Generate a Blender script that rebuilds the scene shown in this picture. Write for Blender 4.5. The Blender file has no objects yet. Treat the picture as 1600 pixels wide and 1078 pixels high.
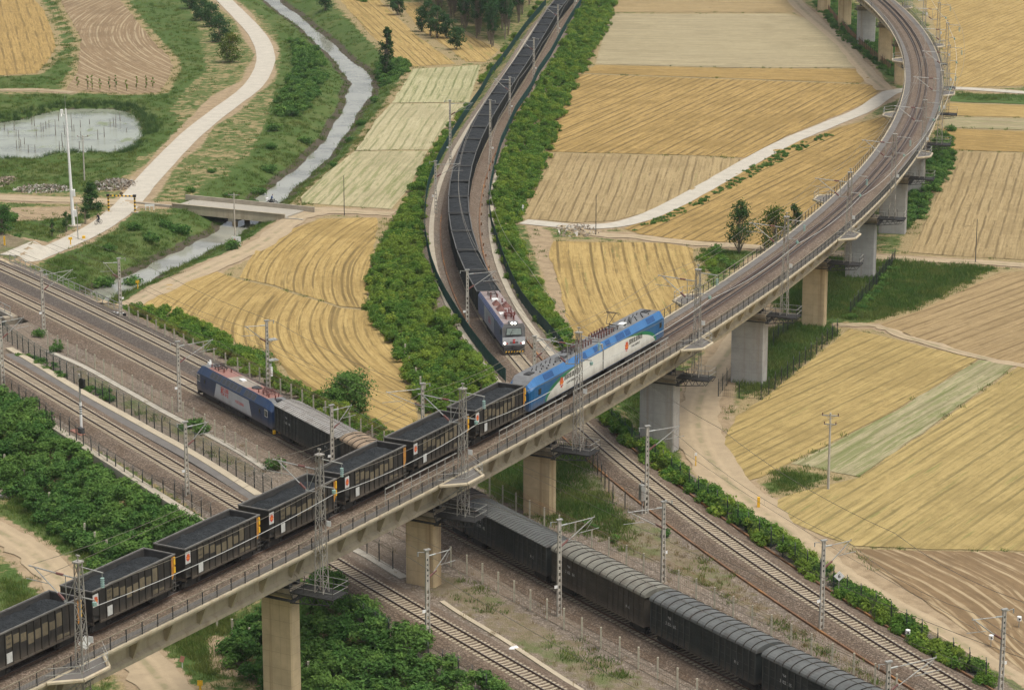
import bpy, bmesh, math, random
import numpy as np
from math import pi, sin, cos, tan, atan2, radians, sqrt, hypot, exp

random.seed(7)
RNG = np.random.default_rng(7)
scene = bpy.context.scene
COL = scene.collection

# ------------------------------------------------------------------ camera
CAM_F, CAM_PITCH, CAM_H = 4079.16, 0.249290, 86.6966
cam_d = bpy.data.cameras.new('camera')
cam_d.sensor_width = 36.0
cam_d.lens = CAM_F / 1600.0 * 36.0
cam_d.clip_start = 1.0
cam_d.clip_end = 20000.0
cam = bpy.data.objects.new('camera', cam_d)
cam.location = (0, 0, CAM_H)
cam.rotation_euler = (pi / 2 - CAM_PITCH, 0, 0)
COL.objects.link(cam)
scene.camera = cam

# ------------------------------------------------------------------ light
SUN_EL, SUN_AZ = radians(68), radians(125)     # azimuth clockwise from +Y: to the right, a little behind the camera
world = bpy.data.worlds.new('World')
scene.world = world
world.use_nodes = True
wn = world.node_tree
sky = wn.nodes.new('ShaderNodeTexSky')
sky.sky_type = 'NISHITA'
sky.sun_disc = False
sky.sun_elevation = SUN_EL
sky.sun_rotation = SUN_AZ
sky.altitude = 50
sky.air_density = 1.0
sky.dust_density = 6.0
sky.ozone_density = 0.6
hs = wn.nodes.new('ShaderNodeHueSaturation')       # high thin cloud: the blue is washed out everywhere
hs.inputs['Saturation'].default_value = 0.38
wn.links.new(sky.outputs[0], hs.inputs['Color'])
wn.links.new(hs.outputs[0], wn.nodes['Background'].inputs[0])
wn.nodes['Background'].inputs[1].default_value = 0.13
sun_d = bpy.data.lights.new('sun', 'SUN')
sun_d.energy = 1.5
sun_d.angle = radians(24)
sun_d.color = (1.0, 0.94, 0.83)
sun = bpy.data.objects.new('sun', sun_d)
sun.rotation_euler = (pi / 2 - SUN_EL, 0, pi - SUN_AZ + pi)
sd = (sin(SUN_AZ) * cos(SUN_EL), cos(SUN_AZ) * cos(SUN_EL), sin(SUN_EL))
import mathutils
from mathutils import Vector, Matrix
sun.rotation_euler = Vector(sd).to_track_quat('Z', 'Y').to_euler()
sun.location = (120, 120, 300)
COL.objects.link(sun)
vs = scene.view_settings
vs.view_transform = 'Standard'
vs.look = 'None'
vs.gamma = 1.0
vs.use_curve_mapping = False
vs.exposure = 0.42
scene.cycles.max_bounces = 6
scene.cycles.diffuse_bounces = 3
scene.cycles.transparent_max_bounces = 8
scene.cycles.volume_bounces = 0
scene.cycles.use_denoising = True

# ------------------------------------------------------------------ survey: map marks of the photograph onto level z
_c, _s = cos(CAM_PITCH), sin(CAM_PITCH)
def G(u, v, z=0.0):
    a = -(v - 539.0) / CAM_F
    dx, dy, dz = (u - 800.0) / CAM_F, _c + a * _s, -_s + a * _c
    t = (z - CAM_H) / dz
    return (dx * t, dy * t)
def GP(pts, z=0.0):
    return [G(u, v, z) for u, v in pts]

# ------------------------------------------------------------------ object helpers
def link(o):
    COL.objects.link(o); return o
def tag(o, label=None, cat=None, group=None, kind=None):
    if label: o['label'] = label
    if cat: o['category'] = cat
    if group: o['group'] = group
    if kind: o['kind'] = kind
    return o
def empty(name, loc=(0, 0, 0), rz=0.0, label=None, cat=None, group=None):
    o = bpy.data.objects.new(name, None)
    o.empty_display_size = 0.5
    o.location = loc; o.rotation_euler = (0, 0, rz)
    link(o); tag(o, label, cat, group)
    return o
def meshobj(name, me, parent=None):
    o = bpy.data.objects.new(name, me); link(o)
    if parent: o.parent = parent
    return o
def kids(o): return [c for c in o.children]
def copy_tree(o, parent=None, rename=None):
    c = o.copy(); COL.objects.link(c)
    if parent: c.parent = parent
    for ch in list(o.children): copy_tree(ch, c)
    return c

class MB:
    """collects faces; build() links them as one mesh object"""
    def __init__(s): s.v = []; s.f = []; s.m = []
    def face(s, pts, mi=0):
        n = len(s.v); s.v += [tuple(p) for p in pts]; s.f.append(tuple(range(n, n + len(pts)))); s.m.append(mi)
    def add(s, vs, fs, mi=0):
        n = len(s.v); s.v += [tuple(p) for p in vs]
        for f in fs: s.f.append(tuple(i + n for i in f)); s.m.append(mi)
    def box(s, x0, x1, y0, y1, z0, z1, mi=0):
        vs = [(x0,y0,z0),(x1,y0,z0),(x1,y1,z0),(x0,y1,z0),(x0,y0,z1),(x1,y0,z1),(x1,y1,z1),(x0,y1,z1)]
        s.add(vs, [(0,3,2,1),(4,5,6,7),(0,1,5,4),(1,2,6,5),(2,3,7,6),(3,0,4,7)], mi)
    def bar(s, p0, p1, r, n=4, mi=0, r1=None, caps=True):
        p0, p1 = Vector(p0), Vector(p1); d = p1 - p0
        if d.length < 1e-6: return
        d.normalize(); up = Vector((0,0,1)) if abs(d.z) < .9 else Vector((1,0,0))
        a = d.cross(up).normalized(); b = d.cross(a)
        if r1 is None: r1 = r
        vs = []
        for p, rr in ((p0, r), (p1, r1)):
            for k in range(n):
                t = 2*pi*(k+.5)/n; vs.append(p + a*(cos(t)*rr) + b*(sin(t)*rr))
        fs = [(k, (k+1)%n, n+(k+1)%n, n+k) for k in range(n)]
        if caps: fs += [tuple(range(n-1,-1,-1)), tuple(range(n, 2*n))]
        s.add(vs, fs, mi)
    def path(s, pts, r, n=4, mi=0):
        for a, b in zip(pts[:-1], pts[1:]): s.bar(a, b, r, n, mi, caps=False)
    def disc(s, c, axis, r, th, n=14, mi=0):
        c = Vector(c); ax = Vector(axis).normalized()
        s.bar(c - ax*th/2, c + ax*th/2, r, n, mi)
    def prism(s, prof, x0, x1, mi=0, caps=True):
        """closed profile [(y,z)] extruded along x"""
        n = len(prof)
        vs = [(x0, y, z) for y, z in prof] + [(x1, y, z) for y, z in prof]
        fs = [(k, (k+1)%n, n+(k+1)%n, n+k) for k in range(n)]
        if caps: fs += [tuple(range(n-1,-1,-1)), tuple(range(n, 2*n))]
        s.add(vs, fs, mi)
    def prismy(s, prof, y0, y1, mi=0):
        """closed profile [(x,z)] extruded along y"""
        n = len(prof)
        vs = [(x, y0, z) for x, z in prof] + [(x, y1, z) for x, z in prof]
        fs = [(k, n+k, n+(k+1)%n, (k+1)%n) for k in range(n)]
        fs += [tuple(range(n)), tuple(range(2*n-1, n-1, -1))]
        s.add(vs, fs, mi)
    def mesh(s, name, mats):
        me = bpy.data.meshes.new(name)
        me.from_pydata(s.v, [], s.f)
        if not isinstance(mats, (list, tuple)): mats = [mats]
        for m in mats: me.materials.append(m)
        if len(mats) > 1: me.polygons.foreach_set('material_index', s.m)
        me.update()
        return me
    def build(s, name, mats, parent=None, loc=None, smooth=False):
        me = s.mesh(name, mats)
        if smooth: me.polygons.foreach_set('use_smooth', [True]*len(me.polygons))
        o = meshobj(name, me, parent)
        if loc: o.location = loc
        return o

# ------------------------------------------------------------------ material helpers
class NT:
    def __init__(s, name):
        s.m = bpy.data.materials.new(name); s.m.use_nodes = True
        s.t = s.m.node_tree; s.p = s.t.nodes['Principled BSDF']
        s.p.inputs['Roughness'].default_value = .8
    def n(s, typ, **kw):
        nd = s.t.nodes.new(typ)
        for k, v in kw.items(): setattr(nd, k, v)
        return nd
    def l(s, a, b): s.t.links.new(a, b)
    def val(s, sock, v):
        if hasattr(v, 'links') or hasattr(v, 'is_linked'): s.l(v, sock)
        else: sock.default_value = v
    def math(s, op, a, b=None, c=None, clamp=False):
        nd = s.n('ShaderNodeMath', operation=op, use_clamp=clamp)
        s.val(nd.inputs[0], a)
        if b is not None: s.val(nd.inputs[1], b)
        if c is not None: s.val(nd.inputs[2], c)
        return nd.outputs[0]
    def mix(s, f, a, b, typ='MIX'):
        nd = s.n('ShaderNodeMix', data_type='RGBA', blend_type=typ)
        s.val(nd.inputs[0], f)
        for sock, v in ((nd.inputs[6], a), (nd.inputs[7], b)):
            if isinstance(v, tuple): sock.default_value = (v[0], v[1], v[2], 1)
            else: s.l(v, sock)
        return nd.outputs[2]
    def noise(s, vec, scale, detail=3, rough=.55, dist=0.0):
        nd = s.n('ShaderNodeTexNoise'); nd.inputs['Scale'].default_value = scale
        nd.inputs['Detail'].default_value = detail; nd.inputs['Roughness'].default_value = rough
        nd.inputs['Distortion'].default_value = dist
        if vec is not None: s.l(vec, nd.inputs['Vector'])
        return nd.outputs['Fac']
    def coord(s, k='Object'): return s.n('ShaderNodeTexCoord').outputs[k]
    def mapping(s, vec, scale=(1,1,1), loc=(0,0,0), rot=(0,0,0)):
        nd = s.n('ShaderNodeMapping'); s.l(vec, nd.inputs[0])
        nd.inputs['Scale'].default_value = scale; nd.inputs['Location'].default_value = loc; nd.inputs['Rotation'].default_value = rot
        return nd.outputs[0]
    def step(s, f, lo, hi):
        nd = s.n('ShaderNodeMapRange', interpolation_type='SMOOTHSTEP'); s.val(nd.inputs[0], f)
        nd.inputs[1].default_value = lo; nd.inputs[2].default_value = hi
        return nd.outputs[0]
    def attr(s, name): return s.n('ShaderNodeAttribute', attribute_name=name).outputs['Fac']
    def bump(s, h, strength=.5, dist=.05):
        nd = s.n('ShaderNodeBump'); nd.inputs['Strength'].default_value = strength; nd.inputs['Distance'].default_value = dist
        s.l(h, nd.inputs['Height']); s.l(nd.outputs[0], s.p.inputs['Normal'])
    def col(s, c):
        if isinstance(c, tuple): s.p.inputs['Base Color'].default_value = (*c, 1)
        else: s.l(c, s.p.inputs['Base Color'])
def mul(c, k): return tuple(min(1, x*k) for x in c)

def simple(name, col, rough=.75, var=.18, scale=1.2, metal=0.0, bump=0.0, bscale=20, streak=0.0, streak_col=None, rnd=0.0, spec=None, blotch=None, dust=0.0):
    """plain material: base colour with soft wear, optional vertical streaks, gritty bump"""
    t = NT(name); co = t.coord()
    nz = t.noise(co, scale, 5, .65)
    c = t.mix(t.step(nz, .25, .75), mul(col, 1-var), mul(col, 1+var))
    if streak:
        sv = t.mapping(co, (2.3, 2.3, .12)); sn = t.noise(sv, 1.0, 4, .7)
        c = t.mix(t.math('MULTIPLY', t.step(sn, .5, .72), streak), c, streak_col or mul(col, .45))
    if blotch:
        bn = t.noise(co, blotch[1], 3, .6)
        c = t.mix(t.math('MULTIPLY', t.step(bn, .52, .66), blotch[2]), c, blotch[0])
    if dust:      # road and brake dust thrown up from the wheels
        sp = t.n('ShaderNodeSeparateXYZ'); t.l(co, sp.inputs[0]); dn = t.noise(t.mapping(co, (1.2, 1.2, .35)), 1.0, 5, .7)
        zz = t.math('ADD', sp.outputs[2], t.math('MULTIPLY', t.math('SUBTRACT', dn, .5), 1.6))
        c = t.mix(t.math('MULTIPLY', t.step(zz, 1.9, .9), dust), c, (.17,.135,.10))
    if rnd:
        oi = t.n('ShaderNodeObjectInfo').outputs['Random']
        c = t.mix(t.math('MULTIPLY', oi, rnd), c, mul(col, .5))
    t.col(c); t.p.inputs['Roughness'].default_value = rough; t.p.inputs['Metallic'].default_value = metal
    if spec is not None: t.p.inputs['Specular IOR Level'].default_value = spec
    if bump: t.bump(t.noise(co, bscale, 3, .6), bump, .03)
    return t.m

def leafmat(name, dark, light, hue=None):
    t = NT(name)
    isl = t.n('ShaderNodeNewGeometry').outputs['Random Per Island']
    oi = t.n('ShaderNodeObjectInfo').outputs['Random']
    f = t.math('ADD', t.math('MULTIPLY', isl, .6), t.math('MULTIPLY', oi, .4))
    c = t.mix(f, dark, light)
    if hue:
        c = t.mix(t.step(oi, .72, 1.0), c, hue)
        ps = t.n('ShaderNodeNewGeometry').outputs['Position']
        c = t.mix(t.math('MULTIPLY', t.step(t.noise(ps, .13, 3, .6), .46, .62), .55), c, mul(hue, .95))
        c = t.mix(t.math('MULTIPLY', t.step(t.noise(t.mapping(ps, (1,1,1), (31,7,3)), .22, 3, .6), .52, .66), .5), c, mul(dark, 1.5))
    d = t.n('ShaderNodeBsdfDiffuse'); tr = t.n('ShaderNodeBsdfTranslucent'); mx = t.n('ShaderNodeMixShader')
    t.l(c, d.inputs[0]); t.l(c, tr.inputs[0]); mx.inputs[0].default_value = .42
    t.l(d.outputs[0], mx.inputs[1]); t.l(tr.outputs[0], mx.inputs[2])
    out = t.t.nodes['Material Output']; t.l(mx.outputs[0], out.inputs[0])
    t.t.nodes.remove(t.p)
    return t.m

def gravel(name, cols, scale=9.0, bump=.9):
    t = NT(name); co = t.coord()
    vo = t.n('ShaderNodeTexVoronoi'); vo.inputs['Scale'].default_value = scale; t.l(co, vo.inputs['Vector'])
    sep = t.n('ShaderNodeSeparateColor'); t.l(vo.outputs['Color'], sep.inputs[0])
    c = t.mix(sep.outputs[0], cols[0], cols[1])
    c = t.mix(t.step(sep.outputs[1], .55, .95), c, cols[2])
    big = t.noise(co, .35, 4, .6)
    c = t.mix(t.math('MULTIPLY', t.step(big, .35, .7), .5), c, cols[3])
    sp = t.noise(co, 3.0, 3, .7)
    c = t.mix(t.math('MULTIPLY', t.step(sp, .55, .8), .35), c, mul(cols[0], .5))
    t.col(c); t.p.inputs['Roughness'].default_value = .95; t.p.inputs['Specular IOR Level'].default_value = .2
    t.bump(vo.outputs['Distance'], bump, .06)
    return t.m

# ------------------------------------------------------------------ materials
M = {}
M['concrete'] = simple('concrete', (.36,.33,.27), .9, .15, .8, bump=.2, streak=.5, streak_col=(.2,.17,.12))
M['pier_tan'] = None; M['pier_grey'] = None
M['pale_concrete'] = simple('pale_concrete', (.37,.325,.25), .9, .14, .9, bump=.15)
M['pole_concrete'] = simple('pole_concrete', (.42,.39,.33), .9, .15, 1.5, streak=.35)
M['post_concrete'] = simple('post_concrete', (.40,.37,.28), .9, .2, 1.5)
M['steel'] = simple('galvanised_steel', (.38,.38,.35), .5, .2, 2, metal=.35, blotch=((.22,.13,.08), 1.5, .5))
M['dark_steel'] = simple('dark_steel', (.05,.05,.05), .6, .3, 2, metal=.2)
M['green_fence'] = simple('green_fence_wire', (.010,.05,.045), .6, .3, 2)
M['dark_post'] = simple('dark_fence_post', (.022,.028,.026), .6, .3, 2)
M['wire'] = simple('copper_wire', (.26,.235,.195), .5, .2, 2, metal=.3)
M['wire_light'] = simple('bright_wire', (.55,.55,.52), .4, .1, 2, metal=.3)
M['insul_red'] = simple('red_insulator', (.16,.035,.025), .35, .2, 3)
M['insul_white'] = simple('pale_insulator', (.30,.32,.30), .3, .1, 3)
M['white_paint'] = simple('white_paint', (.75,.75,.72), .5, .08, 2)
M['black_paint'] = simple('black_paint', (.015,.015,.016), .5, .2, 2)
M['yellow'] = simple('yellow_paint', (.72,.42,.02), .5, .15, 2)
M['orange'] = simple('orange_rust_paint', (.42,.19,.035), .6, .3, 1.5, streak=.6, streak_col=(.12,.05,.02))
M['red'] = simple('red_paint', (.5,.03,.02), .5, .1, 2)
M['rail_top'] = simple('polished_rail', (.20,.18,.165), .5, .2, 2, metal=.35)
M['rail_rust'] = simple('rusty_rail', (.085,.05,.032), .8, .3, 2)
M['rail_dark'] = simple('dark_guard_rail', (.045,.036,.032), .8, .3, 2)
M['sleeper'] = simple('concrete_sleeper', (.40,.34,.24), .9, .22, 1.3, bump=.2, rnd=.35)
M['ballast'] = gravel('ballast_stone', ((.142,.108,.080),(.092,.070,.053),(.24,.19,.145),(.115,.078,.05)), 7.0)
M['ballast_dark'] = gravel('dark_ballast_stone', ((.105,.090,.077),(.068,.058,.051),(.165,.145,.125),(.09,.07,.055)), 7.0)
M['wagon'] = simple('coal_wagon_paint', (.030,.027,.024), .65, .3, .9, bump=.1, streak=.5, streak_col=(.065,.05,.036), rnd=.25, spec=.3, dust=0.4)
M['wagon_in'] = simple('coal_wagon_inside', (.040,.038,.035), .8, .3, 1.5)
M['wagon_rim'] = simple('worn_wagon_rim', (.125,.118,.105), .6, .3, 2)
M['coal'] = None
M['patch_tan'] = simple('faded_tan_marking', (.15,.122,.075), .8, .25, 2, streak=.6, streak_col=(.09,.075,.055), rnd=.4)
M['patch_white'] = simple('faded_white_marking', (.5,.5,.47), .7, .15, 3, streak=.3)
M['boxcar_rib'] = simple('boxcar_rib_paint', (.042,.046,.044), .6, .3, .8)
M['crease'] = simple('dusty_panel_crease', (.075,.075,.07), .7, .3, 2)
M['bogie'] = simple('grimy_bogie', (.030,.027,.024), .8, .3, 3)
M['boxcar'] = simple('boxcar_paint', (.024,.029,.028), .55, .3, .8, streak=.5, streak_col=(.05,.05,.045), rnd=.2, spec=.35, dust=0.35)
M['boxcar_brown'] = simple('dusty_boxcar_paint', (.05,.043,.033), .7, .3, .8, streak=.6, streak_col=(.085,.07,.05), dust=0.45)
M['roof_grey'] = simple('grey_boxcar_roof', (.10,.105,.10), .6, .22, .7, blotch=((.06,.05,.045), .9, .5))
M['roof_pale'] = simple('pale_ribbed_roof', (.30,.29,.27), .6, .2, .7, blotch=((.14,.12,.1), .8, .6))
M['roof_tan'] = simple('dusty_tan_roof', (.26,.19,.125), .8, .22, .7, blotch=((.12,.09,.06), 1.0, .5))
M['roof_brown'] = simple('dusty_brown_roof', (.13,.105,.085), .8, .25, .7, blotch=((.06,.05,.04), 1.0, .5))
M['roof_olive'] = simple('olive_grey_roof', (.17,.165,.135), .7, .2, .6, blotch=((.1,.08,.06), .8, .45))
M['loco_navy'] = simple('navy_loco_paint', (.015,.038,.095), .4, .2, .7, streak=.35, streak_col=(.02,.03,.06), dust=0.45)
M['loco_blue'] = simple('bright_blue_loco_paint', (.005,.085,.215), .4, .12, .6, streak=.2, streak_col=(.01,.08,.25), dust=0.45)
M['loco_blue_light'] = simple('light_blue_loco_paint', (.040,.145,.335), .4, .1, .6)
M['loco_green'] = simple('green_swoosh_paint', (.01,.17,.07), .4, .1, .8)
M['loco_white'] = simple('white_loco_paint', (.66,.65,.59), .4, .07, .5, streak=.25, streak_col=(.5,.47,.40), dust=0.5)
M['loco_silver'] = simple('silver_loco_panel', (.45,.47,.49), .4, .1, .5, streak=.25, dust=0.4)
M['loco_roof'] = simple('grey_loco_roof', (.145,.148,.148), .6, .2, .8, blotch=((.12,.11,.1), .7, .5))
M['loco_roof_red'] = simple('dusty_red_loco_roof', (.27,.14,.115), .7, .2, .9, blotch=((.2,.1,.08), .9, .6))
M['loco_roof_tan'] = simple('dusty_tan_loco_roof', (.27,.235,.19), .7, .15, .8)
M['loco_purple'] = simple('violet_blue_loco_paint', (.10,.125,.245), .45, .2, .8, streak=.3, streak_col=(.07,.08,.16), dust=0.45)
M['loco_pinkgrey'] = simple('pinkish_grey_loco_roof', (.25,.21,.20), .7, .2, .8, blotch=((.2,.12,.1), .9, .5))
M['glass'] = simple('dark_glass', (.014,.017,.019), .25, .2, 2, spec=.3)
M['pale_glass'] = simple('pale_windscreen', (.20,.24,.22), .2, .2, 2, spec=.8)
M['grille'] = simple('dark_louvre', (.055,.06,.065), .6, .2, 4)
M['grille_blue'] = simple('blue_louvre', (.015,.07,.20), .6, .2, 4)
M['panto'] = simple('pantograph_dark', (.05,.04,.035), .6, .3, 3)
M['insul_brown'] = simple('brown_insulator', (.14,.055,.045), .45, .2, 3)
M['trunk'] = simple('tree_bark', (.17,.14,.10), .95, .25, 2)
M['dead_wood'] = simple('dead_wood', (.12,.09,.065), .95, .25, 2)
M['road'] = None
M['brick_red'] = simple('brick_pad', (.36,.17,.12), .9, .2, 2)
M['cloth_dark'] = simple('dark_clothing', (.03,.035,.05), .9, .2, 4)
M['cloth_blue'] = simple('blue_clothing', (.05,.09,.2), .9, .2, 4)
M['skin'] = simple('skin', (.38,.22,.15), .6, .1, 4)
M['green_glass'] = simple('green_glass_insulator', (.25,.38,.33), .2, .15, 3)  # pale green glass of the insulator discs, plain base colour
M['rubble'] = simple('rubble', (.26,.21,.155), .95, .4, 3, rnd=.5)
M['rubble_white'] = simple('white_rubbish', (.45,.42,.37), .9, .25, 3, rnd=.4)
def lampmat():
    t = NT('lit_headlamp'); t.col((.9,.85,.75))
    t.p.inputs['Emission Color'].default_value = (1,.93,.78,1); t.p.inputs['Emission Strength'].default_value = 9
    return t.m
M['lamp'] = lampmat()

def mk_coal():
    t = NT('coal'); co = t.coord()
    vo = t.n('ShaderNodeTexVoronoi'); vo.inputs['Scale'].default_value = 9; t.l(co, vo.inputs['Vector'])
    sep = t.n('ShaderNodeSeparateColor'); t.l(vo.outputs['Color'], sep.inputs[0])
    c = t.mix(sep.outputs[0], (.007,.009,.010), (.022,.025,.027))
    t.col(t.mix(t.step(t.noise(co, 1.2), .45, .8), c, (.030,.034,.036)))
    t.p.inputs['Roughness'].default_value = .75; t.p.inputs['Specular IOR Level'].default_value = .25
    t.bump(vo.outputs['Distance'], .9, .08); return t.m
M['coal'] = mk_coal()
def mk_pier(name, base, stain, stain_amt, joint=1.5):
    t = NT(name); co = t.coord()
    nz = t.noise(co, .7, 5, .65)
    c = t.mix(t.step(nz, .25, .75), mul(base, .86), mul(base, 1.12))
    sv = t.mapping(co, (1.1, 1.1, .03)); sn = t.noise(sv, 1.0, 4, .6)
    c = t.mix(t.math('MULTIPLY', t.step(sn, .48, .68), stain_amt), c, stain)
    sv2 = t.mapping(co, (3.1, 3.1, .06), (4, 2, 7)); sn2 = t.noise(sv2, 1.0, 4, .6)
    c = t.mix(t.math('MULTIPLY', t.step(sn2, .56, .74), .45), c, mul(base, .55))
    sep = t.n('ShaderNodeSeparateXYZ'); t.l(co, sep.inputs[0])
    fr = t.math('FRACT', t.math('DIVIDE', sep.outputs[2], joint))
    jl = t.math('LESS_THAN', fr, .025)
    c = t.mix(t.math('MULTIPLY', jl, .5), c, mul(base, .5))
    t.col(c); t.p.inputs['Roughness'].default_value = .9
    t.bump(t.noise(co, 14, 3), .15, .02)
    return t.m
M['pier_tan'] = mk_pier('tan_pier_concrete', (.50,.385,.225), (.25,.155,.07), .7)
M['pier_grey'] = mk_pier('grey_pier_concrete', (.37,.36,.335), (.27,.20,.14), .45)
M['girder'] = mk_pier('girder_concrete', (.43,.37,.26), (.28,.21,.13), .5, 50)
M['cap'] = mk_pier('pier_cap_concrete', (.33,.28,.205), (.16,.125,.09), .6, 50)
def mk_road(name, base, slab, crack=.5):
    t = NT(name); uv = t.n('ShaderNodeUVMap').outputs[0]; co = t.coord()
    nz = t.noise(co, .5, 5, .65)
    c = t.mix(t.step(nz, .25, .75), mul(base, .88), mul(base, 1.08))
    sep = t.n('ShaderNodeSeparateXYZ'); t.l(uv, sep.inputs[0])
    if slab:
        fr = t.math('FRACT', t.math('DIVIDE', sep.outputs[1], slab))
        c = t.mix(t.math('MULTIPLY', t.math('LESS_THAN', fr, .03), crack), c, mul(base, .5))
    else:
        tr = t.math('ABSOLUTE', t.math('SUBTRACT', t.math('ABSOLUTE', sep.outputs[0]), .85))
        wob = t.noise(co, .6, 3)
        m = t.math('MULTIPLY', t.step(tr, .45, .05), t.step(wob, .3, .6))
        c = t.mix(t.math('MULTIPLY', m, .6), c, mul(base, 1.2))
        md = t.math('MULTIPLY', t.step(t.math('ABSOLUTE', sep.outputs[0]), .5, .15), t.step(t.noise(co, .4, 4), .42, .6))
        c = t.mix(t.math('MULTIPLY', md, .55), c, (.17,.165,.07))
        c = t.mix(t.math('MULTIPLY', t.step(t.noise(co, 1.6, 5, .7), .55, .75), .5), c, mul(base, .68))
    c = t.mix(t.math('MULTIPLY', t.step(t.noise(co, .9, 6, .7), .54, .68), .3), c, mul(base, .72))
    c = t.mix(t.math('MULTIPLY', t.step(t.noise(t.mapping(co, (1,1,1), (9,4,0)), .25, 5, .7), .55, .7), .3), c, mul(base, .8))
    t.col(c); t.p.inputs['Roughness'].default_value = .95
    t.bump(t.noise(co, 6, 4), .3, .05)
    return t.m
M['road'] = mk_road('concrete_road_surface', (.43,.395,.325), 5.0)
M['dirt_road'] = mk_road('dirt_road_surface', (.345,.268,.168), 0)
M['platform'] = mk_road('platform_edge_slabs', (.41,.35,.25), 1.0, .25)
M['asphalt'] = simple('grey_walkway', (.13,.12,.108), .9, .15, .6, bump=.3)
M['verge'] = simple('sandy_verge', (.42,.33,.21), .95, .2, .8, bump=.4, bscale=5, blotch=((.16,.17,.06), .7, .6))

def mk_water(name, col, algae, lo):
    t = NT(name); co = t.coord()
    c = t.mix(t.step(t.noise(co, .12, 4, .6), .42, .68), col, mul(col, .62))
    an = t.noise(t.mapping(co, (1, .6, 1)), .16, 5, .65)
    c = t.mix(t.math('MULTIPLY', t.step(an, lo, lo+.06), .75), c, algae)
    t.col(c); t.p.inputs['IOR'].default_value = 1.33
    r = t.n('ShaderNodeMapRange'); t.l(t.step(an, lo, lo+.06), r.inputs[0]); r.inputs[3].default_value = .05; r.inputs[4].default_value = .5
    t.l(r.outputs[0], t.p.inputs['Roughness'])
    t.p.inputs['Specular IOR Level'].default_value = .9
    t.bump(t.noise(t.mapping(co, (1, .5, 1)), 1.3, 4), .10, .03)
    return t.m
M['river'] = mk_water('river_water', (.30,.30,.25), (.085,.10,.05), .64)
M['pond'] = mk_water('pond_water', (.29,.31,.24), (.15,.18,.08), .60)

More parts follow.
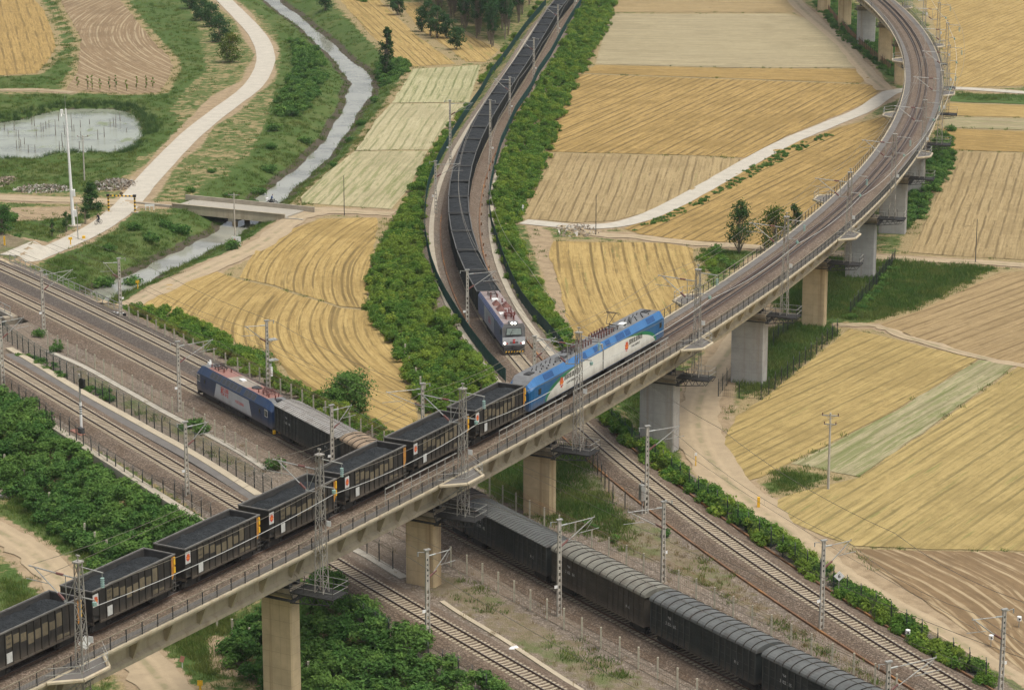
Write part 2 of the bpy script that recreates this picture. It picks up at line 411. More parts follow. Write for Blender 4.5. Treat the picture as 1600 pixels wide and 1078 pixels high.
def mk_field(name, cols, spacing, ridge=.5, green=(0., .5), greencol=(.13,.16,.05), tram=0., k=0., patch=.5, seed=0, fine=1.0, wob=.07):
    """crop stubble: u runs across the drill rows, v along them (metres).  cols = straw, darker straw, soil"""
    t = NT(name); uv = t.n('ShaderNodeUVMap').outputs[0]
    sep = t.n('ShaderNodeSeparateXYZ'); t.l(uv, sep.inputs[0])
    u, v = sep.outputs[0], sep.outputs[1]
    if k: u = t.math('ADD', u, t.math('MULTIPLY', t.math('MULTIPLY', v, v), k))
    cmb = t.n('ShaderNodeCombineXYZ'); t.l(u, cmb.inputs[0]); t.l(v, cmb.inputs[1]); cmb.inputs[2].default_value = seed
    P = cmb.outputs[0]
    dist = t.noise(t.mapping(P, (.05, .035, 1)), 1.0, 3, .5)
    uu = t.math('ADD', u, t.math('MULTIPLY', t.math('SUBTRACT', dist, .5), wob*spacing*8))
    def lines(sp, wd, loc, vs, lo):
        fr = t.math('ABSOLUTE', t.math('SUBTRACT', t.math('FRACT', t.math('DIVIDE', uu, sp)), .5))
        bk = t.noise(t.mapping(P, (1.0/sp, vs, 1), loc), 1.0, 5, .72)
        return t.math('MULTIPLY', t.step(fr, wd, wd*.35), t.step(bk, lo, lo+.14))
    row = lines(spacing, .17, (3, 9, 0), .05, .40)
    row2 = lines(spacing*.43, .26, (6, 2, 1), .09, .47)
    # straw: streaks along the drill rows, then clumps half a metre across
    st = t.noise(t.mapping(P, (2.4, .10, 1)), fine, 6, .78)
    cl = t.noise(t.mapping(P, (1.5, .55, 1), (4, 4, 2)), 1.0, 5, .8)
    c = t.mix(t.step(st, .36, .62), cols[1], cols[0])
    c = t.mix(t.math('MULTIPLY', t.step(cl, .52, .64), .55), c, mul(cols[1], .80))
    c = t.mix(t.math('MULTIPLY', t.step(cl, .46, .36), .50), c, mul(cols[0], 1.22))
    c = t.mix(t.math('MULTIPLY', row2, min(.8, ridge*.9)), c, cols[2])
    c = t.mix(t.math('MULTIPLY', row, min(.95, ridge*1.6)), c, mul(cols[2], .9))
    # lanes left by the harvester and bare or weedy patches
    lane = t.noise(t.mapping(P, (.40, .012, 1), (7, 1, 0)), 1.0, 4, .6)
    c = t.mix(t.math('MULTIPLY', t.step(lane, .54, .60), patch*.55), c, mul(cols[1], .82))
    lane2 = t.noise(t.mapping(P, (.9, .016, 1), (1, 5, 3)), 1.0, 4, .6)
    c = t.mix(t.math('MULTIPLY', t.step(lane2, .57, .63), patch*.75), c, mul(cols[0], 1.22))
    if green[0]:
        gn = t.noise(t.mapping(P, (.9, .05, 1), (2, 2, 6)), 1.0, 6, .75)
        c = t.mix(t.math('MULTIPLY', t.step(gn, green[1], green[1]+.07), green[0]), c, greencol)
    if tram:
        for o_ in (0, .085):
            fr = t.math('ABSOLUTE', t.math('SUBTRACT', t.math('FRACT', t.math('ADD', t.math('DIVIDE', uu, tram), o_*10/tram)), .5))
            tm = t.math('MULTIPLY', t.step(fr, .035, .015), t.step(t.noise(t.mapping(P, (.1, .04, 1)), 1.0, 3), .38, .5))
            c = t.mix(t.math('MULTIPLY', tm, .65), c, mul(cols[2], .72))
    iso = t.noise(P, .07, 6, .68)
    c = t.mix(t.math('MULTIPLY', t.step(iso, .50, .62), .42), c, mul(cols[1], .78))
    iso2 = t.noise(P, .22, 6, .75)
    c = t.mix(t.math('MULTIPLY', t.step(iso2, .58, .68), .35), c, mul(cols[0], 1.18))
    iso3 = t.noise(P, .35, 5, .75)
    c = t.mix(t.math('MULTIPLY', t.step(iso3, .63, .70), .5), c, mul(cols[2], .85))
    t.col(c); t.p.inputs['Roughness'].default_value = .95; t.p.inputs['Specular IOR Level'].default_value = .1
    h = t.math('ADD', t.math('MULTIPLY', t.math('SUBTRACT', 1.0, row), .6), t.math('MULTIPLY', st, .5))
    t.bump(h, .35, .10)
    return t.m
GOLD = ((0.385, 0.28, 0.112), (0.275, 0.19, 0.07), (0.145, 0.102, 0.043))
DEEP = ((0.355, 0.245, 0.094), (0.24, 0.163, 0.058), (0.108, 0.076, 0.034))
PALE = ((0.3404, 0.2923, 0.1813), (0.2775, 0.2331, 0.1369), (0.1702, 0.1332, 0.0777))
TAN = ((0.333, 0.2553, 0.1332), (0.2553, 0.1887, 0.0925), (0.148, 0.1073, 0.0533))
BROWN = ((.30,.215,.13),(.24,.17,.10),(.46,.36,.215))

M['leaf_hedge'] = leafmat('hedge_leaves', (.058,.140,.027), (.195,.315,.062), (.255,.335,.055))
M['leaf_dark'] = leafmat('dark_shrub_leaves', (.044,.118,.031), (.140,.252,.066), (.17,.285,.068))
M['leaf_tree'] = leafmat('tree_leaves', (0.029,0.074,0.025), (0.084,0.157,0.045))
M['leaf_yellow'] = leafmat('yellowish_tree_leaves', (0.047,0.095,0.022), (0.162,0.207,0.039), (0.235,0.224,0.039))
M['leaf_wood'] = leafmat('poplar_wood_leaves', (0.029,0.078,0.031), (0.076,0.151,0.054))
M['grass'] = leafmat('grass_blades', (0.062,0.118,0.025), (0.140,0.213,0.050), (0.213,0.235,0.067))
M['grass_rich'] = leafmat('rich_grass_blades', (.055,.115,.028), (.140,.215,.052), (.19,.22,.065))
M['grass_dry'] = leafmat('dry_grass_blades', (.16,.12,.055), (.30,.235,.115))
M['reed'] = leafmat('reed_blades', (0.039,0.090,0.031), (0.101,0.162,0.050))

# ================================================================== LINES OF THE SITE
ZR = 2.4          # rail level of the yard and of the coal line
ZY = 1.6          # yard formation level
ZV = 13.49        # rail level on the viaduct
class Path:
    """smooth plan curve, s = running metres, s=0 at y=y0"""
    def __init__(s, pts, deg, y0, y1, n=2400):
        P = np.array(pts); yc = P[:,1].mean(); ys = P[:,1].std()
        cf = np.polyfit((P[:,1]-yc)/ys, P[:,0], deg)
        lo, hi = P[:,1].min(), P[:,1].max()
        y = np.linspace(y0, y1, n); x = np.polyval(cf, (np.clip(y, lo, hi)-yc)/ys)
        d = np.polyder(cf)
        for lim, msk in ((lo, y < lo), (hi, y > hi)):
            x[msk] += np.polyval(d, (lim-yc)/ys)/ys*(y[msk]-lim)
        s.x, s.y = x, y
        s.s = np.concatenate([[0], np.cumsum(np.hypot(np.diff(x), np.diff(y)))])
        s.h = np.unwrap(np.arctan2(np.gradient(y), np.gradient(x)))
        s.L = s.s[-1]
    def at(s, q): return float(np.interp(q, s.s, s.x)), float(np.interp(q, s.s, s.y)), float(np.interp(q, s.s, s.h))
    def pt(s, q, off=0.0, z=0.0):
        x, y, h = s.at(q); return (x + off*sin(h), y - off*cos(h), z)
    def near(s, p): return float(s.s[np.argmin((s.x-p[0])**2 + (s.y-p[1])**2)])
    def sq(s, y): return float(np.interp(y, s.y, s.s)) if s.y[1] > s.y[0] else float(np.interp(-y, -s.y, s.s))

T1 = Path(GP([(0,420.9),(64,454.3),(140,493.5),(276.6,564.7)], ZR) +
          [(-4.2+5.2*.86+a*.5055, 252.8+5.2*.52-a*.863) for a in (0, 40, 90)], 3, 440, 150)
t2 = [(-73.4,364.6),(-64.8,350.7),(-56.1,336.3),(-45.4,321.9),(-37.2,307.7),(-28.9,293.5),(-20.5,279.3),(-12.1,265.2),(-3.5,251.2),(5.1,237.2),(13.8,223.3),(22.6,209.4),(31.5,195.6)]
T2 = Path(t2, 3, 440, 150)
_h2 = T2
T1 = Path([T2.pt(s, -5.9)[:2] for s in np.linspace(60, 300, 14)], 3, 440, 150)
T3 = Path(GP([(7,567.6),(125.3,639.6),(200,682.4),(288.6,737),(372,787),(508.4,866.5),(662.9,960.2),(680,968.2),(850.5,1067)], ZR), 3, 390, 150)
coal_marks = [(-5.1,359.8),(-6.6,373.4),(-7.6,387),(-8.3,400.4),(-8.6,414),(-8.4,441),(-7.9,454.4),(-7.2,467.8),(-6.2,481.6),(-5.3,495.1),(-3.9,508.5),(-2.6,521.8),(-1.1,537.3),(-.1,549.1),(1.3,562.4),(2.6,576.3),(3.9,590.6),(6.4,616.5),(8.9,643.2),(11.5,670.5)]
T4 = Path(coal_marks + [(1.0,323.8),(1.5,321.7),(10.7,285.2),(14.3,272.8),(19.8,256.8),(28.4,234.6),(32.7,224.6),(36.0,217.4)], 6, 1100, 150)
VI = Path([(-46.6,174),(-40.4,184.3),(-34.3,194.6),(-28.3,205),(-22.4,215.4),(-16.6,225.9),(-10.8,236.5),(-5.2,247),(.4,257.7),(5.9,268.3),(11.3,279.1),(16.6,289.8),
           (22.3,303.2),(26.9,313.8),(30.9,323.1),(37.4,338.9),(48.5,370.6),(51.1,379.1),(56.1,395.4),(61.4,413.7),(65.2,428.3),(70.1,449.3),(73.2,464.3),(75.5,476.7),(78.5,494.7),(80.4,507.4),(82.9,527.7),(85,549.7),(86.3,581.9),(87.3,618),(87.3,640),(86.0,668)], 7, 150, 760)

# ------------------------------------------------------------------ terrain
def catmull(pts, n=6):
    P = [np.array(p, float) for p in pts]; P = [2*P[0]-P[1]] + P + [2*P[-1]-P[-2]]
    out = []
    for i in range(1, len(P)-2):
        for k in range(n):
            t = k/n
            out.append(.5*((2*P[i]) + (-P[i-1]+P[i+1])*t + (2*P[i-1]-5*P[i]+4*P[i+1]-P[i+2])*t*t + (-P[i-1]+3*P[i]-3*P[i+1]+P[i+2])*t**3))
    out.append(P[-2]); return np.array(out)

def seg_dist(X, Y, poly, vals=None):
    """distance to an open polyline and the value interpolated at the nearest spot"""
    best = np.full(X.shape, 1e9); val = np.zeros(X.shape)
    for i in range(len(poly)-1):
        ax, ay = poly[i][:2]; bx, by = poly[i+1][:2]; dx, dy = bx-ax, by-ay
        L = dx*dx+dy*dy + 1e-9
        t = np.clip(((X-ax)*dx+(Y-ay)*dy)/L, 0, 1)
        d = np.hypot(X-ax-t*dx, Y-ay-t*dy); m = d < best
        best = np.where(m, d, best)
        if vals is not None: val = np.where(m, vals[i]+(vals[i+1]-vals[i])*t, val)
    return best, val
def inside(X, Y, poly):
    r = np.zeros(X.shape, bool); n = len(poly)
    for i in range(n):
        x0, y0 = poly[i][:2]; x1, y1 = poly[(i+1) % n][:2]
        if y0 == y1: continue
        c = ((y0 > Y) != (y1 > Y)) & (X < (x1-x0)*(Y-y0)/(y1-y0)+x0)
        r ^= c
    return r
def sdist(X, Y, poly):
    d, _ = seg_dist(X, Y, list(poly)+[poly[0]])
    return np.where(inside(X, Y, poly), -d, d)
def sstep(a, b, x):
    t = np.clip((x-a)/(b-a), 0, 1); return t*t*(3-2*t)

WZ = -2.3
river_px = [(415,-12,11),(432,8,11),(462,30,10),(500,62,11),(535,95,13),(563,125,19),(560,150,17),(542,185,13),(520,220,13),(492,252,15),(462,278,17),(440,296,19),(410,322,22),(375,350,24),(345,372,24),(305,392,26),(258,415,24),(205,440,26),(150,465,30),(100,490,34),(50,510,36),(0,535,36)]
_rp = GP([(u,v) for u,v,w in river_px], WZ)
_rw = [w/CAM_F*hypot(p[1],85) for (u,v,w),p in zip(river_px,_rp)]
_rr = catmull([(p[0],p[1],w) for p,w in zip(_rp,_rw)], 5)
RIV = [tuple(q[:2]) for q in _rr]; RIVW = [float(q[2])*.86*(1+.16*sin(i*.9)+.12*sin(i*2.3+1)) for i, q in enumerate(_rr)]
pond_px = [(-60,200),(0,194),(45,186),(88,174),(130,171),(178,172),(202,179),(214,194),(217,210),(203,228),(182,241),(140,240),(90,240),(50,250),(0,250),(-60,255)]
POND = GP(pond_px, -.8)

def band(path, s0, s1, a, b, n=40):
    q = np.linspace(s0, s1, n)
    return [path.pt(s, a)[:2] for s in q] + [path.pt(s, b)[:2] for s in q[::-1]]
LOWLAND = [p for p in GP([(-300,500),(-120,545),(0,612),(88,668),(180,716),(260,764),(330,812),(420,866),(530,938),(640,1008),(760,1080),(900,1160),(1100,1290)], ZY)] + [(0,120),(-150,120),(-200,330)]
YARD = GP([(-160,312),(0,398),(60,428),(130,466),(210,508),(300,556),(400,603),(520,660),(640,716),(760,775),(880,838)], ZY)
YARD = [T1.pt(s, -4.6)[:2] for s in np.linspace(0, T1.L, 30)]
yard_near = GP([(-120,545),(0,612),(88,668),(180,716),(260,764),(330,812),(420,866),(530,938),(640,1008),(760,1080),(900,1160),(1100,1290)], ZY)
PLAT_POLYS = [YARD + [p for p in yard_near[::-1]] + [(-75,400)],
              band(T4, 0, T4.L, -6.3, 5.6, 80),
              GP([(905,632),(945,650),(1000,708),(1100,785),(1200,858),(1300,925),(1400,985),(1500,1045),(1600,1100),(1500,1250),(1000,1200),(900,900),(840,760)], ZY)]
BR_W = 7.5
def hgt(X, Y, full=False):
    X = np.asarray(X, float); Y = np.asarray(Y, float)
    d = np.full(X.shape, 1e9)
    for p in PLAT_POLYS: d = np.minimum(d, sdist(X, Y, p))
    gravel = sstep(.8, -.6, d)
    h = ZY*sstep(2.6, .0, d)
    rd, rw = seg_dist(X, Y, RIV, RIVW)
    e = rd-rw
    bank = sstep(0, 8.0, e)**.8
    riv = -3.0 + .7*sstep(-1.6, .1, e) + 2.3*bank
    near_bridge = sstep(330, 350, Y) * sstep(395, 372, Y) * sstep(-50, -56, X)
    hb = -3.0 + .7*sstep(-1.6, .1, e) + (2.3+ZY)*sstep(0, 3.5, e)
    h = np.where(e < 8, np.minimum(h + 0*h, np.where(d < 3, np.minimum(hb, h), riv + np.maximum(h, 0)*bank)), h)
    low = sstep(1.0, 10.0, d)*sstep(-1.0, 4.0, -sdist(X, Y, LOWLAND))
    h = h - 2.7*low
    pdist = sdist(X, Y, POND)
    h = np.where(pdist < 3, np.minimum(h, -1.3 + 1.3*sstep(-.8, 3, pdist)), h)
    # gentle unevenness away from fields and tracks
    und = .18*np.sin(X*.31+1.3)*np.sin(Y*.17) + .12*np.sin(X*.83+Y*.41)
    h = h + np.where((d > 6), und*.12*(e > 9) - .035, 0)
    if full: return h, d, gravel, e, pdist
    return h
def hz(x, y): return float(hgt(np.array([x]), np.array([y]))[0])

# fields: (marks, two marks along a drill row, material args)
FIELDS = []
def F(name, px, row, **kw): FIELDS.append((name, px, row, kw))
F('stubble_field', [(-60,0),(50,-4),(70,18),(83,52),(87,75),(75,95),(58,115),(0,118),(-60,120)], ((10,0),(40,115)), cols=DEEP, spacing=2.30, ridge=.35, green=(.2,.6))
F('ploughed_field', [(92,-4),(185,-4),(215,35),(240,65),(265,90),(271,105),(262,125),(249,145),(200,147),(103,141),(122,112),(126,60),(110,30)], ((140,5),(185,140)), cols=((0.228, 0.1634, 0.095), (0.19, 0.133, 0.076), (0.38, 0.304, 0.19)), spacing=1.9, ridge=.75, patch=.25, k=.0022)
F('stubble_field', [(528,-4),(588,-4),(650,55),(712,100),(640,105),(610,85),(575,50)], ((545,0),(660,104)), cols=GOLD, spacing=1.58, ridge=.5, green=(.45,.58))
F('stubble_field', [(625,6),(655,4),(700,43),(765,70),(779,79),(760,97),(728,97),(700,75),(655,45)], ((640,5),(745,95)), cols=GOLD, spacing=1.44, ridge=.5, green=(.5,.55))
F('pale_stubble_field', [(645,108),(752,102),(742,130),(733,160),(612,161),(622,145),(636,124)], ((640,160),(668,108)), cols=((0.38, 0.3496, 0.2128), (0.304, 0.2888, 0.152), (0.1292, 0.152, 0.057)), spacing=1.9, ridge=.5, patch=.2, green=(.5,.55))
F('pale_stubble_field', [(611,162),(732,162),(700,192),(670,234),(556,235),(590,185)], ((600,234),(652,162)), cols=((0.3952, 0.3496, 0.2204), (0.3268, 0.2926, 0.1672), (0.1672, 0.1786, 0.076)), spacing=1.9, ridge=.45, patch=.2, green=(.35,.55))
F('pale_stubble_field', [(555,236),(668,236),(642,290),(612,327),(540,322),(472,317),(470,308),(505,275)], ((520,318),(598,236)), cols=((0.38, 0.3344, 0.2052), (0.3268, 0.2888, 0.1672), (0.1596, 0.1748, 0.076)), spacing=1.9, ridge=.4, patch=.3, green=(.55,.5))
F('wheat_stubble_field', [(500,342),(588,340),(590,350),(585,390),(572,440),(575,482),(530,478),(430,446),(374,434),(400,390),(450,360)], ((430,445),(500,345)), cols=GOLD, spacing=1.44, ridge=.5, k=-.004, tram=9)
F('wheat_stubble_field', [(372,436),(430,449),(530,481),(577,486),(600,510),(630,560),(645,610),(652,672),(600,690),(520,640),(450,585),(420,547),(375,540),(310,500),(213,474),(270,440),(330,421)], ((560,490),(650,665)), cols=GOLD, spacing=1.51, ridge=.45, k=.006, tram=10)
F('wheat_stubble_field', [(865,377),(1040,380),(1083,388),(1083,402),(1092,440),(1060,500),(905,560),(888,500),(878,460),(870,430),(858,395)], ((900,385),(940,500)), cols=GOLD, spacing=1.73, ridge=.55, green=(.55,.58), k=.001)
F('wheat_stubble_field', [(852,239),(1088,245),(1166,249),(1120,277),(1060,309),(1010,332),(960,345),(900,348),(822,342),(830,300)], ((905,345),(950,243)), cols=TAN, spacing=1.58, ridge=.5, green=(.35,.6))
F('wheat_stubble_field', [(905,116),(1130,124),(1345,132),(1372,134),(1376,142),(1350,163),(1290,188),(1230,212),(1168,247),(1088,243),(853,237),(862,205),(878,170)], ((900,225),(1090,140)), cols=DEEP, spacing=1.87, ridge=.5, patch=.7, green=(.3,.62), seed=3)
F('pale_stubble_field', [(955,22),(1230,22),(1262,30),(1300,58),(1332,88),(1342,106),(1150,106),(930,100),(942,60)], ((950,60),(1300,66)), cols=PALE, spacing=2.16, ridge=.4, patch=.35)
F('wheat_stubble_field', [(930,102),(1150,107),(1342,108),(1358,122),(1345,130),(1130,122),(906,114)], ((930,104),(1330,116)), cols=DEEP, spacing=1.73, ridge=.4)
F('wheat_stubble_field', [(968,-4),(1226,-4),(1248,14),(1228,20),(956,19)], ((970,5),(1230,9)), cols=TAN, spacing=1.80, ridge=.4)
F('wheat_stubble_field', [(975,357),(1015,344),(1062,318),(1130,285),(1200,237),(1260,217),(1320,197),(1400,178),(1400,250),(1300,320),(1195,386),(1150,379),(1075,376),(1000,366)], ((1010,360),(1330,205)), cols=DEEP, spacing=1.73, ridge=.5, green=(.3,.62), seed=5)
F('wheat_stubble_field', [(1440,-4),(1680,-4),(1680,132),(1490,137),(1470,60)], ((1480,70),(1600,20)), cols=GOLD, spacing=1.58, ridge=.4, green=(.4,.66), seed=2)
F('maize_strip', [(1485,146),(1680,150),(1680,166),(1485,159)], ((1490,150),(1600,153)), cols=((0.076, 0.1292, 0.0342), (0.0532, 0.0988, 0.0266), (0.1216, 0.114, 0.0532)), spacing=1.6, ridge=.4)
F('wheat_stubble_field', [(1480,161),(1680,168),(1680,186),(1478,180)], ((1490,165),(1600,172)), cols=GOLD, spacing=1.58, ridge=.3)
F('pale_stubble_field', [(1476,182),(1680,188),(1680,206),(1474,199)], ((1490,185),(1600,192)), cols=PALE, spacing=1.58, ridge=.5, green=(.4,.5))
F('wheat_stubble_field', [(1470,201),(1680,208),(1680,240),(1483,234)], ((1490,205),(1600,212)), cols=DEEP, spacing=1.58, ridge=.4)
F('wheat_stubble_field', [(1487,237),(1680,242),(1680,404),(1600,406),(1520,402),(1420,394),(1455,330)], ((1490,390),(1545,240)), cols=TAN, spacing=1.58, ridge=.5, green=(.25,.66), seed=4)
F('tan_stubble_field', [(1562,426),(1680,418),(1680,590),(1500,548),(1372,508),(1447,481)], ((1400,508),(1590,440)), cols=((0.304, 0.2242, 0.1178), (0.2432, 0.1748, 0.0874), (0.1444, 0.0988, 0.0494)), spacing=1.8, ridge=.45, patch=.35)
F('wheat_stubble_field', [(1327,513),(1420,535),(1528,561),(1398,641),(1236,722),(1190,745),(1150,755),(1135,725),(1128,690),(1150,650),(1200,618),(1260,570)], ((1180,720),(1500,560)), cols=((.365,.275,.112),(.265,.195,.078),(.14,.112,.048)), spacing=1.66, ridge=.4, green=(.45,.6), patch=.6, seed=8)
F('fallow_strip', [(1530,562),(1590,569),(1452,668),(1342,744),(1236,724),(1400,642)], ((1250,722),(1530,565)), cols=((.33,.29,.175),(.26,.235,.13),(.15,.15,.066)), spacing=1.9, ridge=.45, green=(.6,.48))
F('wheat_stubble_field', [(1593,570),(1700,590),(1700,868),(1600,860),(1460,858),(1335,852),(1290,838),(1215,806),(1190,790),(1240,770),(1342,746),(1454,669)], ((1330,840),(1640,640)), cols=((.36,.275,.115),(.27,.205,.082),(.15,.122,.052)), spacing=1.73, ridge=.4, green=(.5,.58), patch=.6, seed=11)
F('ploughed_field', [(1322,856),(1460,860),(1600,863),(1700,870),(1700,1110),(1600,1048),(1500,978),(1400,908)], ((1380,880),(1540,1000)), cols=((0.2052, 0.1406, 0.076), (0.1596, 0.1102, 0.0608), (0.418, 0.3268, 0.1976)), spacing=1.7, ridge=.55, patch=.25, k=-.006, wob=.5)

def ragged(poly, step=2.6, amp=.13):
    out = []
    n = len(poly)
    for i in range(n):
        a = np.array(poly[i]); b = np.array(poly[(i+1) % n]); L = np.linalg.norm(b-a)
        m = max(1, int(L/step)); nn = np.array([-(b-a)[1], (b-a)[0]])/(L+1e-9)
        for k in range(m):
            p = a+(b-a)*k/m + (nn*RNG.normal(0, amp) if k else 0)
            out.append((float(p[0]), float(p[1])))
    return out
FIELD_POLYS = []
def build_fields():
    for i, (name, px, row, kw) in enumerate(FIELDS):
        poly = ragged(GP(px, .03)); FIELD_POLYS.append(poly)
        a = np.array(G(*row[0])); b = np.array(G(*row[1])); dv = (b-a)/np.linalg.norm(b-a); du = np.array([dv[1], -dv[0]])
        c0 = np.mean(np.array(poly), axis=0)
        me = bpy.data.meshes.new(name)
        me.from_pydata([(x, y, .03) for x, y in poly], [], [tuple(range(len(poly)))])
        bm = bmesh.new(); bm.from_mesh(me); bmesh.ops.triangulate(bm, faces=bm.faces[:]); 
        bm.normal_update()
        for f in bm.faces:
            if f.normal.z < 0: f.normal_flip()
        bm.to_mesh(me); bm.free()
        uvl = me.uv_layers.new(name='UVMap')
        for lp in me.loops:
            p = np.array(me.vertices[lp.vertex_index].co[:2])-c0
            uvl.data[lp.index].uv = (float(p@du), float(p@dv))
        kw = dict(kw); kw.setdefault('seed', i*1.7)
        me.materials.append(mk_field('soil_of_%s' % name, **kw))
        o = meshobj(name, me); tag(o, kind='structure')
build_fields()

def strip(name, pts, widths, mat, lift=.07, parent=None, n=5, kind='structure', ragged_amp=.0, zfun=None, cross=5):
    """ground-hugging ribbon along a smoothed centre line (plan metres)"""
    if np.isscalar(widths): widths = [widths]*len(pts)
    C = catmull([(p[0], p[1], w) for p, w in zip(pts, widths)], n)
    d = np.gradient(C[:, :2], axis=0); d /= np.linalg.norm(d, axis=1)[:, None]+1e-9
    nn = np.stack([d[:,1], -d[:,0]], 1)
    s = np.concatenate([[0], np.cumsum(np.linalg.norm(np.diff(C[:, :2], axis=0), axis=1))])
    ts = np.linspace(-1, 1, cross)
    V = []; UV = []
    wj = C[:,2]*.5
    jl = RNG.normal(0, ragged_amp, len(C)); jr = RNG.normal(0, ragged_amp, len(C))
    XY = np.zeros((len(C), cross, 2))
    for j, t in enumerate(ts):
        w = wj*t + (jl if j == 0 else jr if j == cross-1 else 0)
        XY[:, j] = C[:, :2] + nn*w[:, None]
        UV.append(w)
    Z = hgt(XY[...,0].ravel(), XY[...,1].ravel()).reshape(XY.shape[:2]) if zfun is None else zfun(XY[...,0], XY[...,1])
    Z = Z + lift
    me = bpy.data.meshes.new(name)
    vs = [(XY[i,j,0], XY[i,j,1], Z[i,j]) for i in range(len(C)) for j in range(cross)]
    fs = [(i*cross+j, i*cross+j+1, (i+1)*cross+j+1, (i+1)*cross+j) for i in range(len(C)-1) for j in range(cross-1)]
    me.from_pydata(vs, [], fs)
    if len(me.polygons) and me.polygons[0].normal.z < 0: me.flip_normals()
    uvl = me.uv_layers.new(name='UVMap')
    for lp in me.loops:
        i, j = divmod(lp.vertex_index, cross); uvl.data[lp.index].uv = (float(UV[j][i]), float(s[i]))
    me.materials.append(mat)
    o = meshobj(name, me, parent)
    if kind: tag(o, kind=kind)
    return o

ROADS = {}
def road(name, px, w, mat, verge=0, lift=.09, z=0):
    P = GP(px, z); ROADS.setdefault(name, []).append((P, w))
    return strip(name, P, w, mat, lift, ragged_amp=.04 if mat is M['road'] else .22)
R_LEFT = [(325,-30),(350,0),(375,25),(402,55),(415,85),(410,112),(390,140),(350,170),(300,210),(260,250),(228,285),(206,312),(188,330),(150,357),(100,382),(58,400),(20,416)]
R_BR = [(-60,306),(0,309),(80,312),(150,314),(210,319),(245,321)]
R_BR2 = [(455,328),(500,329),(560,332),(614,335)]
R_FIELD = [(170,492),(205,474),(250,451),(320,421),(400,386),(440,357),(470,338),(500,331)]
R_RIGHT = [(1680,150),(1600,145),(1480,138),(1405,142),(1380,152),(1350,172),(1290,197),(1230,222),(1170,254),(1120,283),(1060,316),(1010,339),(960,352),(900,354),(818,347)]
R_MID = [(880,352),(930,366),(1000,371),(1075,380),(1150,384),(1210,389),(1300,396),(1400,404),(1520,410),(1680,420)]
R_DIRT = [(1190,480),(1150,535),(1125,570),(1100,610),(1090,650),(1098,695),(1130,745),(1185,795),(1240,838),(1290,875),(1350,918),(1440,968),(1540,1030),(1640,1095)]
R_TOP = [(1225,-20),(1255,15),(1305,58),(1338,95),(1362,122),(1385,142)]
R_NEAR = [(-60,800),(0,832),(40,856),(80,892),(130,945),(190,1000),(235,1045),(275,1095)]
ZL = -2.7
R_PATH = [(-60,141),(0,141),(60,141),(115,145)]
R_FDIV = [(1310,508),(1372,510),(1420,528),(1530,558),(1600,572),(1700,594)]

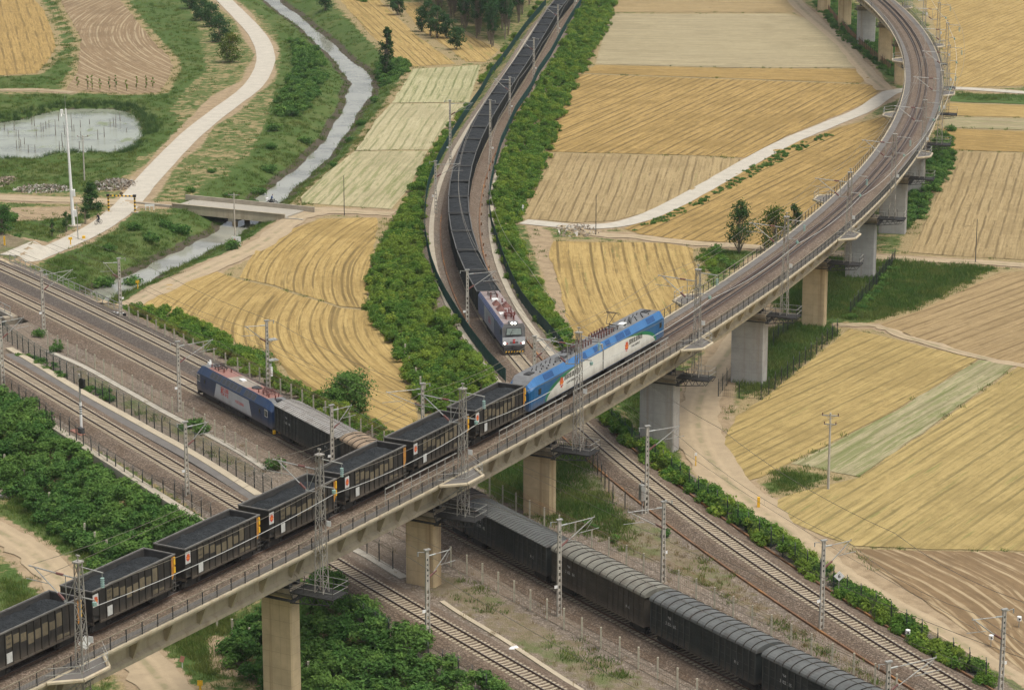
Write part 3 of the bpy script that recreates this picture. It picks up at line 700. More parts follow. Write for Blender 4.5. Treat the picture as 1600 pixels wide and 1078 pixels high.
# ------------------------------------------------------------------ ground sheet
def build_ground():
    xs = np.concatenate([-np.geomspace(6000, 160, 14)[:-1], np.arange(-160, -90, 2.5), np.arange(-90, 100, 1.0), np.arange(100, 190, 2.5), np.geomspace(190, 6000, 14)])
    ys = np.concatenate([[-3000,-600,-100,60,120], np.arange(160, 440, 1.0), np.arange(440, 800, 2.0), np.geomspace(800, 12000, 16)])
    X, Y = np.meshgrid(xs, ys)
    h, d, gr, e, pd = hgt(X.ravel(), Y.ravel(), True)
    xx, yy = X.ravel(), Y.ravel()
    lush = np.full(xx.shape, .45)
    lush = np.maximum(lush, .95*sstep(16, 4, e)*(e > -5))
    lush = np.maximum(lush, sstep(14, 3, pd))
    for px in LUSH: lush = np.maximum(lush, sstep(1.5, -1.5, sdist(xx, yy, GP(px, ZL if px[0][1] > 740 and px[0][0] < 300 else 0))))
    for _, fpx, _, _ in FIELDS:
        fp = np.array(GP(fpx)); bb = (xx > fp[:,0].min()-4) & (xx < fp[:,0].max()+4) & (yy > fp[:,1].min()-4) & (yy < fp[:,1].max()+4)
        ix = np.nonzero(bb)[0]; fd = sdist(xx[ix], yy[ix], [tuple(q) for q in fp]); lush[ix] = np.minimum(lush[ix], .12+.88*sstep(1.0, 3.6, fd))
    bare = np.zeros(xx.shape)
    for nm, lst in ROADS.items():
        for P, w in lst:
            dd, _ = seg_dist(xx, yy, P)
            ww = w if np.isscalar(w) else max(w)
            bare = np.maximum(bare, .78*sstep(ww*.5+2.4+1.4*np.sin(xx*.21+yy*.13), ww*.5+.2, dd))
    for px in BARE: bare = np.maximum(bare, sstep(1.5, -1.5, sdist(xx, yy, GP(px, ZL if px[0][1] > 740 and px[0][0] < 330 else 0))))
    for px in DRYYARD: bare = np.where(gr > .5, np.maximum(bare, .56*sstep(1.5, -1.5, sdist(xx, yy, GP(px, ZY)))), bare)
    ny, nx = X.shape
    me = bpy.data.meshes.new('ground')
    V = np.stack([xx, yy, h], 1)
    idx = np.arange(nx*ny).reshape(ny, nx)
    q = np.stack([idx[:-1,:-1], idx[:-1,1:], idx[1:,1:], idx[1:,:-1]], -1).reshape(-1, 4)
    me.vertices.add(len(V)); me.vertices.foreach_set('co', V.ravel())
    me.loops.add(len(q)*4); me.loops.foreach_set('vertex_index', q.ravel().astype(np.int32))
    me.polygons.add(len(q)); me.polygons.foreach_set('loop_start', np.arange(0, len(q)*4, 4, dtype=np.int32))
    me.update(calc_edges=True)
    me.polygons.foreach_set('use_smooth', [True]*len(q))
    wet = sstep(2.6, 1.2, e)
    wet = np.maximum(wet, sstep(1.6, .6, pd))
    for nm, arr in (('lush', lush), ('gravel', gr), ('bare', bare), ('wet', wet)):
        a = me.attributes.new(nm, 'FLOAT', 'POINT'); a.data.foreach_set('value', arr.astype(np.float32))
    t = NT('open_ground'); co = t.coord()
    n1 = t.noise(co, .11, 5, .6); n2 = t.noise(co, .55, 6, .7); n3 = t.noise(co, 2.6, 5, .75)
    lushv, grav, barev = t.attr('lush'), t.attr('gravel'), t.attr('bare')
    green = t.mix(t.step(n3, .3, .7), (.040,.078,.018), (.085,.125,.034))
    green = t.mix(t.math('MULTIPLY', t.step(n1, .45, .65), .6), green, (.115,.13,.045))
    dry = t.mix(t.step(n3, .3, .7), (.20,.155,.075), (.33,.26,.14))
    dirt = t.mix(t.step(n2, .3, .7), (.23,.17,.105), (.35,.27,.17))
    f = t.math('ADD', t.math('MULTIPLY', lushv, 1.0), t.math('MULTIPLY', t.math('SUBTRACT', n2, .5), 1.5))
    f = t.math('ADD', f, t.math('MULTIPLY', t.math('SUBTRACT', n1, .5), .8))
    c = t.mix(t.step(f, .30, .52), dry, green)
    b = t.math('ADD', barev, t.math('MULTIPLY', t.math('SUBTRACT', n2, .5), 1.3))
    b2 = t.math('ADD', b, t.math('MULTIPLY', t.math('SUBTRACT', n1, .52), .5))
    c = t.mix(t.step(b2, .40, .62), c, dirt)
    vo = t.n('ShaderNodeTexVoronoi'); vo.inputs['Scale'].default_value = 6.0; t.l(co, vo.inputs['Vector'])
    sep = t.n('ShaderNodeSeparateColor'); t.l(vo.outputs['Color'], sep.inputs[0])
    gc = t.mix(sep.outputs[0], (.175,.145,.115), (.118,.097,.077)); gc = t.mix(t.step(sep.outputs[1], .6, .95), gc, (.28,.235,.19))
    gc = t.mix(t.math('MULTIPLY', t.step(n1, .45, .62), .5), gc, (.21,.165,.12))
    gc = t.mix(t.math('MULTIPLY', t.step(n2, .58, .72), .6), gc, (.13,.105,.08))
    gd = t.mix(t.step(n2, .35, .65), (.225,.18,.12), (.15,.12,.078))
    gd = t.mix(t.math('MULTIPLY', t.step(n3, .48, .64), .7), gd, (.12,.125,.05))
    gd = t.mix(t.math('MULTIPLY', t.step(n1, .50, .62), .7), gd, (.10,.13,.045))
    gc = t.mix(t.step(b, .35, .6), gc, gd)
    g = t.math('ADD', grav, t.math('MULTIPLY', t.math('SUBTRACT', n3, .5), .5))
    c = t.mix(t.step(g, .42, .55), c, gc)
    wt = t.math('ADD', t.attr('wet'), t.math('MULTIPLY', t.math('SUBTRACT', n3, .5), .9))
    c = t.mix(t.step(wt, .4, .6), c, t.mix(n2, (.05,.042,.03), (.10,.085,.06)))
    t.col(c); t.p.inputs['Roughness'].default_value = 1.0; t.p.inputs['Specular IOR Level'].default_value = .1
    hh = t.math('ADD', t.math('MULTIPLY', n3, .8), t.math('MULTIPLY', vo.outputs['Distance'], t.math('MULTIPLY', grav, .7)))
    t.bump(hh, .8, .12)
    me.materials.append(t.m)
    tag(meshobj('ground', me), kind='structure')

LUSH = [[(60,0),(92,0),(110,30),(125,60),(125,110),(105,140),(-60,138),(-60,120),(58,117),(90,75),(72,20)],
        [(185,0),(290,0),(310,50),(320,110),(280,150),(240,210),(200,270),(150,300),(-60,300),(-60,150),(110,147),(250,147),(274,105),(240,62)],
        [(425,0),(470,60),(520,90),(530,120),(510,180),(480,240),(430,290),(400,300),(380,270),(420,180),(440,100)],
        [(60,400),(150,350),(220,330),(330,345),(300,390),(200,430),(120,460)],
        [(750,700),(830,690),(905,700),(960,770),(1000,840),(960,860),(880,830),(800,790),(740,770)],
        [(1385,405),(1560,418),(1500,455),(1440,480),(1370,502),(1310,500),(1200,480),(1220,440),(1300,400)],
        [(1200,510),(1310,500),(1310,525),(1200,620),(1150,600),(1150,540)],
        [(1085,385),(1150,392),(1175,395),(1150,415),(1110,440),(1090,420)],
        [(1330,0),(1400,60),(1410,110),(1400,130),(1370,110),(1345,70),(1310,30)],
        [(1190,750),(1235,730),(1280,742),(1265,765),(1200,780)],
        [(0,330),(150,325),(175,335),(130,360),(60,385),(0,380)],
        [(945,620),(1000,660),(1060,720),(1060,640),(1000,600)],
        [(240,1000),(330,960),(390,985),(380,1040),(290,1078),(250,1060)],
        [(30,745),(60,765),(150,850),(190,885),(160,910),(110,890),(60,850),(0,800)], [(0,880),(60,900),(110,960),(160,1010),(0,1000)], [(80,900),(130,850),(240,900),(180,960)]]
BARE = [[(1120,560),(1160,540),(1180,560),(1130,600),(1080,720),(1060,700)], [(0,365),(60,375),(100,385),(30,410),(-40,410)],
        [(820,350),(860,360),(905,520),(900,560),(880,540),(850,440)], [(0,325),(120,322),(140,335),(60,345),(0,345)],
        [(330,150),(390,120),(400,150),(340,190),(280,230),(230,290),(190,310),(250,230)], [(1170,400),(1240,380),(1200,410),(1130,440)],
        [(320,990),(380,1000),(400,1060),(330,1050)]]
DRYYARD = [[(640,905),(700,890),(800,940),(960,1030),(1060,1085),(930,1085),(800,1010),(690,950)],
           [(700,720),(900,700),(1000,800),(1120,880),(1280,1000),(1400,1080),(1340,1060),(1100,920),(900,830),(760,770)],
           [(100,560),(220,620),(330,680),(420,740),(380,745),(250,670),(120,600)]]

# roads (after the ground functions, before the sheet so that verges are known)
road('concrete_road', R_LEFT, 4.4, M['road'])
road('village_road', R_BR, 4.4, M['dirt_road'])
road('village_road', R_BR2, [5,4.5,3.5,3.0], M['dirt_road'])
road('dirt_road', R_FIELD, [3.6,3.8,4.2,4.2,4.2,4.2,4.4,5.0], M['dirt_road'])
road('concrete_road', R_RIGHT, 3.7, M['road'])
road('field_track', R_MID, 3.0, M['dirt_road'])
road('dirt_road', R_DIRT, [2.6,3.6,4.2,4.8,5.4,5.6,5.2,4.4,3.4,2.8,2.6,2.4,2.4,2.4], M['dirt_road'])
road('dirt_road', R_TOP, 4.0, M['dirt_road'])
road('dirt_road', R_NEAR, [3.5,3.5,4.0,4.2,4.2,4.5,4.8,4.8], M['dirt_road'], z=ZL)
road('footpath', R_PATH, 2.0, M['dirt_road'])
road('field_track', R_FDIV, 1.8, M['dirt_road'])
build_ground()
# water
_c2 = [(p[0], p[1]) for p in RIV]
strip('river', _c2[::3], [2*w+5.5 for w in RIVW[::3]], M['river'], 0, n=3, zfun=lambda x, y: np.full(x.shape, WZ))
def flat_poly(name, poly, z, mat, kind='structure'):
    me = bpy.data.meshes.new(name); me.from_pydata([(x, y, z) for x, y in poly], [], [tuple(range(len(poly)))])
    if me.polygons[0].normal.z < 0: me.flip_normals()
    me.materials.append(mat); o = meshobj(name, me); tag(o, kind=kind); return o
_pc = np.mean(np.array(POND), axis=0)
flat_poly('pond', [tuple(_pc+(np.array(p)-_pc)*1.08) for p in POND], -.8, M['pond'])

# ================================================================== TRACKS
def proj(x, y, z):
    dz = z-CAM_H; zc = y*_c - dz*_s; yc = y*_s + dz*_c
    return 800+CAM_F*x/zc, 539-CAM_F*yc/zc
def sweep(path, s0, s1, step, prof, z=0.0, mis=None, closed=True, mb=None, caps=True):
    """profile [(lateral to the right, height)] carried along a path"""
    mb = mb or MB(); n = len(prof); k = max(2, int(abs(s1-s0)/step)+1)
    q = np.linspace(s0, s1, k); base = len(mb.v)
    for s in q:
        x, y, h = path.at(s)
        for a, b in prof: mb.v.append((x+a*sin(h), y-a*cos(h), z+b))
    m = n if closed else n-1
    for i in range(k-1):
        for j in range(m):
            j2 = (j+1) % n
            mb.f.append((base+i*n+j, base+i*n+j2, base+(i+1)*n+j2, base+(i+1)*n+j)); mb.m.append(mis[j] if mis else 0)
    if closed and caps:
        mb.f.append(tuple(base+j for j in range(n-1, -1, -1))); mb.m.append(mis[0] if mis else 0)
        mb.f.append(tuple(base+(k-1)*n+j for j in range(n))); mb.m.append(mis[0] if mis else 0)
    return mb
RAILP = [(-.075,-.17),(-.03,-.12),(-.037,0),(.037,0),(.03,-.12),(.075,-.17)]
def railprof(off, dz=0): return [(off+a, b+dz) for a, b in RAILP[::-1]]
_slp = None
def sleeper_mesh():
    global _slp
    if _slp: return _slp
    mb = MB()
    xs = [-1.25,-.95,-.45,0,.45,.95,1.25]; tops = [.0,.02,.0,-.045,.0,.02,.0]; w = [.15,.15,.14,.12,.14,.15,.15]
    n = len(xs); vs = []
    for x, t, ww in zip(xs, tops, w):
        vs += [(-ww-.02, x, -.22), (-ww+.02, x, t), (ww-.02, x, t), (ww+.02, x, -.22)]
    fs = []
    for i in range(n-1):
        for j in range(3): fs.append((i*4+j, i*4+j+1, i*4+5+j, i*4+4+j))
    fs += [(3,2,1,0), tuple((n-1)*4+j for j in range(4))]
    mb.add(vs, fs); me = mb.mesh('sleeper', M['sleeper']); _slp = me
    return me
def lay_sleepers(path, s0, s1, z, parent, name='sleeper', step=.6, me=None):
    me = me or sleeper_mesh(); s = s0; k = 0
    while s < s1 and k < 300:
        x, y, h = path.at(s)
        o = bpy.data.objects.new(name, me); COL.objects.link(o); o.parent = parent
        o.location = (x, y, z-.185); o.rotation_euler = (0, 0, h+RNG.normal(0, .006)); s += step+RNG.normal(0, .012); k += 1
def sleeper_run(path, s0, s1, z, parent, step=.6):
    mb = MB(); me = sleeper_mesh(); vs = [tuple(v.co) for v in me.vertices]; fs = [tuple(p.vertices) for p in me.polygons]
    s = s0
    while s < s1:
        x, y, h = path.at(s); c, n = cos(h), sin(h)
        mb.add([(x+a*c-b*n, y+a*n+b*c, z-.185+d) for a, b, d in vs], fs); s += step
    if mb.v: o = mb.build('sleeper_run', M['sleeper'], parent); tag(o, kind='stuff')
def track(path, s0, s1, z, sl, mat='ballast', hw=1.75, toe=3.3, depth=.75, name='railway_track'):
    prof = [(-toe,-depth),(toe,-depth),(hw,-.215),(.8,-.235),(-.8,-.235),(-hw,-.215)]
    root = sweep(path, s0, s1, 2.0, prof, z).build(name, M[mat]); tag(root, kind='structure')
    for off in (-.7545, .7545):
        sweep(path, s0, s1, 2.0, railprof(off), z, mis=[1,1,0,1,1,1]).build('rail', [M['rail_top'], M['rail_rust']], root)
    if sl:
        lay_sleepers(path, sl[0], sl[1], z, root)
        sleeper_run(path, s0, sl[0]-.3, z, root); 
        e = min(sl[1], sl[0]+300*.6)
        if s1-e > 2: sleeper_run(path, e+.3, s1, z, root)
    return root
def srange(path, y0, y1): return path.sq(y0), path.sq(y1)
a, b = srange(T1, 385, 300); track(T1, T1.sq(430), T1.sq(160), ZR, (a, b), 'ballast_dark')
a, b = srange(T2, 372, 312); track(T2, T2.sq(430), T2.sq(160), ZR, (a, b), 'ballast')
a, b = srange(T3, 330, 203); track(T3, T3.sq(380), T3.sq(165), ZR, (a, b), 'ballast', toe=2.9)
a, b = srange(T4, 330, 205); track(T4, T4.sq(1000), T4.sq(160), ZR, (a, b), 'ballast', toe=3.0)
# slab paths and ducts beside the coal line
def pathstrip(name, path, s0, s1, off, w, z, mat, step=3.0):
    return tag(sweep(path, s0, s1, step, [(off-w/2, -.25), (off+w/2, -.25), (off+w/2, 0), (off-w/2, 0)], z).build(name, mat), kind='structure')
_a, _b = T4.sq(800), T4.sq(318)
pathstrip('side_path', T4, _a, _b, -5.2, .85, ZY+.12, M['pale_concrete'])
pathstrip('side_path', T4, _a, T4.sq(303), 4.35, .75, ZY+.12, M['pale_concrete'])
def duct(path, s0, s1, off, z, mat, label, group=None, pegs=True):
    mb = sweep(path, s0, s1, 2.0, [(off-.09, 0), (off+.09, 0), (off+.09, .2), (off-.09, .2)], z)
    if pegs:
        s = s0+4
        while s < s1:
            p = path.pt(s, off-.28, z); mb.box(p[0]-.1, p[0]+.1, p[1]-.1, p[1]+.1, z-.1, z+.42); s += 8
    o = mb.build('cable_duct', mat); tag(o, label, 'cable duct', group); return o
M['rust_duct'] = simple('rusty_duct', (.17,.085,.04), .8, .3, .7, blotch=((.35,.16,.04), .25, .7))
duct(T4, T4.sq(560), T4.sq(300), -3.4, ZY, M['rust_duct'], 'rusty cable duct on pegs left of the coal train curve, ending under the viaduct')
duct(T4, T4.sq(420), T4.sq(322), 2.9, ZY, M['rust_duct'], 'rusty cable duct between the coal train and the right hand slab path', pegs=False)
duct(T4, T4.sq(292), T4.sq(172), -3.3, ZY, M['rust_duct'], 'rusty cable duct on the boxcar side of the empty right hand track')
duct(T4, T4.sq(292), T4.sq(172), 3.0, ZY, M['rust_duct'], 'rusty cable duct along the hedge side of the empty right hand track', pegs=False)
# low platform and walk beside the yard track
def gstrip(name, px, w, z, mat, h=.3, kind='structure', n=5):
    P = GP(px, z); C = catmull([(p[0], p[1], 0) for p in P], n)[:, :2]
    d = np.gradient(C, axis=0); d /= np.linalg.norm(d, axis=1)[:, None]; nn = np.stack([d[:,1], -d[:,0]], 1)
    mb = MB(); s = 0; uvs = []
    V = []
    for p, q in zip(C, nn):
        l, r = p-q*w/2, p+q*w/2
        V += [(l[0], l[1], z-h), (l[0], l[1], z), (r[0], r[1], z), (r[0], r[1], z-h)]
    k = len(C); fs = [(i*4+j, i*4+j+1, i*4+5+j, i*4+4+j) for i in range(k-1) for j in range(3)]
    mb.add(V, fs); mb.face(V[:4][::-1]); mb.face(V[-4:])
    o = mb.build(name, mat); 
    bm = bmesh.new(); bm.from_mesh(o.data); bmesh.ops.remove_doubles(bm, verts=bm.verts, dist=1e-4); bmesh.ops.recalc_face_normals(bm, faces=bm.faces); bm.to_mesh(o.data); bm.free()
    ss = np.concatenate([[0], np.cumsum(np.linalg.norm(np.diff(C, axis=0), axis=1))])
    uvl = o.data.uv_layers.new(name='UVMap')
    for lp in o.data.loops:
        vi = lp.vertex_index//4
        uvl.data[lp.index].uv = (0.0 if lp.vertex_index % 4 < 2 else w, float(ss[min(vi, k-1)]))
    if kind: tag(o, kind=kind)
    return o
gstrip('platform_edge', [(14,543),(60,570),(122.5,608),(200,651),(247,677),(313,714),(404,772)], .95, ZY+.35, M['platform'], .6)
gstrip('platform_walk', [(12,553),(60,580),(122.5,618),(200,661),(247,687),(313,724),(400,779)], 1.35, ZY+.28, M['asphalt'], .5)
gstrip('wall_path', [(-20,602),(0,616),(40,639),(88,668),(130,696),(180,727),(240,766),(330,822)], .9, ZY+.1, M['pale_concrete'], 1.6)
gstrip('wall_path', [(510,925),(560,962),(620,1003),(700,1052),(780,1100)], .9, ZY+.1, M['pale_concrete'], 1.6)
gstrip('kerb_line', [(690,938),(720,958),(790,1000),(860,1046),(910,1078)], .5, ZY+.12, M['platform'], .3)
gstrip('track_kerb', [(0,405),(40,428),(100,460),(160,493),(230,534),(300,570)], .75, ZY+.35, M['verge'], .6)
gstrip('drain_channel', [(75,548),(130,572),(190,605),(255,642),(320,676),(375,706),(420,735)], .8, ZY+.1, M['concrete'], .3)
gstrip('drain_channel', [(530,846),(575,868),(610,889),(632,902)], 1.0, ZY+.1, M['concrete'], .3)

# ================================================================== VIADUCT
def sta(u, z=8.0, lo=0, hi=None):
    q = np.linspace(lo, hi or VI.sq(470), 1500); us = np.array([abs(proj(*VI.pt(s)[:2], z)[0]-u) for s in q]); return float(q[int(np.argmin(us))])
S_P = {k: sta(u) for k, u in dict(a=437, b=661, c=843.5, d=1031, e=1172, f=1274, g=1347, h=1397).items()}
_v1 = sta(62, 8.0)
stations = [S_P['a']-2*32.7, _v1 if _v1 < S_P['a']-20 else S_P['a']-32.7] + [S_P[k] for k in 'abcdefgh']
kinds = ['tan','tan','tan','tan','tan','grey','grey','tan','grey','grey']
while stations[-1] < VI.sq(730): stations.append(stations[-1]+32.7); kinds.append(['tan','grey','tan'][len(kinds) % 3])
via = empty('railway_viaduct', VI.pt(S_P['c'], 0, 0)); tag(via, 'long concrete viaduct curving across the fields on tall piers with a loaded coal train', 'viaduct')
VL = Vector(via.location)
def vb(mb, name, mats, parent=None, smooth=False):
    """viaduct part: geometry given in site metres"""
    mb.v = [(p[0]-VL.x, p[1]-VL.y, p[2]-VL.z) for p in mb.v]
    return mb.build(name, mats, via if parent is None else parent, smooth=smooth)
vS0, vS1 = stations[0], stations[-1]
GIRD = [(-3.55,-.62),(-3.55,-.95),(-1.75,-1.30),(-1.45,-1.55),(-1.45,-3.05),(-1.85,-3.3),(-1.85,-3.6),
        (1.85,-3.6),(1.85,-3.3),(1.45,-3.05),(1.45,-1.55),(1.75,-1.30),(3.55,-.95),(3.55,-.62)]
for i in range(len(stations)-1):
    a, b = stations[i]+.06, stations[i+1]-.06
    mb = sweep(VI, a, b, 4.0, GIRD, ZV)
    n = 7
    for k in range(n+1):       # stiffening ribs of the girder faces
        s = a+.5+(b-a-1)*k/n
        for sd in (-1, 1):
            sweep(VI, s-.13, s+.13, .3, [(sd*1.40,-3.2),(sd*1.72,-3.25),(sd*2.6,-1.16),(sd*1.40,-1.4)][::sd], ZV, mb=mb)
    vb(mb, 'girder_span', M['girder'])
    for sd in (-1, 1):
        vb(sweep(VI, a, b, 4.0, [(sd*3.45,-.70),(sd*3.72,-.70),(sd*3.72,-.52),(sd*3.45,-.52)][::sd], ZV), 'edge_beam', M['girder'])
        vb(sweep(VI, a, b, 4.0, [(sd*2.45,-.60),(sd*3.45,-.60),(sd*3.45,-.53),(sd*2.45,-.53)][::sd], ZV), 'walkway', M['asphalt'])
vb(sweep(VI, vS0, vS1, 3.0, [(-2.45,-.62),(2.45,-.62),(2.44,-.5),(1.9,-.22),(.7,-.24),(-.7,-.24),(-1.9,-.22),(-2.44,-.5)], ZV), 'ballast_bed', M['ballast'])
for off in (-.7545, .7545):
    vb(sweep(VI, vS0, vS1, 2.0, railprof(off), ZV, mis=[1,1,0,1,1,1]), 'rail', [M['rail_top'], M['rail_rust']])
for off in (-.42, .42):
    vb(sweep(VI, vS0, vS1, 2.0, railprof(off, -.02), ZV), 'guard_rail', M['rail_dark'])
mbs = MB(); me_s = sleeper_mesh()
M['sleeper_dark'] = simple('dark_bridge_sleeper', (.12,.09,.075), .9, .3, 1.3)
sl2 = me_s.copy(); sl2.materials.clear(); sl2.materials.append(M['sleeper_dark'])
q = VI.sq(290); k = 0
while k < 300:
    x, y, h = VI.at(q); o = bpy.data.objects.new('sleeper', sl2); COL.objects.link(o); o.parent = via
    o.location = (x-VL.x, y-VL.y, ZV-.205); o.rotation_euler = (0,0,h); q += .6; k += 1
# railings: one part per span and side, posts as their pieces
post_me = MB(); post_me.box(-.035,.035,-.035,.035,0,1.1); post_me = post_me.mesh('post', M['dark_steel'])
post_light = MB(); post_light.box(-.04,.04,-.04,.04,0,1.15); post_light = post_light.mesh('post', M['steel'])
M['railing_tan'] = simple('dusty_railing', (.20,.17,.12), .7, .2, 2)
M['mesh_dark'] = simple('dark_railing_mesh', (.075,.075,.07), .7, .3, 2)
for i in range(len(stations)-1):
    a, b = stations[i]+.06, stations[i+1]-.06
    for sd in (-1, 1):
        mb = MB()
        for hgt_, r in ((1.08,.035),(.60,.018),(.15,.018)):
            sweep(VI, a, b, 4.0, [(sd*3.6-r, hgt_-.44-r),(sd*3.6+r, hgt_-.44-r),(sd*3.6+r, hgt_-.44+r),(sd*3.6-r, hgt_-.44+r)], ZV, mb=mb, mis=[0]*4)
        y_mid = VI.at((a+b)/2)[1]
        if sd > 0 and y_mid < 420:
            s = a
            while s < b:
                p = VI.pt(s, 3.6); mb.bar((p[0], p[1], ZV-.42), (p[0], p[1], ZV+.62), .014, 3, 1, caps=False); s += .17
        rl = vb(mb, 'railing', [M['railing_tan'], M['mesh_dark']])
        s = a+.4
        while s < b:
            p = VI.pt(s, sd*3.6); o = bpy.data.objects.new('post', post_me); COL.objects.link(o); o.parent = rl
            o.location = (p[0]-VL.x, p[1]-VL.y, ZV-.46-VL.z); o.rotation_euler = (0,0,VI.at(s)[2]); s += 2.0
# taller screens above the yard
for (u0, u1) in ((556,668), (736,842), (852,1003)):
    a, b = sta(u0, ZV), sta(u1, ZV); mb = MB()
    for hh, r in ((2.05,.04),(1.5,.015),(1.0,.015)):
        sweep(VI, a, b, 4.0, [(3.2-r, hh-.53-r),(3.2+r, hh-.53-r),(3.2+r, hh-.53+r),(3.2-r, hh-.53+r)], ZV, mb=mb)
    sc = vb(mb, 'screen', M['steel'])
    s = a
    tall = MB(); tall.box(-.03,.03,-.03,.03,0,2.05); tall = tall.mesh('screen_post', M['steel'])
    while s <= b+.1:
        p = VI.pt(s, 3.2); o = bpy.data.objects.new('screen_post', tall); COL.objects.link(o); o.parent = sc
        o.location = (p[0]-VL.x, p[1]-VL.y, ZV-.53); s += 1.55
# piers
ZC = 8.35
def local(x, y, h, mb):
    c, n = cos(h), sin(h); mb.v = [(x+a*c-b*n-VL.x, y+a*n+b*c-VL.y, z) for a, b, z in mb.v]; return mb
for i, (s, kd) in enumerate(zip(stations, kinds)):
    x, y, h = VI.at(s); g = hz(x, y)
    w, t = ((1.62,.72) if kd == 'tan' else (2.15,.98))
    mb = MB()
    ch = .12
    prof = [(-t,-w+ch),(-t+ch,-w),(t-ch,-w),(t,-w+ch),(t,w-ch),(t-ch,w),(-t+ch,w),(-t,w-ch)]
    zs = (g-1.2, ZC)
    n = len(prof); vs = [(a, b, z) for z in zs for a, b in prof]
    mb.add(vs, [(k, (k+1) % n, n+(k+1) % n, n+k) for k in range(n)]); mb.face(vs[n:])
    pier = local(x, y, h, mb).build('pier', M['pier_'+kd], via)
    mb = MB(); mb.prismy([(-t,0),(t,0),(t+.45,.5),(t+.45,.95),(-t-.45,.95),(-t-.45,.5)], -w-.25, w+.25)
    mb.v = [(a, b, z+ZC) for a, b, z in mb.v]
    local(x, y, h, mb).build('pier_cap', M['cap'], pier)
    mb = MB()
    for sg in (-1, 1):
        for tt in (-1, 1): mb.box(tt*.62-.22, tt*.62+.22, sg*1.3-.3, sg*1.3+.3, ZC+.95, ZV-3.6, 0)
    mb.box(-.25, .25, -.9, .9, ZC+.95, ZC+1.3, 0)
    local(x, y, h, mb).build('bearing', M['dark_steel'], pier)
    mb = MB()
    for z in (ZC+.1, ZC+.65, ZC+1.2):
        for sg in (-1, 1):
            mb.bar((-t-.75, sg*(w+.7), z), (t+.75, sg*(w+.7), z), .03); mb.bar((sg*(t+.75), -w-.7, z), (sg*(t+.75), w+.7, z), .03)
    for sg in (-1, 1):
        for tt in (-1, 0, 1): mb.bar((tt*(t+.75), sg*(w+.7), ZC-.05), (tt*(t+.75), sg*(w+.7), ZC+1.2), .03)
        mb.box(-t-.8, t+.8, sg*(w+.25), sg*(w+.75), ZC-.02, ZC+.04)
        mb.box(sg*(t+.3), sg*(t+.8), -w-.2, w+.2, ZC-.02, ZC+.04)
    local(x, y, h, mb).build('inspection_cage', M['dark_steel'], pier)
    # bracket that carries the catenary mast on the right hand side
    mb = MB(); y0, y1 = -w-.2, -6.4
    zf = ZC+.75
    for q in range(9): mb.box(-1.2+q*.28, -1.2+q*.28+.15, y1, y0, zf, zf+.06, 0)
    for tx in (-1.1, 1.1):
        mb.bar((tx, y0, zf-.05), (tx, y1, zf-.05), .07); mb.bar((tx, y0, zf-1.0), (tx, y1+.6, zf-.55), .06)
        m = 5
        for k in range(m):
            ya, yb = y0+(y1-y0)*k/m, y0+(y1-y0)*(k+.5)/m; yc = y0+(y1-y0)*(k+1)/m
            mb.bar((tx, ya, zf-.05), (tx, yb, zf-1.0+.45*(k+.5)/m), .04); mb.bar((tx, yb, zf-1.0+.45*(k+.5)/m), (tx, yc, zf-.05), .04)
    for k in range(4):
        yy = y0+(y1-y0)*k/3
        for tx in (-1.2, 1.2): mb.bar((tx, yy, zf+.1), (tx, yy, zf+1.15), .03)
    for tx in (-1.2, 1.2):
        for zz in (.6, 1.15): mb.bar((tx, y0, zf+zz), (tx, y1, zf+zz), .025, 4, 1)
    for zz in (.6, 1.15): mb.bar((-1.2, y1, zf+zz), (1.2, y1, zf+zz), .025, 4, 1)
    local(x, y, h, mb).build('mast_bracket', [M['dark_steel'], M['steel']], via)
# refuge platforms that jut out round alternate masts
def refuge(s, sd):
    mb = MB()
    L = [(-3.4, 3.75), (-1.5, 5.75), (1.6, 5.75), (3.4, 3.75)]
    x, y, h = VI.at(s)
    def P(a, l, z): return VI.pt(s+a, sd*l, z)
    top = [P(a, l, ZV-.55) for a, l in L]; bot = [P(a, l, ZV-.70) for a, l in L]
    mb.face(top if sd < 0 else top[::-1]); mb.face(bot)
    for k in range(3):
        mb.bar(P(L[k][0], L[k][1], ZV-.55), P(L[k+1][0], L[k+1][1], ZV-.55), .17, 6, 1)
        for hh in (.55, 1.1): mb.bar(P(L[k][0], L[k][1]-.1, ZV-.5+hh), P(L[k+1][0], L[k+1][1]-.1, ZV-.5+hh), .03, 4, 2)
    for a, l in L[1:3]: mb.bar(P(a, l-.1, ZV-.5), P(a, l-.1, ZV+.6), .04, 4, 2); mb.bar(P(a, 3.0, ZV-2.6), P(a, l-.3, ZV-.7), .09, 4, 2)
    vb(mb, 'refuge_platform', [M['asphalt'], M['girder'], M['steel']])
for k, s in enumerate(stations):
    if k % 2 == 1: refuge(s, 1)
refuge(sta(1128, ZV), -1); refuge(sta(1322, ZV)+6, -1); refuge(VI.sq(452), -1); refuge(VI.sq(520), -1)

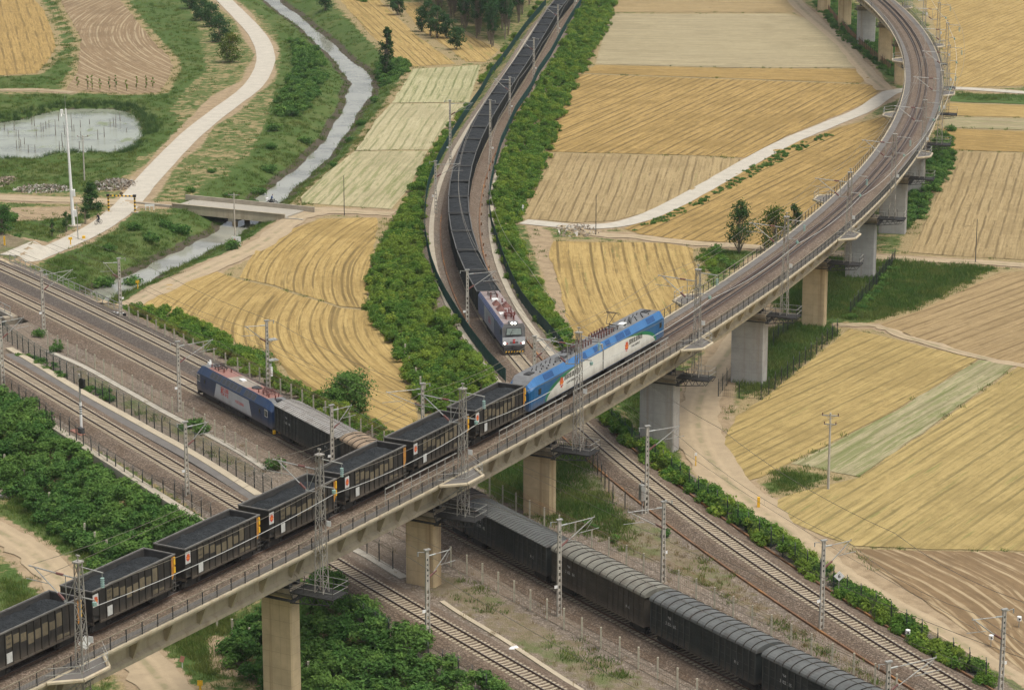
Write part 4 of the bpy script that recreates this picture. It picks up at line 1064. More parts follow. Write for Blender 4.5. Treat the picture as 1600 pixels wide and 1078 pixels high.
# ================================================================== BRIDGES
# road bridge over the river
pa, pb = Vector(G(268, 315, .35)+(0,)), Vector(G(447, 331, .35)+(0,))
_q0 = G(272, 321, .35); _q1 = G(444, 338, .35)
ctr = (Vector((_q0[0], _q0[1], 0))+Vector((_q1[0], _q1[1], 0)))/2
dv = Vector((_q1[0]-_q0[0], _q1[1]-_q0[1], 0)); blen = dv.length; bh_ = atan2(dv.y, dv.x)
rb = empty('road_bridge', (ctr.x, ctr.y, 0), bh_); tag(rb, 'low concrete road bridge crossing the narrow river on a pair of columns', 'bridge')
hl = blen/2+.2; bw = 6.4
mb = MB(); mb.box(-hl, hl, 0, bw, -.45, .22); mb.box(-hl, hl, -.1, .0, -.75, .2); mb.build('deck', M['road'], rb)
mb = MB(); mb.box(-hl, hl, -.28, .02, -.9, .62); mb.box(-hl-.05, hl+.05, -.36, .06, .62, .72); mb.build('parapet', M['girder'], rb)
mb = MB(); mb.box(-hl-1.5, hl+2.0, bw-.2, bw+.05, -.6, .95); mb.build('parapet', M['pale_concrete'], rb)
mb = MB(); mb.box(-hl-7.5, -hl-.1, -.3, .0, -1.0, .35); mb.build('wing_wall', M['concrete'], rb)
mb = MB(); mb.box(hl+.1, hl+3.5, -.35, .0, -1.0, .2); mb.build('wing_wall', M['concrete'], rb)
for yy in (1.0, bw-1.5):
    mb = MB(); mb.bar((.6, yy, -4), (.6, yy, -1.2), .5, 12); mb.build('column', M['pier_tan'], rb)
mb = MB(); mb.box(-.1, 1.3, -.1, bw, -1.5, -.45); mb.build('crosshead', M['concrete'], rb)
for sx in (-1, 1):
    mb = MB(); mb.box(sx*(hl-.3)-.5, sx*(hl-.3)+.5, -.2, bw, -2.6, -.45); mb.build('abutment', M['concrete'], rb)
# railway bridge at the left edge of the picture
sA, sB = T2.near(G(-150, 400, ZR)), T2.near(G(60, 478, ZR))
rw = empty('railway_bridge', T2.pt(sB, 0, 0)); tag(rw, 'ballasted railway bridge with steel railings over the river mouth at the left edge', 'bridge')
RL = Vector(rw.location)
def rbuild(mb, name, mats, par=rw):
    mb.v = [(p[0]-RL.x, p[1]-RL.y, p[2]-RL.z) for p in mb.v]; return mb.build(name, mats, par)
rbuild(sweep(T2, sA, sB, 3, [(-9.6,-2.2),(4.0,-2.2),(4.0,-.75),(-9.6,-.75)], ZR), 'deck', M['cap'])
rbuild(sweep(T2, sA, sB+1, 3, [(4.0,-1.2),(4.35,-1.2),(4.35,-.65),(4.0,-.65)], ZR), 'edge_beam', M['concrete'])
mb = MB()
pA = T2.pt(sB, 0); 
rbuild(sweep(T2, sB-.2, sB+.9, .5, [(-9.8,-5.5),(5.2,-5.5),(5.2,-.8),(-9.8,-.8)], ZR), 'abutment', M['cap'])
for off, s0, s1 in ((4.15, sA, sB+.5), (-9.4, T2.near(T1.pt(T1.near(G(0,405,ZR)))[:2]), T2.near(T1.pt(T1.near(G(158,487,ZR)))[:2]))):
    mb = MB()
    for hh, r in ((1.15,.04),(.6,.02),(.15,.02)):
        sweep(T2, s0, s1, 4.0, [(off-r, hh-.65-r),(off+r, hh-.65-r),(off+r, hh-.65+r),(off-r, hh-.65+r)], ZR, mb=mb)
    rl = rbuild(mb, 'railing', M['steel'])
    s = s0
    while s <= s1:
        p = T2.pt(s, off); o = bpy.data.objects.new('post', post_light); COL.objects.link(o); o.parent = rl
        o.location = (p[0]-RL.x, p[1]-RL.y, ZR-.7); o.rotation_euler = (0,0,T2.at(s)[2]); s += 1.9

# ================================================================== TRAINS
ORD = ['first','second','third','fourth','fifth','sixth','seventh','eighth','ninth','tenth','eleventh','twelfth','thirteenth','fourteenth','fifteenth','sixteenth','seventeenth','eighteenth','nineteenth','twentieth',
       'twenty-first','twenty-second','twenty-third','twenty-fourth','twenty-fifth','twenty-sixth','twenty-seventh','twenty-eighth','twenty-ninth','thirtieth']
def place_on(path, root, s, z, flip=False, half=5.0):
    a, b = path.pt(s-half), path.pt(s+half)
    root.location = ((a[0]+b[0])/2, (a[1]+b[1])/2, z)
    root.rotation_euler = (0, 0, atan2(b[1]-a[1], b[0]-a[0]) + (pi if flip else 0))
def text_mesh(name, body, size, mat, extr=.004, bold=0.0):
    cu = bpy.data.curves.new(name, 'FONT'); cu.body = body; cu.size = size; cu.align_x = 'CENTER'; cu.align_y = 'CENTER'; cu.extrude = extr; cu.resolution_u = 2
    cu.offset = bold
    o = bpy.data.objects.new(name, cu); COL.objects.link(o)
    dg = bpy.context.evaluated_depsgraph_get()
    me = bpy.data.meshes.new_from_object(o.evaluated_get(dg)); me.name = name
    COL.objects.unlink(o); bpy.data.objects.remove(o); bpy.data.curves.remove(cu)
    me.materials.clear(); me.materials.append(mat)
    return me
def side_text(name, me, parent, x, z, y, side=-1, sx=1.0):
    o = meshobj(name, me, parent); o.location = (x, y, z)
    o.rotation_euler = (pi/2, 0, 0) if side < 0 else (pi/2, 0, pi); o.scale = (sx, 1, 1); return o
_wheel = None
def wheelset_mesh():
    global _wheel
    if _wheel: return _wheel
    mb = MB()
    for sy in (-.75, .75): mb.disc((0, sy, 0), (0,1,0), .42, .13, 16)
    mb.bar((0,-.75,0), (0,.75,0), .08, 6); _wheel = mb.mesh('wheelset', M['bogie']); return _wheel
def bogie_mesh(wb=1.8, w=1.0):
    mb = MB()
    for sy in (-w, w):
        prof = [(-wb/2-.35,.35),(-wb/2+.1,.28),(-.4,.18),(.4,.18),(wb/2-.1,.28),(wb/2+.35,.35),(wb/2+.3,.62),(.5,.78),(-.5,.78),(-wb/2-.3,.62)]
        mb.prismy(prof, sy-.09, sy+.09)
        for sx in (-wb/2, wb/2): mb.box(sx-.17, sx+.17, sy-.16, sy+.16, .3, .6)
        for k in (-.22, 0, .22): mb.bar((k, sy, .3), (k, sy, .66), .07, 6)
    mb.box(-.25, .25, -w, w, .45, .8)
    return mb.mesh('bogie', M['bogie'])
BOG = bogie_mesh()
def add_bogie(parent, x, me=None, wb=1.8, n=2):
    o = meshobj('bogie', me or BOG, parent); o.location = (x, 0, 0)
    for k in range(n):
        w = meshobj('wheelset', wheelset_mesh(), o); w.location = ((k-(n-1)/2)*wb/(max(1, n-1)), 0, .42)
    return o
def emblem_mesh(name, s=.3):
    mb = MB(); spikes = 9; pts = []
    for k in range(spikes*2):
        t = 2*pi*k/(spikes*2); r = s*(1.0 if k % 2 == 0 else .74); pts.append((cos(t)*r*1.0, sin(t)*r*1.25))
    mb.face([(x, y, 0) for x, y in pts], 0)
    mb.face([(cos(2*pi*k/16)*s*.62, sin(2*pi*k/16)*s*.36-.02, .004) for k in range(16)], 1)
    mb.face([(cos(2*pi*k/12)*s*.30, sin(2*pi*k/12)*s*.12+.04, .008) for k in range(12)], 0)
    for sx in (-1, 1):
        mb.face([(sx*s*.2, s*.3, .004), (sx*s*.45, s*.38, .004), (sx*s*.34, s*.85, .004)][::sx], 1)
    return mb.mesh(name, [M['emblem_red'], M['emblem_orange']])
M['emblem_red'] = simple('emblem_red', (.50,.055,.03), .6, .1, 3)
M['emblem_orange'] = simple('emblem_orange', (.72,.22,.02), .6, .1, 3)
EMB = emblem_mesh('emblem', .30)
EMB_L = emblem_mesh('emblem', .52)

def coal_mesh(name, x0, x1, hw, z0, amp, slope_end=.9, seed=1, nx=40, ny=12, bumps=0.06):
    r = np.random.default_rng(seed); mb = MB()
    X = np.linspace(x0, x1, nx); Y = np.linspace(-hw, hw, ny); ph = r.uniform(0, 6, 6)
    vs = []
    for x in X:
        for y in Y:
            e = min(x-x0, x1-x)/slope_end; e = min(1, max(0, e)); e = e*e*(3-2*e); q = 1-(y/hw)**2
            z = z0 + amp*e*(.35+.65*q) + .07*sin(x*1.7+ph[0])*sin(y*1.9+ph[1]) + .05*sin(x*3.1+ph[2]+y*2) + r.normal(0, bumps*.5)
            vs.append((x, y, z))
    fs = [(i*ny+j, (i+1)*ny+j, (i+1)*ny+j+1, i*ny+j+1) for i in range(nx-1) for j in range(ny-1)]
    mb.add(vs, fs); me = mb.mesh(name, M['coal']); me.polygons.foreach_set('use_smooth', [True]*len(me.polygons)); return me

# ---- twelve metre ribbed coal wagon of the viaduct train
L8 = 10.9
def make_c80():
    r = empty('coal_wagon')
    mb = MB(); hl = L8/2; xr = hl-.88
    side = [(-hl,3.74),(-hl,1.9),(-hl+.85,1.55),(-hl+.85,1.02),(xr-.75,1.02),(xr,1.3),(xr,3.74)]
    for y0, y1 in ((-1.6,-1.52),(1.52,1.6)): mb.prismy(side, y0, y1, 0)
    mb.box(-hl+.002, -hl+.08, -1.518, 1.518, 1.6, 3.739, 0); mb.box(hl-.3, hl-.22, -1.518, 1.518, 1.6, 3.739, 0)
    mb.box(xr, hl-.25, -1.598, -1.53, 3.2, 3.738, 0); mb.box(xr, hl-.25, 1.53, 1.598, 3.2, 3.738, 0)
    mb.box(-hl+.09, hl-.31, -1.515, 1.515, 1.25, 1.4, 0)
    mb.face([(-hl+.085,-1.515,3.2),(-hl+.085,1.515,3.2),(-hl+.95,1.515,1.5),(-hl+.95,-1.515,1.5)], 1)
    mb.box(-hl+.3, hl-.3, -.35, .35, .75, 1.1, 0)
    mb.box(-hl+.0, -hl+.1, -1.45, 1.45, 1.0, 1.2, 0); mb.box(hl-.1, hl, -1.45, 1.45, 1.0, 1.2, 0)
    mb.box(-hl+.06, -hl+.12, -1.6, -1.5, .95, 1.9, 0)
    for yy in (-1.5, 1.5): mb.box(-hl+.082, hl-.302, yy-.012, yy+.012, 1.41, 3.70, 1)
    mb.box(-hl+.085, -hl+.1, -1.48, 1.48, 1.41, 3.7, 1); mb.box(hl-.325, hl-.31, -1.48, 1.48, 1.41, 3.7, 1)
    mb.build('body', [M['wagon'], M['wagon_in']], r)
    mb = MB()
    for yy in (-1.57, 1.57): mb.box(-hl-.03, hl-.2, yy-.075, yy+.075, 3.742, 3.86)
    mb.box(-hl-.03, -hl+.1, -1.49, 1.49, 3.742, 3.85); mb.box(hl-.34, hl-.2, -1.49, 1.49, 3.742, 3.85)
    mb.build('top_rim', M['wagon_rim'], r)
    me = coal_mesh('coal_load', -hl+.1, hl-.34, 1.47, 3.16, .50, 1.3, 3); meshobj('coal_load', me, r)
    rib = MB(); rib.box(-.05,.05,-.09,0,1.02,3.70); rib = rib.mesh('side_rib', M['wagon'])
    nb = 11; xs = [-hl+.84+(xr-(-hl+.84))*k/nb for k in range(nb+1)]
    for sd in (-1, 1):
        for x in xs:
            o = meshobj('side_rib', rib, r); o.location = (x, sd*1.6, 0)
            if sd > 0: o.rotation_euler = (0,0,pi)
        mb = MB(); mb.box(-hl+.86, xr, sd*1.6-.07, sd*1.6+.07, 1.0, 1.16); mb.build('side_sill', M['wagon'], r)
    # faded marking panels between the ribs
    def panel(x0, x1, z0, z1, mat, name='marking_panel'):
        for sd in (-1, 1):
            mb = MB(); mb.box(x0, x1, min(sd*1.6, sd*1.622), max(sd*1.6, sd*1.622), z0, z1); p = mb.build(name, M[mat], r)
        return p
    bw = xs[1]-xs[0]
    panel(-hl+.06, -hl+.74, 2.5, 3.52, 'patch_white', 'emblem_panel')
    for sd in (-1, 1):
        e = meshobj('emblem', EMB, r); e.location = ((-hl+.4), sd*1.626, 3.02); e.rotation_euler = (pi/2, 0, 0 if sd < 0 else pi)
    spec = {1:[(2.45,3.45,'patch_tan'),(1.25,2.05,'patch_white')], 2:[(2.6,3.3,'patch_tan')], 3:[(2.45,3.1,'patch_tan')], 4:[(2.0,2.85,'patch_tan')], 5:[(2.15,2.9,'patch_tan')],
            6:[(2.1,3.1,'patch_tan')], 7:[(2.3,2.95,'patch_tan')], 8:[(2.3,3.4,'patch_tan'),(1.25,1.6,'patch_tan')], 9:[(1.3,1.5,'patch_tan')]}
    for k, lst in spec.items():
        for z0, z1, m in lst: panel(xs[k]+.07, xs[k+1]-.07, z0, z1, m)
    tm = text_mesh('marking', 'C80', .30, M['black_paint']); side_text('marking', tm, r, (xs[1]+xs[2])/2, 3.2, -1.626)
    tn = text_mesh('marking', '3601', .26, M['black_paint']); side_text('marking', tn, r, (xs[1]+xs[2])/2, 2.75, -1.626)
    mb = MB()
    for k in (3, 4): mb.box(xs[k+1]+.1, xs[k+1]+.45, -1.66, -1.6, 3.2, 3.55)
    mb.build('vent_plate', M['wagon'], r)
    # rust coloured end sheet, yellow hand brake side, ladder
    mb = MB()
    mb.prismy([(xr+.03,3.66),(xr+.03,1.75),(xr+.25,1.75),(hl-.24,2.35),(hl-.24,3.66)], -1.6, -1.56, 0)
    mb.build('end_sheet', M['orange'], r); mb = MB()
    mb.prismy([(xr+.03,3.66),(xr+.03,1.75),(xr+.25,1.75),(hl-.24,2.35),(hl-.24,3.66)], 1.56, 1.6, 0)
    mb.build('end_sheet', M['orange'], r)
    mb = MB(); mb.box(hl-.45, hl-.26, -1.66, -1.605, 2.95, 3.6, 0); mb.box(hl-.45, hl-.26, -1.66, -1.605, 2.25, 2.75, 0); mb.build('hand_brake_plate', M['yellow'], r)
    mb = MB()
    for x in (xr+.3, hl-.25): mb.bar((x,-1.58,.7), (x,-1.58,2.3), .025)
    for k in range(5): mb.bar((xr+.3,-1.58,.75+k*.33), (hl-.25,-1.58,.75+k*.33), .02)
    mb.bar((hl,-1.3,.85), (hl+.12,-1.62,1.05), .05); mb.build('ladder', M['wagon_rim'], r)
    mb = MB(); mb.bar((-hl-.5,0,.88),(hl+.5,0,.88),.13,6); mb.box(-hl-.55,-hl-.2,-.2,.2,.7,1.05); mb.box(hl+.2,hl+.55,-.2,.2,.7,1.05); mb.build('coupler', M['bogie'], r)
    for x in (-hl+1.45, hl-1.45): add_bogie(r, x)
    return r
s0 = VI.near((-34.3+.0, 194.6))
wag = make_c80(); first = True
LOADS = [coal_mesh('coal_load', -L8/2+.1, L8/2-.34, 1.47, z, a, e, sd) for z, a, e, sd in ((3.16,.5,1.3,3),(3.22,.44,1.0,5),(3.06,.62,1.8,6),(3.18,.52,1.5,8))]
def swap_load(r, me):
    for c in r.children:
        if c.name.startswith('coal_load'): c.data = me
names_v = {5:'coal wagon coupled directly behind the blue and white locomotive', 4:'second coal wagon behind the blue and white locomotive on the viaduct', 3:'third coal wagon behind the blue and white locomotive on the viaduct',
           2:'fourth coal wagon behind the blue and white locomotive on the viaduct', 1:'fifth coal wagon behind the blue and white locomotive on the viaduct', 0:'sixth coal wagon behind the blue and white locomotive on the viaduct',
           -1:'last visible coal wagon of the viaduct train, cut by the left edge'}
for k in range(5, -2, -1):
    r = wag if first else copy_tree(wag)
    swap_load(r, LOADS[k % 4]); place_on(VI, r, s0+12*k+L8/2-.03, ZV); tag(r, names_v[k], 'coal wagon', 'coal wagons on the viaduct')
    if not first:      # the yellow plate shows on some wagons only
        if k in (3,):
            for c in list(r.children):
                if c.name.startswith('hand_brake'): bpy.data.objects.remove(c)
    first = False

# ---- locomotives
def loft(rings, mis, cap0=None, cap1=None, mb=None):
    """rings: list of equal length point lists; mis: material per ring edge"""
    mb = mb or MB(); n = len(rings[0]); b = len(mb.v)
    for r in rings: mb.v += [tuple(p) for p in r]
    for i in range(len(rings)-1):
        for j in range(n):
            j2 = (j+1) % n
            mb.f.append((b+i*n+j, b+i*n+j2, b+(i+1)*n+j2, b+(i+1)*n+j)); mb.m.append(mis[j] if not callable(mis) else mis(i, j))
    if cap0 is not None: mb.f.append(tuple(b+j for j in range(n-1,-1,-1))); mb.m.append(cap0)
    if cap1 is not None: mb.f.append(tuple(b+(len(rings)-1)*n+j for j in range(n))); mb.m.append(cap1)
    return mb
def cs(x, w, zs, zr, zb=.95, cham=.42, roofw=None, dx=0):
    """body cross-section: floor, side, chamfer, roof (x shifts back with height by dx)"""
    rw = roofw if roofw is not None else w-cham
    pts = [(-w,zb),(w,zb),(w,zs),(rw,zr),(-rw,zr),(-w,zs)]
    return [(x+dx*(z-zb)/(3.95-zb), y, z) for y, z in pts]
def fan_insulators(mb, spots, h=.38, r=.09):
    for x, y, z in spots:
        for k in range(4): mb.bar((x,y,z+h*k/4), (x,y,z+h*(k+.7)/4), r, 7)
        mb.bar((x,y,z), (x,y,z+h), r*.5, 5)
def panto(parent, x, z, up=0.0, mat='panto', d=1):
    mb = MB()
    for sy in (-.5, .5): mb.bar((x-.9, sy, z+.35), (x+.9, sy, z+.35), .05); mb.bar((x-.5, sy, z), (x-.5, sy, z+.35), .06); mb.bar((x+.5, sy, z), (x+.5, sy, z+.35), .06)
    for xx in (-.9, 0, .9): mb.bar((x+xx, -.5, z+.35), (x+xx, .5, z+.35), .05)
    ex = x+d*(1.5 if up < .5 else 1.0); ez = z+.42+up*.55
    for sy in (-.3, .3): mb.bar((x-d*.6, sy, z+.4), (ex, sy*.6, ez), .045)
    hx = x-d*(.3 if up < .5 else .1); hzz = z+.55+up*1.35
    for sy in (-.45, .45): mb.bar((ex, sy*.4, ez), (hx, sy, hzz), .035)
    for dx in (-.18, .18):
        mb.bar((hx+dx, -.62, hzz+.06), (hx+dx, .62, hzz+.06), .04)
        for sy in (-1, 1): mb.bar((hx+dx, sy*.62, hzz+.06), (hx+dx, sy*.95, hzz-.12), .03)
    return mb.build('pantograph', M[mat], parent)

def underframe(parent, x0, x1, bogies, wb, n, mat='bogie'):
    mb = MB(); mb.box(x0+.3, x1-.3, -1.35, 1.35, .75, .95)
    lo = min(bogies)+wb*.75+.3; hi = max(bogies)-wb*.75-.3
    if hi-lo > .8: mb.box(lo, hi, -1.45, 1.45, .28, .80)
    for x in np.arange(lo, hi, .9): mb.box(x, x+.06, -1.5, 1.5, .28, .78)
    mb.build('underframe', M[mat], parent)
    for b in bogies:
        add_bogie(parent, b, bogie_mesh(wb, 1.12), wb, n)

def make_hxd1():
    r = empty('electric_locomotive')
    half = 17.55
    for sg in (1, -1):       # two body halves; sg=+1 is the leading one
        mb = MB(); W = 1.55
        prof = [(0.12,1.0,0),(14.9,1.0,0),(16.3,.985,.0),(17.0,.94,.25),(17.42,.84,.55),(17.55,.72,.8)]
        rings = []
        for x, k, t in prof:
            zs, zr = 3.18-t*.75, 3.98-t*1.05
            w = W*k; rw = (w-.42) if t == 0 else (w-.42)*(1-.12*t)
            rings.append([(sg*x, y, z) for y, z in [(-w,.95-.35*t),(w,.95-.35*t),(w,zs),(rw,zr),(-rw,zr),(-w,zs)]])
        mis = [3,0,1,2,1,0]
        loft(rings, mis, 3, 0, mb)
        if sg < 0: mb.f = [f[::-1] for f in mb.f]
        mb.build('body', [M['loco_blue'], M['loco_blue_light'], M['loco_roof'], M['bogie']], r)
        for sd in (-1, 1):
            y0, y1 = sd*1.552, sd*1.560
            def curve(k0, n=20):      # swoosh edge rising from the sill to the cant rail
                return [(sg*(14.6-k0*(.12+.88*sin(t)**1.5)-7.6*(1-cos(t))), 1.02+2.10*sin(t)) for t in np.linspace(0, pi/2, n)]
            cg, cw = curve(0), curve(2.7)
            top = 3.12
            g = cg + cw[::-1]
            mb = MB()
            for i in range(len(cg)-1):
                q = [cg[i], cg[i+1], cw[i+1], cw[i]]; mb.face([(x, y0+sd*.002, z) for x, z in q])
            mb.build('green_swoosh', M['loco_green'], r)
            mb = MB()
            for i in range(len(cw)-1):
                q = [cw[i], cw[i+1], (sg*.15, cw[i+1][1]), (sg*.15, cw[i][1])]; mb.face([(x, y0+sd*.004, z) for x, z in q])
            mb.build('white_side_panel', M['loco_white'], r)
            mb = MB(); x0, x1 = sorted((sg*15.55, sg*16.15)); mb.box(x0, x1, min(y0*.985, y0*1.003), max(y0*.985, y0*1.003), 2.15, 2.75); mb.build('cab_window', M['glass'], r)
            mb = MB(); x0, x1 = sorted((sg*14.62, sg*15.3)); mb.box(x0, x0+.04, min(y0, y1)-.004, max(y0, y1)+.004, 1.0, 2.9); mb.box(x1-.04, x1, min(y0, y1)-.004, max(y0, y1)+.004, 1.0, 2.9); mb.build('door_frame', M['loco_blue_light'], r)
        # louvres set in the sloping cant
        for (a, b) in ((1.0,2.2),(3.8,6.0),(6.3,7.6),(12.2,14.4)) if sg > 0 else ((1.0,2.0),(4.0,5.2),(12.3,14.6)):
            for sd in (-1, 1):
                mb = MB(); xa, xb = sorted((sg*a, sg*b))
                p = [(xa, sd*1.50, 3.29), (xb, sd*1.50, 3.29), (xb, sd*1.20, 3.86), (xa, sd*1.20, 3.86)]
                off = Vector((0, sd*.012, .008)); mb.face([tuple(Vector(q)+off) for q in (p if sd < 0 else p[::-1])]); mb.build('louvre', M['grille_blue'], r)
        underframe(r, min(sg*.2, sg*17), max(sg*.2, sg*17), [sg*3.6, sg*12.9], 2.8, 2)
        mb = MB()
        for k in range(10): 
            x = sg*(9.2+k*.55); y = -.75+.35*(k % 3); mb.bar((x, y, 3.98), (x, y, 4.14), .07, 6)
            mb.bar((x+.2, .5-.2*(k % 2), 3.98), (x+.2, .5-.2*(k % 2), 4.12), .05, 6)
        mb.box(min(sg*14.6, sg*15.8), max(sg*14.6, sg*15.8), -.35, .35, 3.98, 4.10); mb.disc((sg*15.2, .0, 4.12), (0,0,1), .3, .05, 12)
        mb.build('roof_fitting', M['dark_steel'], r)
        mb = MB(); x0, x1 = sorted((sg*7.2, sg*8.2)); mb.box(x0, x1, -.7, -.05, 3.98, 4.35); mb.box(x0+.08, x1-.08, -.71, -.70, 4.05, 4.28, 1); mb.build('air_conditioner', [M['white_paint'] if sg > 0 else M['loco_roof'], M['grille']], r)
        mb = MB(); fan_insulators(mb, [(sg*(1.0+.7*k), y, 3.98) for k in range(6) for y in (-.55, .1, .6)], .48, .085)
        for y in (-.55, .6): mb.bar((sg*.9, y, 4.5), (sg*4.8, y, 4.5), .03)
        mb.build('roof_insulator', M['insul_brown'], r)
        mb = MB(); 
        for k in range(6): mb.bar((sg*(8.9+.22*k), -.5, 3.98), (sg*(8.9+.22*k), -.5, 4.5), .02); 
        mb.bar((sg*8.9,-.5,4.5), (sg*10.0,-.5,4.5), .02); mb.bar((sg*8.9,-.5,4.25), (sg*10.0,-.5,4.25), .02); mb.build('roof_rail', M['dark_steel'], r)
        panto(r, sg*5.6, 3.98, 1.0 if sg > 0 else .0, 'panto', -sg)
        e = meshobj('emblem', EMB_L, r); e.location = ((6.3 if sg > 0 else -10.6), -1.566, 2.15); e.rotation_euler = (pi/2, 0, 0)
        e = meshobj('emblem', EMB_L, r); e.location = ((6.3 if sg > 0 else -10.6), 1.566, 2.15); e.rotation_euler = (pi/2, 0, pi)
        tx = 8.75 if sg > 0 else -8.1
        side_text('company_name', TXT_CN, r, tx, 2.42, -1.566); side_text('company_name', TXT_EN, r, tx, 1.82, -1.566)
        side_text('company_name', TXT_CN, r, tx, 2.42, 1.566, 1); side_text('company_name', TXT_EN, r, tx, 1.82, 1.566, 1)
    mb = MB(); mb.box(-.14, .14, -1.46, 1.46, .9, 3.85); mb.box(-.05,.05,-1.57,-1.46,.95,3.3); mb.build('gangway', M['concrete'], r)
    return r
TXT_CN = text_mesh('company_name', '国家能源集团', .62, M['black_paint'], bold=.006)
TXT_EN = text_mesh('company_name', 'CHN ENERGY', .40, M['black_paint'], bold=.004)
lo = make_hxd1(); place_on(VI, lo, s0+72.1+17.55, ZV, half=10); tag(lo, 'two section electric locomotive in blue, green and white with its front pantograph raised', 'locomotive')

# ---- navy single locomotive with the boxcars
def make_hxd3():
    r = empty('electric_locomotive'); hl = 10.2; mb = MB(); W = 1.55
    rings = []
    for x, k, t in [(-hl-.1,.82,.75),(-hl+.12,.93,.4),(-hl+.7,.985,.1),(-hl+1.6,1,0),(-hl+2.6,1,0),(-6.0,1,0),(-2.2,1,0),(3.0,1,0),(6.6,1,0),(hl-1.6,1,0),(hl-.7,.985,.1),(hl-.12,.93,.4),(hl+.1,.82,.75)]:
        w = W*k; zs, zr = 3.05-t*.45, 3.95-t*1.1; rw = (w-.55)*(1-.1*t)
        rings.append([(x, y, z) for y, z in [(-w,.95-.3*t),(w,.95-.3*t),(w,zs),(rw,zr),(-rw,zr),(-w,zs)]])
    roofm = {0:2,1:2,2:2,3:2,4:3,5:3,6:4,7:3,8:3,9:2,10:2,11:2}
    loft(rings, lambda i, j: (5 if j == 0 else 0 if j in (1, 5) else (1 if j in (2, 4) else roofm.get(i, 2))), 0, 0, mb)
    mb.build('body', [M['loco_navy'], M['loco_navy'], M['loco_roof'], M['loco_roof_red'], M['loco_roof_tan'], M['bogie']], r)
    for sd in (-1, 1):
        y = sd*1.556
        q = [(-4.3,1.35),(5.3,1.35),(4.6,2.88),(-4.9,2.88)] 
        q = [(-4.9,1.12),(5.4,1.12),(4.7,2.92),(-4.2,2.92)]
        mb = MB(); mb.face([(x, y, z) for x, z in (q if sd < 0 else q[::-1])]); mb.build('silver_panel', M['loco_silver'], r)
        for x0, x1 in ((-hl+.55,-hl+1.25),(hl-1.25,hl-.55)):
            fr = MB(); fr.box(x0-.06, x1+.06, min(y, y+sd*.01), max(y, y+sd*.01), 2.02, 2.86); f = fr.build('cab_window', M['white_paint'], r)
            mb = MB(); mb.box(x0, (x0+x1)/2-.04, min(y, y+sd*.02), max(y, y+sd*.02), 2.08, 2.8); mb.box((x0+x1)/2+.04, x1, min(y, y+sd*.02), max(y, y+sd*.02), 2.08, 2.8); mb.build('pane', M['glass'], f)
        for x0 in (-hl+2.3, hl-2.9):
            mb = MB(); mb.box(x0, x0+.65, min(y-sd*.02, y+sd*.012), max(y-sd*.02, y+sd*.012), 1.0, 2.85); d = mb.build('door', M['loco_navy'], r)
            mb = MB(); mb.box(x0+.16, x0+.5, min(y, y+sd*.02), max(y, y+sd*.02), 2.1, 2.6); mb.build('pane', M['glass'], d)
        for (xa, n) in ((-6.2,3),(-2.9,5),(3.2,3)):
            for k in range(n):
                x0 = xa+k*1.05; mb = MB()
                p = [(x0, 1.49, 3.17), (x0+.86, 1.49, 3.17), (x0+.86, 1.10, 3.80), (x0, 1.10, 3.80)]
                nrm = Vector((0, sd*.9, .5))*.02
                f = [Vector((a, sd*b, c))+nrm for a, b, c in p]; mb.face(f if sd < 0 else f[::-1]); fr = mb.build('louvre', M['loco_silver'] if False else M['wagon_rim'], r)
                mb = MB(); p = [(x0+.07, 1.462, 3.215), (x0+.79, 1.462, 3.215), (x0+.79, 1.128, 3.755), (x0+.07, 1.128, 3.755)]
                f = [Vector((a, sd*b, c))+nrm*1.6 for a, b, c in p]; mb.face(f if sd < 0 else f[::-1]); mb.build('louvre_mesh', M['grille'], fr)
        side_text('lettering', TXT_HX, r, -1.9*(1 if sd < 0 else -1), 2.25, y+sd*.008, sd); side_text('lettering', TXT_NO, r, 2.2*(1 if sd < 0 else -1), 1.95, y+sd*.008, sd)
    underframe(r, -hl, hl, [-6.6, 6.6], 4.0, 3)
    mb = MB(); mb.box(hl-.1, hl+.15, -1.25, 1.25, .25, .95, 0); mb.box(-hl-.15, -hl+.1, -1.25, 1.25, .25, .95, 0); mb.build('pilot', M['dark_steel'], r)
    mb = MB()
    for y in (-1.1, -.35, .4, 1.1): mb.box(hl+.12, hl+.30, y-.16, y+.16, .2, .62)
    mb.build('pilot_marking', M['yellow'], r)
    panto(r, -6.2, 3.95, 0, 'panto', 1); panto(r, 7.0, 3.95, 0, 'insul_brown', -1)
    mb = MB(); fan_insulators(mb, [(-7.6,-.5,3.95),(-7.3,.5,3.95),(-4.6,-.3,3.95),(-4.3,.5,3.95),(5.2,.3,3.95),(8.2,-.6,3.95),(8.5,.5,3.95),(5.7,-.7,3.95),(8.9,-.1,3.9)], .42, .08)
    mb.bar((-7.4,.5,4.35), (8.4,.5,4.35), .025); mb.build('roof_insulator', M['insul_red'], r)
    mb = MB(); mb.box(-.6, .35, -.25, .35, 3.95, 4.12); mb.build('roof_hatch', M['white_paint'], r)
    mb = MB(); mb.disc((3.6, 0, 4.0), (0,0,1), .55, .12, 14); mb.disc((4.1, .1, 4.02), (0,0,1), .4, .14, 14); mb.build('roof_vent', M['dark_steel'], r)
    mb = MB(); mb.box(hl-1.1, hl-.4, -.35, .35, 3.6, 3.95); mb.build('lamp_housing', M['dark_steel'], r)
    mb = MB(); mb.box(-hl+.6, -hl+1.0, -.2, .2, 3.8, 4.15); mb.bar((-hl+.8,.1,4.1),(-hl+.8,.1,4.4),.12,8); mb.build('horn', M['white_paint'], r)
    return r
TXT_HX = text_mesh('lettering', '和谐', 1.15, M['red'], bold=.012)
TXT_NO = text_mesh('lettering', 'HXD20006', .50, M['red'], bold=.004)
sA0 = T2.near((-3.5, 251.2))
BL = 16.44
sE = T2.near(G(427, 633, ZR+4.0))
